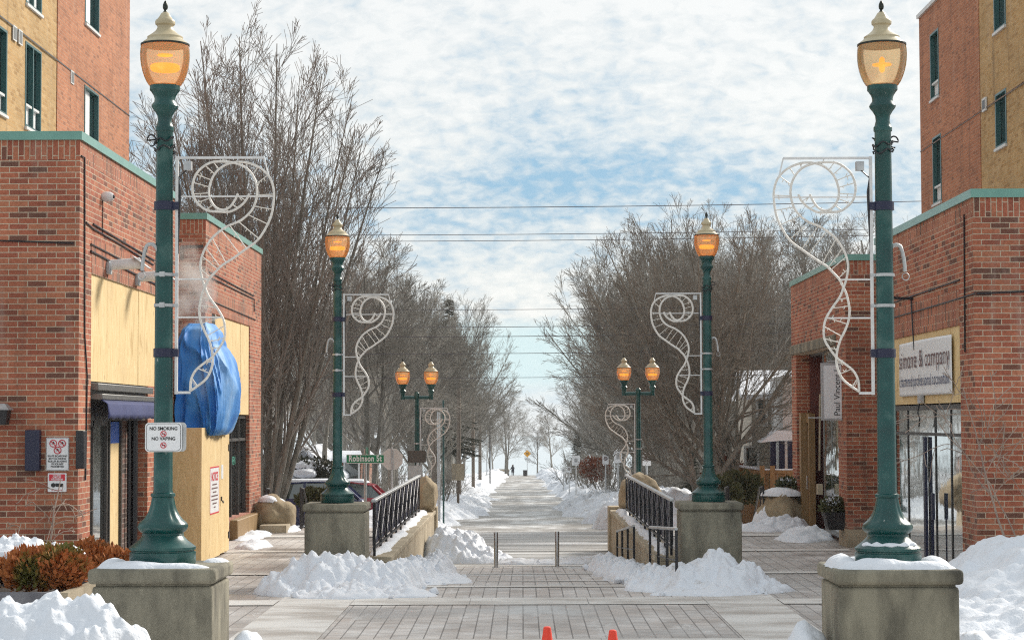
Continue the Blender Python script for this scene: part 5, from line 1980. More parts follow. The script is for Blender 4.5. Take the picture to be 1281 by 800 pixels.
# ------------------------------------------------------------------ ramp walls and railings
def ramp_side(s, lab_wall, lab_rail):
    x0, x1 = s * 2.06, s * 2.46
    xa, xb = min(x0, x1), max(x0, x1)
    t = thing('retaining_wall', lab_wall, 'wall', (s * 2.28, 40, -0.7), 'pale concrete walls beside the ramp')
    part('body', MB().prism_x([(31.62, -.6), (48.0, -1.0), (48.0, .30), (31.62, .30)], xa, xb), M['conc_lite'], t, bevel=.01)
    xo = x0 - s * .035
    part('cap', MB().box(min(xo, x1), max(xo, x1), 31.62, 47.6, .30, .39), M['conc_lite'], t, bevel=.015)
    part('end_pier', MB().box(min(x0 - s * .06, x1 + s * .06), max(x0 - s * .06, x1 + s * .06), 47.62, 48.3, -.8, .46), M['conc_lite'], t, bevel=.015)
    xr_ = s * 2.30
    r = thing('railing', lab_rail, 'railing', (xr_, 38, .4), 'black lattice railings beside the ramp')
    part('top_rail', MB().bar((xr_, 31.5, 1.25), (xr_, 45.4, 1.25), .075, .045), M['galv'], r, bevel=.01)
    part('bottom_rail', MB().bar((xr_, 31.62, .52), (xr_, 45.35, .52), .035, .03), M['black'], r)
    n = 10
    lat, pan = MB(), MB()
    for k in range(n + 1):
        y = 31.72 + (45.3 - 31.72) * k / n
        part('post', MB().bar((xr_, y, .392), (xr_, y, 1.228), .04), M['black'], r)
    for k in range(n):
        ya, yb = 31.72 + (45.3 - 31.72) * k / n, 31.72 + (45.3 - 31.72) * (k + 1) / n
        ym = (ya + yb) / 2
        for (a, za), (b, zb_) in (((ya, .54), (yb, 1.22)), ((ya, 1.22), (yb, .54)), ):
            lat.tube([(xr_, a, za), (xr_, b, zb_)], .008, 5, cap=False)
        for q in range(1, 10):
            yy = ya + (yb - ya) * q / 10
            pan.box(xr_ - .006 + s * .03, xr_ + .006 + s * .03, yy - .058, yy + .058, .55, 1.2)
    part('lattice', lat, flat('dull_grey_metal', (.13, .13, .14), .5, .2), r)
    part('slats', pan, M['navy'], r)
    return t


ramp_side(-1, 'pale concrete wall left of the ramp carrying the black railing', 'black diamond lattice railing left of the ramp')
ramp_side(1, 'pale concrete wall right of the ramp carrying the black railing', 'black diamond lattice railing right of the ramp behind short handrails')
snow_heap('snow_drift', 'snow strip lying on the left ramp wall under the railing', [(-2.28, 33.5, .14, 1.9, .08), (-2.28, 37, .14, 2.4, .07), (-2.3, 41.5, .14, 3, .09), (-2.3, 45.5, .14, 2, .08)], lambda x, y: .388, res=.05, rough=.03, seed=21, cat='snow', warp=.08)
snow_heap('snow_drift', 'snow strip lying on the right ramp wall under the railing', [(2.24, 33.5, .12, 1.9, .07), (2.24, 37, .12, 2.4, .08), (2.24, 41.5, .12, 3, .1), (2.24, 45.5, .12, 2, .1)], lambda x, y: .388, res=.05, rough=.03, seed=22, cat='snow', warp=.08)


def handrail(a, b, label, n, group):
    a, b = Vector(a), Vector(b)
    t = thing('handrail', label, 'handrail', (a.x, a.y, zg(a.y)), group)
    part('top_rail', MB().tube([a, b], .024, 8), M['galv'], t)
    for k in range(n):
        p = a.lerp(b, k / (n - 1))
        part('post', MB().bar((p.x, p.y, zg(p.y)), (p.x, p.y, p.z - .02), .04), M['black'], t)
    lo = lambda p: (p.x, p.y, (p.z + zg(p.y)) / 2)
    part('mid_rail', MB().bar(lo(a.lerp(b, .02)), lo(a.lerp(b, .98)), .02), M['black'], t)
    return t


handrail(at(846, 661, 29.6), at(813, 659, 32.4), 'short black handrail beside the right pedestal', 4, 'short black ramp handrails')
handrail(onX(793, 657, 1.95), onX(772, 664, 1.95), 'short black handrail lower down the ramp at right', 4, 'short black ramp handrails')

# stairs with handrails at the far edge of the plaza
for s, lab, px_ in ((-1, 'left', 366), (1, 'right', 938)):
    cx = at(px_, 650, PE).x
    st = MB()
    for k in range(4):
        st.box(cx - .9, cx + .9, PE + .001 + .32 * k, PE + .32 * (k + 1), -1.0, -.15 * (k + 1) - .004)
    single('steps', st, M['conc_lite'], 'concrete steps going down from the plaza at the far %s' % lab, 'steps', smooth=False)
    for q, wh in ((-.55, 'outer' if s < 0 else 'inner'), (.25, 'inner' if s < 0 else 'outer')):
        x = cx + q
        t = thing('stair_handrail', 'thin black %s handrail of the %s steps' % (wh, lab), 'handrail', (x, PE, 0), 'black stair handrails')
        mb = MB().tube([(x, PE - .6, 0), (x, PE - .6, .95), (x, PE + .1, .9), (x, PE + 1.3, .2), (x, PE + 1.3, -.65)], .022, 6)
        part('rail', mb, M['black'], t)
        part('baluster', MB().tube([(x, PE - .3, 0), (x, PE - .3, .92)], .014, 5), M['black'], t)
        part('baluster', MB().tube([(x, PE - .05, 0), (x, PE - .05, .9)], .014, 5), M['black'], t)

# ------------------------------------------------------------------ bollards and cones
for px_, pt, pb, Y, lab in ((620.5, 665, 707, 39.6, 'steel bollard at the ramp foot, left one'), (697, 664, 704, 40.2, 'steel bollard at the ramp foot, right one')):
    b = at(px_, pb, Y)
    tp = at(px_, pt, Y)
    zb_ = zg(Y)
    t = thing('bollard', lab, 'bollard', (b.x, Y, zb_), 'steel bollards at the ramp foot')
    part('post', MB().lathe([(.042, 0), (.042, tp.z - zb_ - .01), (.036, tp.z - zb_)], (b.x, Y, zb_), 20), M['steel'], t)
    part('base_ring', MB().lathe([(.075, 0), (.075, .012), (.05, .016)], (b.x, Y, zb_), 20), M['steel'], t)
for px_, pt, Y, lab in ((684.5, 783, 17.7, 'orange traffic cone at the bottom edge, left and taller looking'), (766.5, 787, 17.6, 'orange traffic cone at the bottom edge, right one')):
    tp = at(px_, pt, Y)
    x, h = tp.x, tp.z
    t = thing('traffic_cone', lab, 'traffic cone', (x, Y, 0), 'orange traffic cones')
    part('base', MB().box(x - .18, x + .18, Y - .18, Y + .18, .012, .045), M['cone'], t, bevel=.01)
    part('cone', MB().lathe([(.13, .045), (.12, .06), (.034, h - .02), (.030, h - .005), (.022, h)], (x, Y, 0), 28), M['cone'], t)

# ------------------------------------------------------------------ snow heaps
snow_heap('snow_pile', 'big smooth snow bank at the bottom left corner in front of the planter', [(-4.0, 14.2, 1.5, 1.1, 1.17), (-3.2, 14.3, .8, .65, 1.07), (-2.78, 14.3, .5, .5, .99), (-2.5, 14.35, .3, .4, .85), (-5.6, 14.6, 1.6, 1.4, 1.25)], flat0, res=.02, rough=.075, seed=31, warp=.2, lump=.14, clods=0, group=G_SN)
snow_heap('snow_pile', 'small snow lump against the inner side of the left near pedestal', [(-2.15, 15.75, .3, .5, .93)], flat0, res=.03, rough=.05, seed=32, warp=.1, group=G_SN)
snow_heap('snow_pile', 'small snow lump against the inner side of the right near pedestal', [(2.2, 15.9, .32, .55, .90), (2.0, 16.1, .3, .6, .6)], flat0, res=.03, rough=.05, seed=33, warp=.1, group=G_SN)
snow_heap('snow_pile', 'large snow bank against the right brick corner behind the near pedestal', [(5.6, 23.5, 1.3, 2.6, .75), (6.1, 24.6, 1.3, 1.9, .98), (4.6, 20.5, 1.1, 3, .62), (6.0, 20.0, 1.5, 2.4, .78), (3.9, 17.6, .7, 1.4, .62), (4.9, 25.6, .8, 1.4, .58), (7.4, 24, 1.4, 3.0, .95), (4.9, 16.6, 1.3, 1.6, .72), (6.4, 17.5, 1.5, 1.8, .8)], flat0, res=.04, rough=.075, seed=34, warp=.35, lump=.3, clods=40, group=G_SN)
snow_heap('snow_pile', 'lumpy snow heap at the foot of the left ramp pedestal', [(-2.95, 29.9, .55, .75, .50), (-2.5, 30.0, .55, .75, .46), (-2.0, 30.3, .55, .85, .40), (-3.2, 29.6, .55, .6, .27), (-1.75, 31.6, .42, 1.6, .34), (-1.7, 33.8, .40, 2.0, .32), (-1.6, 36.4, .38, 2.2, .30), (-2.3, 29.1, 1.0, .55, .15), (-1.3, 32.5, .4, 1.6, .10)], rampz, res=.028, rough=.11, seed=35, warp=.25, lump=.16, clods=90, group=G_SN)
snow_heap('snow_pile', 'tall snow heap at the foot of the right ramp pedestal', [(2.75, 30.0, .46, .6, .50), (3.05, 29.8, .6, .7, .44), (2.4, 29.9, .6, .7, .38), (3.4, 29.7, .5, .5, .22), (1.9, 30.5, .45, 1.0, .26), (1.75, 32.6, .40, 1.6, .26), (1.65, 35.2, .38, 2.0, .26), (1.55, 38, .38, 2.2, .22), (2.6, 29.2, .9, .4, .12)], rampz, res=.028, rough=.10, seed=36, warp=.25, lump=.17, clods=70, group=G_SN)
snow_heap('snow_pile', 'rounded snow heap at the ramp foot left of the bollards', [(-1.45, 43.2, .75, 1.2, .62), (-.95, 43.0, .6, 1.0, .34), (-1.7, 43.6, .45, 1.2, .5), (-.55, 42.8, .45, .7, .15)], roadz, res=.04, rough=.12, seed=37, warp=.18, clods=30, group=G_SN)
snow_heap('snow_pile', 'low gritty slush ridge along the foot of the ramp', [(-.1, 41.8, .6, .5, .10), (.6, 41.9, .7, .45, .09), (1.2, 42.1, .6, .5, .12), (1.7, 42.3, .5, .7, .14)], roadz, res=.04, rough=.09, seed=38, mat='snow_grit', clods=30, group=G_SN)
# banks along the street
bl = []
rnd = random.Random(4)
for k in range(26):
    y = 60 + k * 2.2
    bl.append((4.9 - .006 * (y - 60) + rnd.uniform(-.5, .5), y, rnd.uniform(1.8, 2.9), rnd.uniform(2.0, 3.4), rnd.uniform(.7, 1.15) * (1.0 if y < 90 else .8)))
snow_heap('snow_bank', 'high ploughed snow bank along the right side of the street', bl, roadz, res=.09, rough=.17, seed=41, mat='snow_grit', warp=.6, lump=.5, cat='snow bank', group='ploughed banks along the street')
bl = []
for k in range(30):
    y = 60.5 + k * 2.6
    bl.append((-4.6 + .008 * (y - 60) + rnd.uniform(-.5, .5), y, rnd.uniform(1.5, 2.5), rnd.uniform(2.0, 3.4), rnd.uniform(.35, .75)))
snow_heap('snow_bank', 'lower ploughed snow bank along the left side of the street', bl, roadz, res=.10, rough=.14, seed=42, mat='snow', warp=.6, lump=.5, cat='snow bank', group='ploughed banks along the street')
for s, lab in ((-1, 'left'), (1, 'right')):
    bl = []
    for k in range(36):
        y = 135 + k * 6
        bl.append((s * (4.9 + rnd.uniform(-.5, .5)), y, rnd.uniform(1.5, 2.4), rnd.uniform(4, 7), rnd.uniform(.5, 1.2)))
    snow_heap('snow_bank', 'distant snow bank edging the %s of the street towards the lake' % lab, bl, roadz, res=.45, rough=.3, seed=43 + s, mat='snow', warp=.6, lump=.8, cat='snow bank', group='ploughed banks along the street')
snow_heap('snow_pile', 'small snow drift below the recessed entrance at right', [(5.95, 42.8, .5, 1.3, .22), (5.6, 42.0, .5, .9, .12)], flat0, res=.05, rough=.08, seed=51, group=G_SN)
snow_heap('snow_pile', 'snow drift at the far end of the right shops', [(5.9, 46.2, .6, 1.0, .3), (5.4, 45.9, .6, .8, .16)], flat0, res=.05, rough=.08, seed=52, group=G_SN)
snow_heap('snow_pile', 'thin broken snow along the sill of the left shop', [(-5.8, 44, .3, 1.6, .10), (-5.6, 46.3, .4, 1.0, .16), (-5.3, 40.4, .3, .9, .14)], flat0, res=.05, rough=.08, seed=53, group=G_SN)
snow_heap('snow_pile', 'small snow drift beside the wrapped boulder at right', [(5.75, 46.9, .45, .35, .55)], flat0, res=.05, rough=.06, seed=54, group=G_SN)

# ------------------------------------------------------------------ burlap wrapped mounds
def wrapped(c, r, label, seed, snow=None):
    vs = []
    n, m_ = 48, 26
    for j in range(m_ + 1):
        th = PI * j / m_
        for i in range(n):
            a = 2 * PI * i / n
            d = Vector((math.sin(th) * math.cos(a), math.sin(th) * math.sin(a), math.cos(th)))
            f = 1 + .26 * mn.noise(d * 1.4 + Vector((seed, 0, 0))) + .07 * mn.fractal(d * 3.5 + Vector((seed, 3, 0)), .9, 2, 3)
            e = Vector([math.copysign(abs(q) ** .92, q) for q in d])
            vs.append((c[0] + e.x * r[0] * f, c[1] + e.y * r[1] * f, c[2] + max(-r[2] * .98, e.z * r[2] * f)))
    fs = [(j * n + i, (j + 1) * n + i, (j + 1) * n + (i + 1) % n, j * n + (i + 1) % n) for j in range(m_) for i in range(n)]
    return single('wrapped_shrub', MB().add(vs, fs), M['burlap'], label, 'wrapped shrub', 'burlap wrapped mounds', sharp=70)


c = at(345, 622, 46.4)
wrapped((c.x - .08, 46.5, .30), (.50, .5, .46), 'tan burlap mound with snow cap at the end of the left shops', 1.0)
snow_heap('snow_drift', 'snow lying on the burlap mound by the left shops', [(c.x - .14, 46.45, .24, .3, .10), (c.x + .06, 46.6, .16, .2, .07)], lambda x, y: .70 - .25 * max(0, x - c.x + .1), res=.02, rough=.03, seed=61, cat='snow', warp=.08)
c = at(974, 612, 46.6)
wrapped((c.x + .08, 46.9, .34), (.55, .5, .5), 'pale burlap mound at the end of the right shops', 2.3)
snow_heap('snow_drift', 'snow lying on the burlap mound by the right shops', [(c.x + .08, 46.9, .45, .42, .14)], lambda x, y: .78, res=.03, rough=.03, seed=62, cat='snow', warp=.1)
c = at(533, 620, 47)
wrapped((c.x, 47.0, .75), (.24, .5, .42), 'tan burlap bundle on the far end of the left ramp wall', 4.1)
c = at(806, 620, 46.5)
wrapped((c.x - .1, 46.6, .78), (.50, .8, .44), 'large rounded burlap mound on the far end of the right ramp wall', 5.7)
single('kerb_block', MB().box(at(327, 660, 45.6).x, at(360, 660, 45.6).x, 45.3, 46.1, .001, .17), M['conc_lite'], 'low concrete planter kerb under the left burlap mound', 'kerb')
single('kerb_block', MB().box(at(958, 655, 46).x, at(996, 655, 46).x, 45.9, 46.6, .001, .14), M['conc_lite'], 'low concrete planter kerb under the right burlap mound', 'kerb')

# ------------------------------------------------------------------ planter and shrubs bottom left
t = thing('planter_box', 'dark stone planter holding russet cedar shrubs behind the snow bank', 'planter', (-5.5, 22.2, 0))
part('front_face', MB().box(-6.3, -4.87, 21.5, 21.6, .001, .70), M['stonebox'], t)
part('end_face', MB().box(-4.865, -4.78, 21.5, 23.3, .001, .70), M['conc_lite'], t)  # paler than the front: light on this side is put into the colour
part('back_face', MB().box(-6.3, -4.87, 23.2, 23.3, .001, .70), M['stonebox'], t)
part('soil', MB().box(-6.3, -4.87, 21.605, 23.195, .05, .62), flat('dark_soil', (.04, .03, .025), .9), t)


def cedar_mat(name, stops, seed):
    m, nt_, b = newmat(name)
    tc_ = N(nt_, 'ShaderNodeTexCoord')
    mp_ = N(nt_, 'ShaderNodeMapping')
    mp_.inputs['Location'].default_value = (seed, seed * 2, 0)
    nt_.links.new(tc_.outputs['Object'], mp_.inputs[0])
    n_ = N(nt_, 'ShaderNodeTexNoise')
    n_.inputs['Scale'].default_value = 2.6
    n_.inputs['Detail'].default_value = 5
    nt_.links.new(mp_.outputs[0], n_.inputs['Vector'])
    r_ = N(nt_, 'ShaderNodeValToRGB')
    setramp(r_, stops)
    nt_.links.new(n_.outputs['Fac'], r_.inputs['Fac'])
    nt_.links.new(r_.outputs[0], b.inputs['Base Color'])
    b.inputs['Roughness'].default_value = .8
    return m


M['cedar1'] = cedar_mat('bronzing_cedar', [(.33, (.13, .13, .025)), (.42, (.22, .15, .03)), (.48, (.40, .12, .03)), (.7, (.46, .17, .05))], 2)
M['cedar2'] = cedar_mat('russet_cedar', [(.34, (.22, .09, .025)), (.44, (.40, .13, .03)), (.7, (.50, .18, .05))], 7)
M['cedar3'] = cedar_mat('dark_cedar', [(.3, (.05, .025, .018)), (.5, (.10, .05, .025)), (.7, (.20, .09, .035))], 4)


def cedar(c, r, mat, label, seed, n):
    rnd = random.Random(seed)
    mb = MB()
    for k in range(7):
        a = rnd.uniform(0, 2 * PI)
        o_ = (c[0] + math.cos(a) * r[0] * .45, c[1] + math.sin(a) * r[1] * .45, c[2] + rnd.uniform(-.2, .3) * r[2])
        leaf_cloud(mb, o_, (r[0] * .62, r[1] * .62, r[2] * rnd.uniform(.6, .8)), n // 7, rnd, (.045, .10), .8)
    t = thing('cedar_shrub', label, 'shrub', (c[0], c[1], c[2] - r[2]), 'cedar shrubs by the left shop')
    part('foliage', mb, M[mat], t, smooth=False)
    part('stem', MB().tube([(c[0], c[1], c[2] - r[2] * 1.0), (c[0], c[1], c[2] + .1)], .03, 6), M['bark'], t)


cedar((-5.2, 22.2, .86), (.44, .5, .27), 'cedar1', 'green and russet cedar shrub at the right end of the planter', 1, 9000)
cedar((-6.05, 22.6, .86), (.46, .5, .28), 'cedar3', 'dark brown cedar shrub at the left edge of the planter', 2, 7000)
c = at(128, 692, 25.2)
cedar((c.x, 25.2, .68), (.44, .42, .33), 'cedar2', 'bright rusty cedar shrub behind the left near pedestal', 3, 8000)
c = at(60, 690, 25.6)
cedar((c.x - .1, 25.8, .62), (.6, .45, .32), 'cedar3', 'brown cedar shrub under the skateboard sign', 4, 7000)
cedar((-7.1, 24.5, .62), (.6, .6, .36), 'cedar2', 'rusty cedar shrub at the far left edge', 6, 7000)
snow_heap('snow_drift', 'snow resting on the cedar shrubs in the planter', [(-5.55, 22.35, .45, .35, .16), (-5.2, 22.5, .35, .3, .10), (-5.95, 22.3, .3, .3, .1)], lambda x, y: 1.05, res=.025, rough=.09, seed=71, cat='snow', warp=.14, lump=.1)


# ------------------------------------------------------------------ bare trees
def grow(seed, levels, start_dirs, trunk, env=None, envlv=1):
    """levels: list of dict(n, seg, wob, trop, ang, ratio, start, taper)"""
    rnd = random.Random(seed)
    out = []

    def reach(p, d):
        cx, cy, cz, rx, ry, rz = env
        o = ((p[0] - cx) / rx, (p[1] - cy) / ry, (p[2] - cz) / rz)
        e = (d[0] / rx, d[1] / ry, d[2] / rz)
        a = e[0] ** 2 + e[1] ** 2 + e[2] ** 2
        b = o[0] * e[0] + o[1] * e[1] + o[2] * e[2]
        c = o[0] ** 2 + o[1] ** 2 + o[2] ** 2 - 1
        q = b * b - a * c
        return 0 if q <= 0 else (-b + math.sqrt(q)) / a

    def br(p, d, L, r, lv):
        sp_ = levels[lv]
        if env and envlv == 9 and lv >= 1:
            L = min(L * 1.25, max(reach(p, d), 0) * rnd.uniform(.92, 1.06) + .1)
            if L < .15:
                return
        if env and lv >= envlv:
            mx = reach(p, d)
            if lv == envlv:
                L = mx * rnd.uniform(.86, 1.0)
            else:
                L = min(L, max(mx, 0) * rnd.uniform(.9, 1.08) + .12)
            if L < .15:
                return
        n = sp_['seg']
        st = L / n
        pts = [p]
        rad = [r]
        dirs = [d]
        tp = sp_.get('taper', .75)
        for i in range(n):
            wb = sp_['wob']
            dx = d[0] + rnd.gauss(0, wb)
            dy = d[1] + rnd.gauss(0, wb)
            dz = d[2] + rnd.gauss(0, wb) + sp_['trop']
            l = math.sqrt(dx * dx + dy * dy + dz * dz) or 1
            d = (dx / l, dy / l, dz / l)
            p = (p[0] + d[0] * st, p[1] + d[1] * st, p[2] + d[2] * st)
            pts.append(p)
            rad.append(max(.0065, r * (1 - tp * (i + 1) / n)))
            dirs.append(d)
        out.append((lv, pts, rad))
        if lv + 1 >= len(levels):
            return
        nx_ = levels[lv + 1]
        cnt = sp_['n']
        for k in range(cnt):
            t_ = sp_['start'] + (.97 - sp_['start']) * (k + rnd.random()) / cnt
            f = t_ * n
            i = min(int(f), n - 1)
            g = f - i
            q = tuple(pts[i][c] + (pts[i + 1][c] - pts[i][c]) * g for c in range(3))
            dd = dirs[i + 1]
            an = R(rnd.uniform(*sp_['ang']))
            v = Vector(dd)
            o_ = v.orthogonal().normalized()
            o_ = Matrix.Rotation(rnd.uniform(0, 2 * PI), 3, v) @ o_
            nd = v * math.cos(an) + o_ * math.sin(an)
            Lc = L * rnd.uniform(*sp_['ratio']) * (1.15 - .78 * t_) * rnd.choice((.6, .9, 1.0, 1.2))
            rc = (rad[i] + (rad[i + 1] - rad[i]) * g) * rnd.uniform(.42, .62)
            br(q, (nd.x, nd.y, nd.z), Lc, rc, lv + 1)

    for p, d, L, r in start_dirs:
        br(p, d, L, r, 0)
    return out


def tubes_mesh(name, branches, mat, sides):
    V, F = [], []
    base = 0
    groups = {}
    for lv, pts, rad in branches:
        groups.setdefault((len(pts), sides(lv, rad[0])), []).append((pts, rad))
    for (n, s), L in groups.items():
        P = np.array([q[0] for q in L])
        Rd = np.array([q[1] for q in L])
        T = np.empty_like(P)
        T[:, 1:-1] = P[:, 2:] - P[:, :-2]
        T[:, 0] = P[:, 1] - P[:, 0]
        T[:, -1] = P[:, -1] - P[:, -2]
        T /= np.linalg.norm(T, axis=2, keepdims=True) + 1e-9
        ref = np.tile(np.array([.31, .87, .1]), (len(L), n, 1))
        U = np.cross(T, ref)
        U /= np.linalg.norm(U, axis=2, keepdims=True) + 1e-9
        W = np.cross(T, U)
        ang = np.arange(s) * 2 * PI / s
        ring = P[:, :, None, :] + Rd[:, :, None, None] * (U[:, :, None, :] * np.cos(ang)[None, None, :, None] + W[:, :, None, :] * np.sin(ang)[None, None, :, None])
        V.append(ring.reshape(-1, 3))
        b = np.arange(len(L))[:, None, None] * (n * s) + np.arange(n - 1)[None, :, None] * s + np.arange(s)[None, None, :]
        k2 = (np.arange(s) + 1) % s
        b2 = np.arange(len(L))[:, None, None] * (n * s) + np.arange(n - 1)[None, :, None] * s + k2[None, None, :]
        q = np.stack([b, b2, b2 + s, b + s], axis=-1).reshape(-1, 4) + base
        F.append(q)
        base += len(L) * n * s
    V = np.concatenate(V)
    F = np.concatenate(F)
    me = bpy.data.meshes.new(name)
    me.vertices.add(len(V))
    me.vertices.foreach_set('co', V.ravel())
    me.loops.add(F.size)
    me.loops.foreach_set('vertex_index', F.ravel().astype(np.int32))
    me.polygons.add(len(F))
    me.polygons.foreach_set('loop_start', np.arange(0, F.size, 4, dtype=np.int32))
    me.polygons.foreach_set('use_smooth', np.ones(len(F), dtype=bool))
    me.update(calc_edges=True)
    me.validate()
    me.materials.append(mat)
    return me


def make_tree(seed, levels, starts, split=1, twig='twig', env=None, envlv=1):
    brs = grow(seed, levels, starts, None, env, envlv)
    tr = [b for b in brs if b[0] < split]
    cr_ = [b for b in brs if b[0] >= split]
    return (tubes_mesh('trunk', tr, M['bark'], lambda lv, r: 9 if r > .05 else 6), tubes_mesh('crown', cr_, M[twig], lambda lv, r: 5 if r > .03 else 3))


def place_tree(meshes, loc, sc, rz, label, group=None, name='bare_tree', cat='tree'):
    t = thing(name, label, cat, loc, group)
    t.rotation_euler.z = rz
    t.scale = sc if hasattr(sc, '__len__') else (sc, sc, sc)
    for m_, nm in zip(meshes, ('trunk', 'crown')):
        o = bpy.data.objects.new(nm, m_)
        COL.objects.link(o)
        o.parent = t
    return t


def fan(n, spread, L, r, seed, z0=.0, ecc=1.0, lmin=.75, base=.25):
    rnd = random.Random(seed)
    out = []
    for k in range(n):
        a = 2.39996 * k + rnd.uniform(-.25, .25)
        s = R(spread) * math.sqrt((k + .4) / n)
        d = (math.sin(s) * math.cos(a) * ecc, math.sin(s) * math.sin(a), math.cos(s))
        out.append(((base * math.cos(a) * ecc, base * math.sin(a), z0), d, L * rnd.uniform(lmin, 1), r * rnd.uniform(.6, 1)))
    return out


# upright many-stemmed tree behind the left shops
LV_UP = [dict(n=17, seg=12, wob=.014, trop=.004, ang=(16, 34), ratio=(.24, .44), start=.14, taper=.88),
         dict(n=8, seg=6, wob=.04, trop=.03, ang=(16, 38), ratio=(.36, .64), start=.12, taper=.8),
         dict(n=5, seg=4, wob=.05, trop=.03, ang=(18, 42), ratio=(.45, .8), start=.1, taper=.7),
         dict(n=0, seg=3, wob=.05, trop=.03, ang=(20, 40), ratio=(.5, .7), start=.1, taper=.5)]
T_UP = make_tree(11, LV_UP, fan(19, 17, 14.2, .105, 5, 0, 1.0, .84, .35), 1, 'twig_dark', (0, 0, 7.0, 4.1, 4.1, 7.4), 0)
# wide vase shaped trees right
LV_VASE = [dict(n=9, seg=5, wob=.04, trop=.02, ang=(15, 55), ratio=(1.7, 2.2), start=.4, taper=.4),
           dict(n=15, seg=10, wob=.03, trop=.022, ang=(15, 36), ratio=(.28, .5), start=.14, taper=.86),
           dict(n=8, seg=6, wob=.055, trop=.025, ang=(18, 44), ratio=(.36, .66), start=.1, taper=.8),
           dict(n=5, seg=4, wob=.07, trop=.02, ang=(20, 48), ratio=(.45, .8), start=.1, taper=.7),
           dict(n=0, seg=3, wob=.06, trop=.03, ang=(20, 40), ratio=(.5, .7), start=.1, taper=.5)]
T_VASE = make_tree(21, LV_VASE, [((0, 0, -.2), (0, 0, 1), 3.2, .24), ((.5, .3, -.2), (.2, .05, .98), 3.0, .16), ((-.5, .1, -.2), (-.22, 0, .98), 2.8, .16)], 2, 'twig', (0, 0, 5.9, 5.8, 5.8, 5.4))
T_VASE2 = make_tree(22, LV_VASE, [((0, 0, -.2), (.03, .02, 1), 3.4, .26), ((.3, -.3, -.2), (.18, -.1, .98), 3.2, .17)], 2, 'twig', (.2, 0, 6.0, 5.4, 5.4, 5.6))
LV_ST = [dict(n=13, seg=9, wob=.03, trop=.02, ang=(28, 60), ratio=(.38, .6), start=.25, taper=.82),
         dict(n=10, seg=7, wob=.05, trop=.035, ang=(20, 42), ratio=(.32, .56), start=.12, taper=.82),
         dict(n=7, seg=5, wob=.075, trop=.02, ang=(22, 48), ratio=(.38, .68), start=.1, taper=.78),
         dict(n=5, seg=4, wob=.08, trop=.02, ang=(22, 50), ratio=(.45, .8), start=.1, taper=.7),
         dict(n=0, seg=3, wob=.08, trop=.02, ang=(20, 40), ratio=(.5, .7), start=.1, taper=.5)]
T_ST1 = make_tree(31, LV_ST, [((0, 0, -.2), (.02, .0, 1), 10.5, .19)], 1, 'twig', (0, 0, 6.6, 4.0, 4.0, 5.2), 9)
T_ST2 = make_tree(32, LV_ST, [((0, 0, -.2), (-.04, .03, 1), 10.0, .17), ((.2, .1, -.2), (.14, .0, .98), 8.0, .13)], 1, 'twig', (0, 0, 6.4, 4.2, 4.2, 5.0), 9)
T_ST3 = make_tree(33, LV_ST, [((0, 0, -.2), (.05, .03, 1), 11.0, .18)], 1, 'twig_dark', (.2, 0, 7.0, 3.6, 3.6, 5.4), 9)
LV_BUSH = [dict(n=6, seg=5, wob=.08, trop=.03, ang=(20, 50), ratio=(.4, .7), start=.15, taper=.8),
           dict(n=6, seg=4, wob=.1, trop=.03, ang=(20, 50), ratio=(.4, .7), start=.1, taper=.7),
           dict(n=0, seg=3, wob=.12, trop=.03, ang=(20, 50), ratio=(.4, .7), start=.1, taper=.6)]
T_BUSH = make_tree(41, LV_BUSH, fan(16, 40, 2.4, .035, 5), 1)

gnd = lambda x, y: zg(y) + (min(1, max(0, abs(x) - 3) / 6) * .25 if y > 58 else 0)


def tree_at(meshes, px_, Y, htop, sc0, rz, label, group=None, nat=12.0, **k):
    """base at pixel column, top at pixel row htop"""
    x = at(px_, 524, Y).x
    z = gnd(x, Y)
    top = at(px_, htop, Y).z
    s = (top - z) / nat
    return place_tree(meshes, (x, Y, z), (s * sc0, s * sc0, s), rz, label, group, **k)


def height(ms):
    zs = []
    for m_ in ms:
        a = np.empty(len(m_.vertices) * 3)
        m_.vertices.foreach_get('co', a)
        zs.append(np.percentile(a[2::3], 99.7))
    return max(zs)


HT = {id(m_): height(m_) for m_ in (T_UP, T_VASE, T_VASE2, T_ST1, T_ST2, T_ST3, T_BUSH)}
tree_at(T_UP, 328, 60, 40, 1.02, 1.2, 'tallest bare tree with many upright stems behind the left shops', nat=HT[id(T_UP)])
tree_at(T_UP, 262, 66, 110, .8, 2.1, 'upright bare tree rising left of the tallest tree', nat=HT[id(T_UP)])
tree_at(T_VASE, 898, 60.8, 262, .95, .3, 'wide bare tree with spreading limbs right of the far lamp', nat=HT[id(T_VASE)])
tree_at(T_VASE2, 862, 80, 268, 1.0, 1.3, 'wide bare tree with thick trunk left of the far right lamp', nat=HT[id(T_VASE2)])
tree_at(T_VASE, 832, 98, 300, 1.05, 2.6, 'bare tree arching over the street from the right', nat=HT[id(T_VASE)])
tree_at(T_ST2, 458, 74, 300, 1.0, .7, 'bare tree behind the left far lamp scroll', nat=HT[id(T_ST2)])
tree_at(T_ST1, 492, 86, 330, 1.0, 2.7, 'bare tree behind the left twin globe lamp', nat=HT[id(T_ST1)])
GT = 'bare trees filling both sides of the street'
LL = 'leafless grey tree in the thicket left of the street'
LRT = 'leafless grey tree in the thicket right of the street'
rnd = random.Random(77)
protos = [T_ST1, T_ST2, T_ST3, T_VASE2]
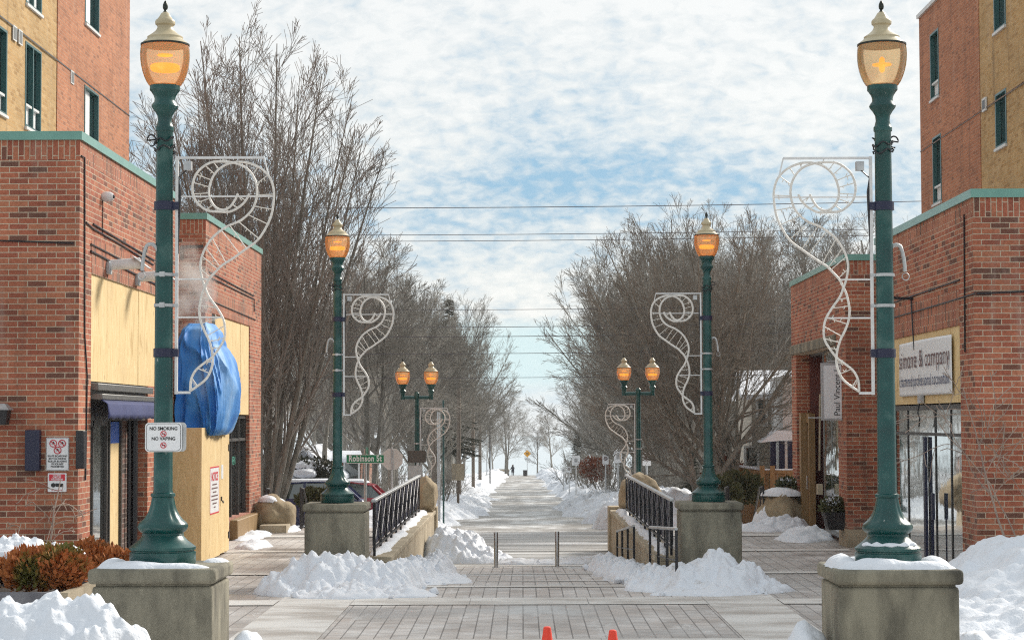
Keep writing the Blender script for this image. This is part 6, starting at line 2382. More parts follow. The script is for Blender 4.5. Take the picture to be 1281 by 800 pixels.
for px_, Y, top in ((405, 76, 335), (440, 88, 325), (545, 108, 345), (500, 104, 350), (565, 128, 362), (535, 135, 375), (350, 96, 360), (575, 160, 385), (515, 150, 385), (470, 140, 375), (583, 200, 425), (300, 110, 390), (600, 262, 480), (395, 135, 380), (340, 125, 380), (410, 160, 405), (450, 170, 400), (545, 210, 420), (500, 190, 400), (430, 120, 360), (612, 300, 495), (590, 285, 490)):
    m_ = rnd.choice(protos)
    px_ -= 20 if px_ > 470 else 0
    tree_at(m_, px_, Y, top, rnd.uniform(.85, 1.1), rnd.uniform(0, 6.28), LL, GT, nat=HT[id(m_)])
for px_, Y, top in ((760, 118, 345), (735, 140, 365), (830, 108, 300), (870, 96, 292), (930, 88, 290), (960, 82, 285), (718, 205, 440), (750, 170, 395), (735, 225, 430), (790, 150, 360), (722, 265, 480), (990, 98, 300), (1040, 100, 270), (1110, 105, 262), (900, 150, 350), (1145, 110, 300), (800, 210, 420), (860, 180, 380), (960, 150, 360), (700, 300, 500), (800, 125, 330), (850, 125, 305), (770, 185, 400), (915, 120, 320), (780, 105, 315)):
    m_ = rnd.choice(protos)
    px_ += 42 if px_ < 830 else 0
    tree_at(m_, px_, Y, top, rnd.uniform(.9, 1.12), rnd.uniform(0, 6.28), LRT, GT, nat=HT[id(m_)])
tree_at(T_ST3, 672, 356, 532, 1.1, .5, 'faint distant bare tree just right of the yellow warning sign', nat=HT[id(T_ST3)])
tree_at(T_ST2, 616, 352, 518, 1.1, 3.0, 'faint distant bare tree behind the long pale bench', nat=HT[id(T_ST2)])
tree_at(T_ST1, 690, 345, 512, 1.0, 2.0, 'larger pale distant bare tree at the right snow bank end', nat=HT[id(T_ST1)])
tree_at(T_ST2, 633, 330, 488, 1.1, 1.0, 'lone small bare tree at the lake end of the street', nat=HT[id(T_ST2)])
# hedge-like brush
for k, (px_, Y, s_) in enumerate(((345, 70, .9), (500, 78, .9), (545, 92, .9), (350, 72, 1.1), (470, 92, 1.1), (560, 120, 1.0))):
    x = at(px_, 524, Y).x
    place_tree(T_BUSH, (x, Y, gnd(x, Y)), s_, k * 1.3, 'bare brush under the trees left of the street', 'bare brush under the trees', 'bare_bush', 'bush')
for k, (px_, Y, s_) in enumerate(((735, 150, 1.3), (760, 120, 1.2), (790, 100, 1.2), (830, 88, 1.0), (860, 78, .8), (930, 76, .8), (890, 84, 1.1), (715, 170, 1.4), (745, 135, 1.3))):
    x = at(px_, 524, Y).x
    place_tree(T_BUSH, (x, Y, gnd(x, Y)), s_, k * 1.3, 'bare brush under the trees right of the street', 'bare brush under the trees', 'bare_bush', 'bush')

# dry weeping shrub before the left brick front, climbing twigs on the right corner
LV_WEEP = [dict(n=7, seg=8, wob=.16, trop=.02, ang=(30, 70), ratio=(.5, .8), start=.3, taper=.7),
           dict(n=4, seg=7, wob=.14, trop=-.16, ang=(25, 60), ratio=(.4, .7), start=.2, taper=.7),
           dict(n=0, seg=4, wob=.16, trop=-.1, ang=(20, 50), ratio=(.4, .7), start=.1, taper=.6)]
ms = make_tree(51, LV_WEEP, [((0, 0, 0), (.05, 0, 1), 1.75, .022), ((.03, 0, 0), (-.25, .1, .9), 1.2, .015)], 1, 'twig_pale')
ms[0].materials[0] = M['twig_pale']
x = at(47, 600, 26.8).x
place_tree(ms, (x, 26.8, .0), (1, 1, 1.02), .6, 'dry pale weeping shrub in front of the left brick wall', None, 'bare_shrub', 'shrub')
LV_VINE = [dict(n=6, seg=8, wob=.14, trop=.02, ang=(30, 80), ratio=(.5, .9), start=.25, taper=.7),
           dict(n=4, seg=6, wob=.16, trop=.0, ang=(25, 70), ratio=(.4, .7), start=.2, taper=.7),
           dict(n=0, seg=4, wob=.18, trop=-.03, ang=(20, 50), ratio=(.4, .7), start=.1, taper=.6)]
ms = make_tree(53, LV_VINE, [((0, 0, 0), (-.15, -.02, 1), 2.5, .018), ((.1, 0, 0), (.25, 0, .9), 2.2, .014), ((.2, .1, 0), (-.35, 0, .9), 2.2, .012)], 1, 'twig_pale')
ms[0].materials[0] = M['twig_pale']
x = at(1262, 600, 27.6).x
place_tree(ms, (x, 27.5, .6), 1.0, .2, 'thin bare twigs of a shrub against the right brick corner', None, 'bare_shrub', 'shrub')

# conifer
def make_conifer(seed, H, r0):
    rnd = random.Random(seed)
    tr = MB().tube([(0, 0, -.2), (0, 0, H * .5), (0, 0, H)], [.22, .14, .02], 8)
    mb = MB()
    for k in range(330):
        f = (k + rnd.random()) / 330
        z = H * (.22 + .77 * f)
        L = r0 * (1 - f) ** .75 * rnd.uniform(.35, 1.1) + .15
        a = rnd.uniform(0, 2 * PI)
        d = Vector((math.cos(a), math.sin(a), .12 - .35 * (1 - f)))
        p = Vector((0, 0, z))
        mb.tube([p, p + d * L * .5 + Vector((0, 0, .04)), p + d * L], [.02, .012, .004], 3, cap=False)
        for _ in range(int(26 * L) + 6):
            q = rnd.uniform(.15, 1)
            b = p + d * L * q
            s = Vector((-d.y, d.x, 0)) * rnd.choice((-1, 1)) * rnd.uniform(.3, 1) + d * .6 + Vector((0, 0, rnd.uniform(-.5, .1)))
            s.normalize()
            l = rnd.uniform(.15, .4)
            w_ = s.orthogonal().normalized() * .03
            mb.add([b - w_, b + w_, b + s * l], [(0, 1, 2)])
    return tr, mb


tr, cr_ = make_conifer(3, 12, 2.2)
o1 = mesh_obj('trunk', tr.v, tr.f, M['bark'])
o2 = mesh_obj('crown', cr_.v, cr_.f, M['conifer'], smooth=False)
x = at(562, 524, 140).x
t = thing('conifer', 'dark conifer standing among the bare trees left of the street', 'tree', (x, 140, gnd(x, 140)), 'conifers')
t.scale = (1, 1, (at(580, 372, 140).z - gnd(x, 140)) / 12)
o1.parent = t
o2.parent = t
for px_, Y, top, lab in ((722, 190, 540, 'dark low conifer at the right edge of the far street'), (865, 76, 560, 'small dark conifer behind the right ramp lamp')):
    x = at(px_, 524, Y).x
    c_ = copy_tree(t)
    c_.location = (x, Y, gnd(x, Y))
    c_['label'] = lab
    s_ = (at(px_, top, Y).z - gnd(x, Y)) / 12
    c_.scale = (s_ * 1.3, s_ * 1.3, s_)

# small coloured bushes
def leaf_bush(c, r, mat, label, seed, n=2500, group=None):
    rnd = random.Random(seed)
    mb = leaf_cloud(MB(), c, r, n, rnd, (.06, .16), .3)
    t = thing('shrub', label, 'shrub', (c[0], c[1], c[2] - r[2]), group)
    part('foliage', mb, M[mat], t, smooth=False)
    part('stem', MB().tube([(c[0], c[1], c[2] - r[2]), (c[0], c[1], c[2])], .03, 5), M['bark'], t)


for px_, py_, Y, r, mat, lab in ((745, 586, 120, (1.0, .8, .7), 'rust', 'small russet tree beside the right snow bank'), (905, 590, 62, (.6, .5, .5), 'rust', 'russet shrub before the timber fence'), (925, 610, 58, (.7, .5, .45), 'olive', 'olive green shrub right of the right ramp lamp'), (900, 616, 56, (.6, .5, .4), 'olive', 'olive shrub behind the right ramp pedestal'), (395, 625, 57.5, (.5, .4, .3), 'olive', 'olive shrub behind the left ramp pedestal')):
    p_ = at(px_, py_, Y)
    leaf_bush((p_.x, Y, p_.z), r, mat, lab, int(px_))

# snow laden evergreen bush behind the boulder
p_ = at(390, 595, 64)
t = thing('shrub', 'dark evergreen bush loaded with snow behind the parked cars', 'shrub', (p_.x, 64, gnd(p_.x, 64)))
rnd = random.Random(9)
part('foliage', leaf_cloud(MB(), (p_.x, 64, p_.z - .2), (.9, .8, .75), 2500, rnd, (.08, .2), .2), M['conifer'], t, smooth=False)
mb = MB()
for k in range(9):
    a, q = rnd.uniform(0, 2 * PI), rnd.uniform(.1, .8)
    cx, cy, cz = p_.x + math.cos(a) * q * .9, 63.7 + math.sin(a) * q * .6, p_.z + .45 - q * .5
    r = rnd.uniform(.16, .3)
    vv = []
    for th in range(6):
        for ph in range(10):
            A, B = PI * (th + .3) / 6, 2 * PI * ph / 10
            f = r * (1 + .25 * mn.noise((cx + math.cos(B), cy + math.sin(B), th)))
            vv.append((cx + 1.4 * f * math.sin(A) * math.cos(B), cy + f * math.sin(A) * math.sin(B), cz + .55 * f * math.cos(A)))
    mb.add(vv, [(a_ * 10 + b_, (a_ + 1) * 10 + b_, (a_ + 1) * 10 + (b_ + 1) % 10, a_ * 10 + (b_ + 1) % 10) for a_ in range(5) for b_ in range(10)] + [tuple(range(10)), tuple(reversed(range(50, 60)))])
part('snow', mb, M['snow'], t)

# ------------------------------------------------------------------ poles, wires
G_W = 'overhead power lines across the sky'
YW = 60.0
for s, x in ((-1, -24), (1, 24)):
    t = thing('utility_pole', 'wooden utility pole carrying the overhead lines at the %s' % ('left' if s < 0 else 'right'), 'utility pole', (x, YW, zg(YW)), 'utility poles')
    part('pole', MB().tube([(x, YW, zg(YW)), (x, YW, 11.0)], [.17, .12], 10), M['pole'], t)
    for z in (8.6, 7.9):
        part('crossarm', MB().box(x - .06, x + .06, YW - 1.0, YW + 1.0, z - .06, z + .06), M['pole'], t)
for k, (py_, dy, rr, nm) in enumerate(((261, -.4, .016, 'highest'), (295, -.5, .013, 'second highest'), (299, .5, .013, 'third highest'), (387, 0, .011, 'fourth highest'), (408, .3, .013, 'fifth highest'), (421, -.3, .015, 'sixth highest'), (441.5, .2, .013, 'seventh highest'), (472, 0, .011, 'lowest'))):
    z = at(653, py_, YW).z
    pts = [(x, YW + dy, z + .35 * (x / 24) ** 2 + (.004 * x)) for x in range(-24, 25, 3)]
    single('power_line', MB().tube(pts, rr * .7, 5), M['wire'], '%s dark power line strung across the street' % nm, 'power line', G_W)
# telephone poles along the left of the street
for px_, Y, top, r, lab in ((592, 150, 478, .13, 'wooden pole left of the street, nearest of three in a row'), (600.5, 190, 495, .16, 'wooden pole with a lantern left of the street'), (574, 118, 470, .14, 'wooden pole half hidden in the left thicket'), (543, 96, 490, .12, 'pale pole in the thicket behind the left twin lamp scroll')):
    b = at(px_, 600, Y)
    tp = at(px_, top, Y)
    z0 = gnd(b.x, Y)
    t = thing('utility_pole', lab, 'utility pole', (b.x, Y, z0), 'utility poles')
    part('pole', MB().tube([(b.x, Y, z0), (b.x, Y, tp.z)], [r, r * .75], 8), M['pole'], t)
    if px_ > 600:
        part('lantern', MB().lathe([(.05, -.9), (.28, -.9), (.3, -.75), (.15, -.4), (.1, 0), (.02, .2)], (b.x, Y, tp.z - .2), 12), M['black'], t)
for px_, Y, top, lab in ((613, 215, 530, 'slim dark lamp post with lantern far down the left side'), (609, 240, 536, 'slim grey post behind the dark lamp post far left')):
    b = at(px_, 600, Y)
    tp = at(px_, top, Y)
    z0 = gnd(b.x, Y)
    t = thing('lamp_post', lab, 'lamp post', (b.x, Y, z0), 'distant posts')
    part('pole', MB().tube([(b.x, Y, z0), (b.x, Y, tp.z)], .07, 6), M['black'] if px_ == 613 else M['galv'], t)
    part('lantern', MB().lathe([(.06, -.1), (.22, 0), (.2, .35), (.08, .55), (.02, .7)], (b.x + .12, Y, tp.z - .1), 10), M['black'], t)

# ------------------------------------------------------------------ traffic signs
# street name sign
Y = 50.0
c = at(457, 573.5, Y)
z0 = zg(Y)
t = thing('street_sign', 'green street name sign on a steel post left of the railing', 'street sign', (c.x, Y, z0))
part('post', MB().tube([(c.x, Y, z0), (c.x, Y, at(457, 561, Y).z)], .035, 8), M['galv'], t)
w_ = 46.5 / FPX * Y
h_ = 11 / FPX * Y
bl_ = part('name_blade', MB().box(c.x - w_ / 2, c.x + w_ / 2, Y - .06, Y - .045, c.z - h_ / 2, c.z + h_ / 2), M['signgreen'], t)
mb = MB()
for z in (c.z - h_ / 2 + .008, c.z + h_ / 2 - .008):
    mb.box(c.x - w_ / 2, c.x + w_ / 2, Y - .0625, Y - .0605, z - .006, z + .006)
part('blade_border', mb, M['signwhite'], bl_)
fit_text('Robinson St', w_ * .88, h_ * .95, (c.x, Y - .063, c.z + .005), FRONT, M['signwhite'], bl_, bold=.006)
part('cross_blade', MB().bar((c.x + .02, Y - .03, c.z + h_ * .95), (c.x + .10, Y - .5, c.z + h_ * .95), .02, h_ * .75), M['signgreen'], t)


def oct_(c, r, y0, y1):
    return MB().prism_y([(c[0] + r * math.cos(R(22.5 + 45 * k)), c[2] + r * math.sin(R(22.5 + 45 * k))) for k in range(8)], y0, y1)


Y = 59.0
c = at(490.5, 574, Y)
t = thing('stop_sign', 'octagonal sign seen from its bare grey back beyond the street name sign', 'road sign', (c.x, Y, zg(Y)))
part('plate', oct_(c, .33, Y - .01, Y), flat('bare_sign_back', (.62, .60, .57), .55), t)
part('post', MB().tube([(c.x, Y - .04, zg(Y)), (c.x, Y - .04, c.z + .35)], .03, 6), M['galv'], t)
Y = YT - .2
c = at(521.5, 570.5, Y)
t = thing('road_sign', 'dark back of a wide road sign below the left twin lamp', 'road sign', (c.x, Y, zg(Y)))
part('plate', board(c, 23 / FPX * Y, 15 / FPX * Y, Y - .05, Y - .03, .03), flat('dark_sign_back', (.09, .08, .07), .6), t)
part('lower_plate', board((c.x - .05, 0, at(519, 589, Y).z), .36, .3, Y - .02, Y - .01, .01), M['galv'], t)
part('post', MB().tube([(c.x + .02, Y, zg(Y)), (c.x + .02, Y, c.z)], .03, 6), M['galv'], t)
GS = 'small road signs along the right snow bank'
for px_, py_, Y, w_, h_, lab, sym in ((705, 588, 150, .3, .4, 'small white sign farthest left along the right snow bank', 0), (712, 587, 140, .3, .4, 'small white sign second along the right snow bank', 1), (720.5, 575.5, 125, .5, .6, 'larger white sign on a tall post above the right snow bank', 0), (757.5, 574.5, 98, .3, .45, 'white parking sign left of the right twin lamp scroll', 1), (773, 571, 88, .35, .5, 'white sign partly behind the right twin lamp scroll', 0), (809, 574, 72, .3, .45, 'white sign right of the right twin lamp', 1)):
    c = at(px_, py_, Y)
    z0 = gnd(c.x, Y)
    t = thing('road_sign', lab, 'road sign', (c.x, Y, z0), GS)
    part('plate', board(c, w_, h_, Y - .05, Y - .03, .03), M['signwhite'], t)
    part('post', MB().tube([(c.x, Y, z0), (c.x, Y, c.z + h_ * .4)], .035, 6), M['galv'], t)
    if sym:
        part('symbol', ring_y(MB(), (c.x, 0, c.z + .05), w_ * .26, .014, Y - .065, 12), M['maroon'], t)
    else:
        part('symbol', MB().box(c.x - w_ * .2, c.x + w_ * .2, Y - .06, Y - .052, c.z - .1, c.z + .12), M['galv'], t)
# yellow diamond
Y = 337.0
c = at(659.5, 567, Y)
t = thing('warning_sign', 'yellow diamond warning sign at the lake end of the street', 'road sign', (c.x, Y, zg(Y)))
r = .62
part('plate', MB().prism_y([(c.x + r, c.z), (c.x, c.z + r), (c.x - r, c.z), (c.x, c.z - r)], Y - .02, Y), M['yellow'], t)
mb = MB().tube([(c.x - .22, Y - .04, c.z + .12), (c.x + .2, Y - .04, c.z + .12), (c.x + .2, Y - .04, c.z - .14), (c.x - .2, Y - .04, c.z - .14)], .05, 5)
part('symbol', mb, M['ink'], t)
part('tab', MB().box(c.x - .42, c.x + .42, Y - .02, Y, c.z - .95, c.z - .75), M['galv'], t)
part('post', MB().tube([(c.x, Y + .03, zg(Y)), (c.x, Y + .03, c.z)], .05, 6), M['galv'], t)
Y = 335.0
c = at(657, 588, Y)
t = thing('litter_bin', 'dark litter bin beside the yellow warning sign', 'bin', (c.x, Y, zg(Y)))
part('body', MB().lathe([(.3, 0), (.34, .1), (.36, .85), (.30, .87)], (c.x, Y, zg(Y)), 14), M['black'], t)
part('rim', MB().lathe([(.3, .875), (.40, .88), (.40, .98), (.28, 1.0)], (c.x, Y, zg(Y)), 14), M['coat'], t)
# bench-like wall at lake end
c0, c1 = at(612, 585, 345), at(637, 585, 345)
t = thing('park_shelter_bench', 'long pale bench wall at the lake end left of the street', 'bench', ((c0.x + c1.x) / 2, 345, zg(345)))
part('backrest', MB().box(c0.x, c1.x, 345, 345.2, zg(345) + .55, zg(345) + 1.1), M['conc_lite'], t)
part('seat', MB().box(c0.x + .8, c1.x, 344.4, 344.95, zg(345) + .38, zg(345) + .5), M['pole'], t)
for x in (c0.x + 1.0, (c0.x + c1.x) / 2, c1.x - .2):
    part('leg', MB().box(x - .08, x + .08, 344.5, 345.1, zg(345) + .0, zg(345) + .38), M['pole'], t)

# hydrant
Y = 158.0
c = at(563, 608, Y)
z0 = at(563, 617, Y).z
t = thing('fire_hydrant', 'red fire hydrant with a blue top on the left snow bank', 'hydrant', (c.x, Y, z0))
part('barrel', MB().lathe([(.16, -.4), (.16, .05), (.12, .06), (.12, .38), (.15, .39), (.15, .43)], (c.x, Y, z0), 14), M['redpaint'], t)
part('bonnet', MB().lathe([(.15, .432), (.14, .52), (.09, .60), (.04, .63), (.04, .69)], (c.x, Y, z0), 14), M['bluepaint'], t)
for s in (-1, 1):
    part('outlet', MB().tube([(c.x + s * .1, Y, z0 + .28), (c.x + s * .22, Y, z0 + .28)], .06, 8), M['redpaint'], t)
# thin green pole near hydrant
c = at(549, 600, 66)
t = thing('sign_post', 'slim steel sign post on the left corner beyond the cross road', 'post', (c.x, 66, zg(66)))
part('post', MB().tube([(c.x, 66, zg(66)), (c.x, 66, at(549, 515, 66).z)], .05, 6), M['galv'], t)
part('sleeve', MB().tube([(c.x + .15, 66, zg(66)), (c.x + .15, 66, at(549, 500, 66).z)], .03, 6), M['green'], t)
for px_, Y, lab in ((573, 92, 'pale rectangular board on posts in front of the left thicket, nearer one'), (622, 104, 'x')):
    if lab == 'x':
        continue
    c = at(px_, 592, Y)
    t = thing('notice_board', lab, 'notice board', (c.x, Y, gnd(c.x, Y)))
    part('panel', MB().box(c.x - .28, c.x + .28, Y - .05, Y, c.z - .3, c.z + .45), M['conc_lite'], t)
    part('post', MB().box(c.x - .06, c.x + .06, Y, Y + .1, gnd(c.x, Y), c.z + .3), M['pole'], t)

# ------------------------------------------------------------------ cars
def make_car(loc, rz, paint, label, group):
    t = thing('parked_car', label, 'car', loc, group)
    L = Vector(loc)
    q = lambda mb: mb.add([], []) or mb
    mb = MB()
    # body: lofted cross-sections front to back (local x)
    secs = [(-2.15, .62, .35, .62), (-2.05, .78, .26, .72), (-1.4, .86, .22, .88), (-.75, .88, .2, .97), (.6, .88, .2, .99), (1.6, .87, .22, .98), (2.05, .8, .28, .92), (2.15, .7, .4, .8)]
    vs = []
    for x, w_, z0, z1 in secs:
        for y, z in ((-w_ * .9, z0), (w_ * .9, z0), (w_, (z0 + z1) / 2), (w_ * .93, z1), (0, z1 + .03), (-w_ * .93, z1), (-w_, (z0 + z1) / 2)):
            vs.append((L.x + x, L.y + y, L.z + z))
    n = 7
    fs = [(i * n + k, i * n + (k + 1) % n, (i + 1) * n + (k + 1) % n, (i + 1) * n + k) for i in range(len(secs) - 1) for k in range(n)]
    fs += [tuple(reversed(range(n))), tuple(range((len(secs) - 1) * n, len(secs) * n))]
    part('body', mb.add(vs, fs), M[paint], t, sharp=50)
    cab = [(-1.0, .78, .98), (-.25, .66, 1.40), (.9, .64, 1.43), (1.55, .66, 1.32), (1.95, .74, .97)]
    gl_ = [(x, w_, z) for x, w_, z in cab]
    vs, fs = [], []
    for x, w_, z in gl_:
        vs += [(L.x + x, L.y - w_, L.z + z), (L.x + x, L.y + w_, L.z + z), (L.x + x, L.y + .80, L.z + .95), (L.x + x, L.y - .80, L.z + .95)]
    fs = [(i * 4 + k, i * 4 + (k + 1) % 4, (i + 1) * 4 + (k + 1) % 4, (i + 1) * 4 + k) for i in range(4) for k in range(4)] + [(3, 2, 1, 0), (16, 17, 18, 19)]
    part('windows', MB().add(vs, fs), M['glass_dark'], t, sharp=25)
    rf = MB()
    vs = []
    for x, w_, z in ((-.32, .67, 1.39), (.3, .68, 1.44), (.9, .67, 1.45), (1.55, .66, 1.345)):
        vs += [(L.x + x, L.y - w_, L.z + z), (L.x + x, L.y + w_, L.z + z), (L.x + x, L.y + w_ * .96, L.z + z + .035), (L.x + x, L.y - w_ * .96, L.z + z + .035)]
    rf.add(vs, [(i * 4 + k, i * 4 + (k + 1) % 4, (i + 1) * 4 + (k + 1) % 4, (i + 1) * 4 + k) for i in range(3) for k in range(4)] + [(3, 2, 1, 0), (12, 13, 14, 15)])
    for s in (-1, 1):
        for (x0, z0), (x1, z1) in (((-1.02, .97), (-.28, 1.41)), ((.35, .97), (.35, 1.43)), ((1.98, .96), (1.55, 1.35))):
            y0_, y1_ = L.y + s * .80, L.y + s * .67
            rf.bar((L.x + x0, y0_, L.z + z0), (L.x + x1, y1_, L.z + z1), .07, .05)
    part('roof', rf, M[paint], t)
    part('roof_snow', MB().hexa([(L.x - .3, L.y - .55, L.z + 1.45), (L.x + 1.4, L.y - .55, L.z + 1.44), (L.x + 1.4, L.y + .55, L.z + 1.44), (L.x - .3, L.y + .55, L.z + 1.45)], [(L.x - .1, L.y - .45, L.z + 1.54), (L.x + 1.2, L.y - .45, L.z + 1.54), (L.x + 1.2, L.y + .45, L.z + 1.54), (L.x - .1, L.y + .45, L.z + 1.54)]), M['snow'], t, bevel=.03)
    for x in (-1.35, 1.35):
        for s in (-1, 1):
            y = L.y + s * .8
            wh = part('wheel', MB().tube([(L.x + x, y - .1, L.z + .32), (L.x + x, y + .1, L.z + .32)], .32, 20), M['rubber'], t)
            part('rim', MB().tube([(L.x + x, y + s * .1, L.z + .32), (L.x + x, y + s * .115, L.z + .32)], .2, 14), M['galv'], wh)
    for s in (-1, 1):
        part('headlight', MB().box(L.x - 2.13, L.x - 2.02, L.y + s * .62 - .12, L.y + s * .62 + .12, L.z + .6, L.z + .72), M['signwhite'], t)
        part('taillight', MB().box(L.x + 2.03, L.x + 2.14, L.y + s * .65 - .1, L.y + s * .65 + .1, L.z + .68, L.z + .84), M['redink'], t)
        part('mirror', MB().box(L.x - .75, L.x - .6, L.y + s * .95 - .08, L.y + s * .95 + .08, L.z + .98, L.z + 1.1), M[paint], t)
    t.rotation_euler.z = rz
    return t


GC = 'cars parked beyond the cross road'
for px_, Y, paint, lab, rz in ((408, 66, 'carred', 'dark red car with snowy roof behind the left ramp lamp', 0), (368, 61.2, 'carblue', 'navy car parked nearest behind the left ramp pedestal', .05)):
    x = at(px_, 600, Y).x
    make_car((x, Y, zg(Y)), rz, paint, lab, GC)

# ------------------------------------------------------------------ houses
def house(name, label, x0, x1, y0, y1, z0, zw, zr, wall, axis='x', wins=(), over=.35, chim=None):
    t = thing(name, label, 'house', ((x0 + x1) / 2, (y0 + y1) / 2, z0))
    part('wall', MB().box(x0, x1, y0, y1, z0 - .3, zw), M[wall], t, smooth=False)
    mb = MB()
    th = .16
    if axis == 'x':        # ridge along x
        ym = (y0 + y1) / 2
        g = MB().prism_x([(y0, zw), (y1, zw), (ym, zr)], x0 + .001, x1 - .001)
        for a in (y0 - over, y1 + over):
            k = (zr - zw) / (ym - y0)
            ze = zw - over * k
            mb.prism_x([(a, ze + .02), (ym, zr + .02), (ym, zr + .02 + th), (a, ze + .02 + th)], x0 - over, x1 + over)
    else:
        xm = (x0 + x1) / 2
        g = MB().prism_y([(x0, zw), (x1, zw), (xm, zr)], y0 + .001, y1 - .001)
        for a in (x0 - over, x1 + over):
            k = (zr - zw) / (xm - x0)
            ze = zw - over * k
            mb.prism_y([(a, ze + .02), (xm, zr + .02), (xm, zr + .02 + th), (a, ze + .02 + th)], y0 - over, y1 + over)
    part('gable', g, M[wall], t, smooth=False)
    rf = part('roof', mb, M['snow'], t, smooth=False, label='roof under thick snow')
    if chim:
        cx, cy, h = chim
        part('chimney', MB().box(cx - .35, cx + .35, cy - .3, cy + .3, zw, h), M['brick'], rf, smooth=False)
    for (wx, wz, ww, wh) in wins:
        f = MB()
        for a in (wx - ww / 2, wx + ww / 2):
            f.box(a - .04, a + .04, y0 - .05, y0 - .003, wz, wz + wh)
        f.box(wx - ww / 2 + .04, wx + ww / 2 - .04, y0 - .05, y0 - .003, wz + wh - .07, wz + wh)
        f.box(wx - ww / 2 + .04, wx + ww / 2 - .04, y0 - .05, y0 - .003, wz, wz + .07)
        w_ = part('window', f, M['winframe'], t)
        part('pane', MB().box(wx - ww / 2 + .04, wx + ww / 2 - .04, y0 - .02, y0 - .004, wz + .07, wz + wh - .07), M['glass_dark'], w_)
    return t


Y = 80
xa, xb = at(345, 580, Y).x, at(415, 580, Y).x
house('house', 'low grey garage with snow covered gable roof behind the parked cars', xa, xb, Y, Y + 7, gnd(-8, Y), at(380, 592, Y).z, at(380, 563, Y).z, 'siding_g', 'y', [((xa + xb) / 2, -.6, .8, .8)])
Y = 84
xa, xb = at(405, 580, Y).x, at(452, 580, Y).x
house('house', 'small red brick house with pale window behind the left ramp lamp', xa, xb, Y, Y + 6, gnd(-7, Y), at(430, 578, Y).z, at(430, 570, Y).z, 'brick', 'x', [(at(440, 590, Y).x, at(440, 600, Y).z, .6, .9)], over=.15)
Y = 63.5
xa, xb = at(940, 500, Y).x, at(982, 500, Y).x
t = house('house', 'beige clapboard house with snowy roof and white window at right', xa, xb + 3, Y, Y + 4.5, gnd(9, Y), at(950, 496, Y).z, at(950, 468, Y).z, 'siding', 'x', [(at(953, 517, Y).x, at(953, 533, Y).z, .30, 1.0), (at(940, 573, Y).x, at(940, 585, Y).z, .4, .7)], over=.35)
Y2 = 60.5
xa, xb = at(979, 500, Y2).x, at(996, 500, Y2).x + 3
zt_ = at(985, 470, Y2).z
part('front_wing', MB().box(xa, xb, Y2, Y - .01, gnd(9, 60) - .2, zt_), M['siding_w'], t, smooth=False)
pr_ = at(965, 550, Y2 - .8)
mb = MB().prism_y([(at(952, 553, 59.3).x, at(952, 553, 59.3).z), (at(972, 538, 59.3).x, at(972, 538, 59.3).z), (at(1000, 538, 59.3).x, at(1000, 538, 59.3).z), (at(1000, 549, 59.3).x, at(1000, 549, 59.3).z)], 59.3, Y2 - .02)
part('porch_roof', mb, M['snow'], t)
mb = MB()
for px_ in (967, 978, 989):
    p_ = at(px_, 560, 59.4)
    mb.box(p_.x - .08, p_.x + .08, 59.35, 59.5, gnd(9, 59), p_.z + .2)
part('porch_posts', mb, M['navy'], t)
# fences at right
Y = 58.6
xa, xb = at(952, 600, Y).x, at(1000, 600, Y).x
t = thing('timber_fence', 'brown board fence with snow on its rail before the porch', 'fence', ((xa + xb) / 2, Y, zg(Y)))
mb = MB()
n = 14
for k in range(n):
    a = xa + (xb - xa) * k / n
    mb.box(a + .004, a + (xb - xa) / n - .004, Y, Y + .03, zg(Y) - .1, at(960, 592, Y).z)
part('boards', mb, M['wood'], t)
part('top_rail', MB().box(xa, xb, Y - .03, Y + .06, at(960, 592, Y).z + .003, at(960, 588, Y).z), M['wood'], t)
part('snow', MB().box(xa, xb, Y - .04, Y + .07, at(960, 588, Y).z + .002, at(960, 586, Y).z), M['snow'], t, bevel=.02)
for px_ in (953, 966):
    p_ = at(px_, 580, Y)
    part('post', MB().box(p_.x - .07, p_.x + .07, Y - .08, Y - .035, zg(Y) - .1, at(960, 582, Y).z), M['wood'], t)
Y = 61.5
xa, xb = at(915, 600, Y).x, at(958, 600, Y).x
t = thing('picket_fence', 'weathered picket fence with snow along its top below the beige house', 'fence', ((xa + xb) / 2, Y, zg(Y)))
mb = MB()
for k in range(16):
    a = xa + (xb - xa) * k / 16
    zt_ = at(930, 582, Y).z - .15 * k / 16
    mb.box(a, a + .06, Y, Y + .03, zg(Y), zt_)
part('pickets', mb, M['wood'], t)
part('snow', MB().bar((xa, Y, at(930, 581, Y).z), (xb, Y, at(930, 581, Y).z - .15), .10, .08), M['snow'], t, bevel=.02)
part('rail', MB().bar((xa, Y + .05, at(930, 588, Y).z), (xb, Y + .05, at(930, 588, Y).z - .15), .05, .07), M['wood'], t)

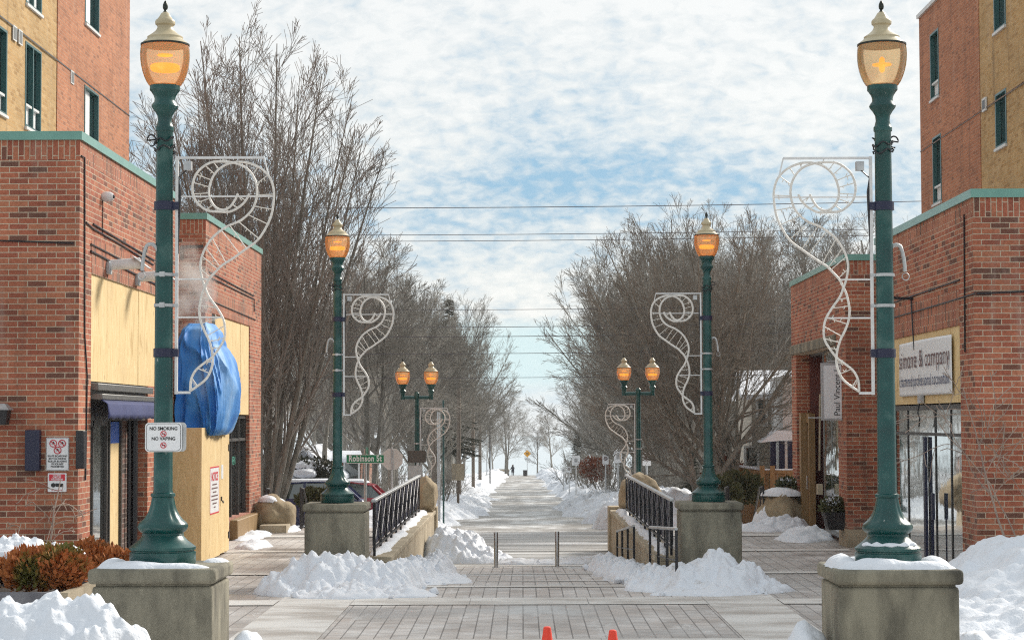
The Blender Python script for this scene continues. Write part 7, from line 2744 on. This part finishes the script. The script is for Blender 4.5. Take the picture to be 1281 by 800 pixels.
# ------------------------------------------------------------------ person with a stroller
Y = 340.0
pb_ = at(641.5, 594, Y)
z0 = zg(Y) + .06
x = pb_.x
t = thing('person', 'distant person in a dark coat pushing a stroller down the street', 'person', (x, Y, z0))
J = [(0, 0, .95), (0, 0, 1.2), (0, 0, 1.42), (0, 0, 1.52), (0, -.02, 1.66), (.10, 0, .92), (.12, .06, .5), (.11, .02, .07), (.12, -.1, .03), (-.10, 0, .92), (-.12, -.12, .5), (-.12, 0, .08), (-.12, -.12, .03), (.2, 0, 1.38), (.24, -.02, 1.1), (.05, -.25, 1.0), (-.2, 0, 1.38), (-.3, -.02, 1.12), (-.42, -.12, 1.02)]
RD = [.19, .18, .17, .07, .12, .12, .09, .06, .05, .12, .09, .06, .05, .09, .07, .05, .09, .07, .05]
E = [(0, 1), (1, 2), (2, 3), (3, 4), (0, 5), (5, 6), (6, 7), (7, 8), (0, 9), (9, 10), (10, 11), (11, 12), (2, 13), (13, 14), (14, 15), (2, 16), (16, 17), (17, 18)]
me = bpy.data.meshes.new('body')
me.from_pydata(J, E, [])
o = bpy.data.objects.new('body', me)
COL.objects.link(o)
o.parent = t
sk = o.modifiers.new('skin', 'SKIN')
for v_, r in zip(me.skin_vertices[0].data, RD):
    v_.radius = (r, r)
me.skin_vertices[0].data[0].use_root = True
o.modifiers.new('sub', 'SUBSURF').levels = 1
me.materials.append(M['coat'])
part('coat', MB().lathe([(.26, .55), (.25, .8), (.21, 1.05), (.23, 1.3), (.2, 1.43), (.1, 1.5)], (x, Y, z0), 14), M['coat'], t)
part('hood', MB().lathe([(.10, 1.48), (.15, 1.56), (.155, 1.68), (.12, 1.78), (.04, 1.82)], (x, Y + .02, z0), 12), M['coat'], t)
part('face', MB().lathe([(.03, 1.58), (.075, 1.61), (.085, 1.67), (.06, 1.73), (.02, 1.75)], (x, Y - .075, z0), 10), M['skin'], t)
sx_ = x - .95
t = thing('stroller', 'dark stroller pushed by the distant person', 'stroller', (sx_, Y - .1, z0))
part('seat', MB().prism_y([(sx_ - .35, z0 + .35), (sx_ + .15, z0 + .35), (sx_ + .3, z0 + .85), (sx_ - .05, z0 + 1.0), (sx_ - .35, z0 + .6)], Y - .35, Y + .1), M['coat'], t)
part('handle', MB().tube([(sx_ + .1, Y - .1, z0 + .4), (sx_ + .55, Y - .1, z0 + 1.02)], .025, 5), M['black'], t)
for dx in (-.3, .25):
    for dy in (-.38, .14):
        part('wheel', MB().tube([(sx_ + dx, Y + dy - .02, z0 + .14), (sx_ + dx, Y + dy + .02, z0 + .14)], .14, 10), M['rubber'], t)
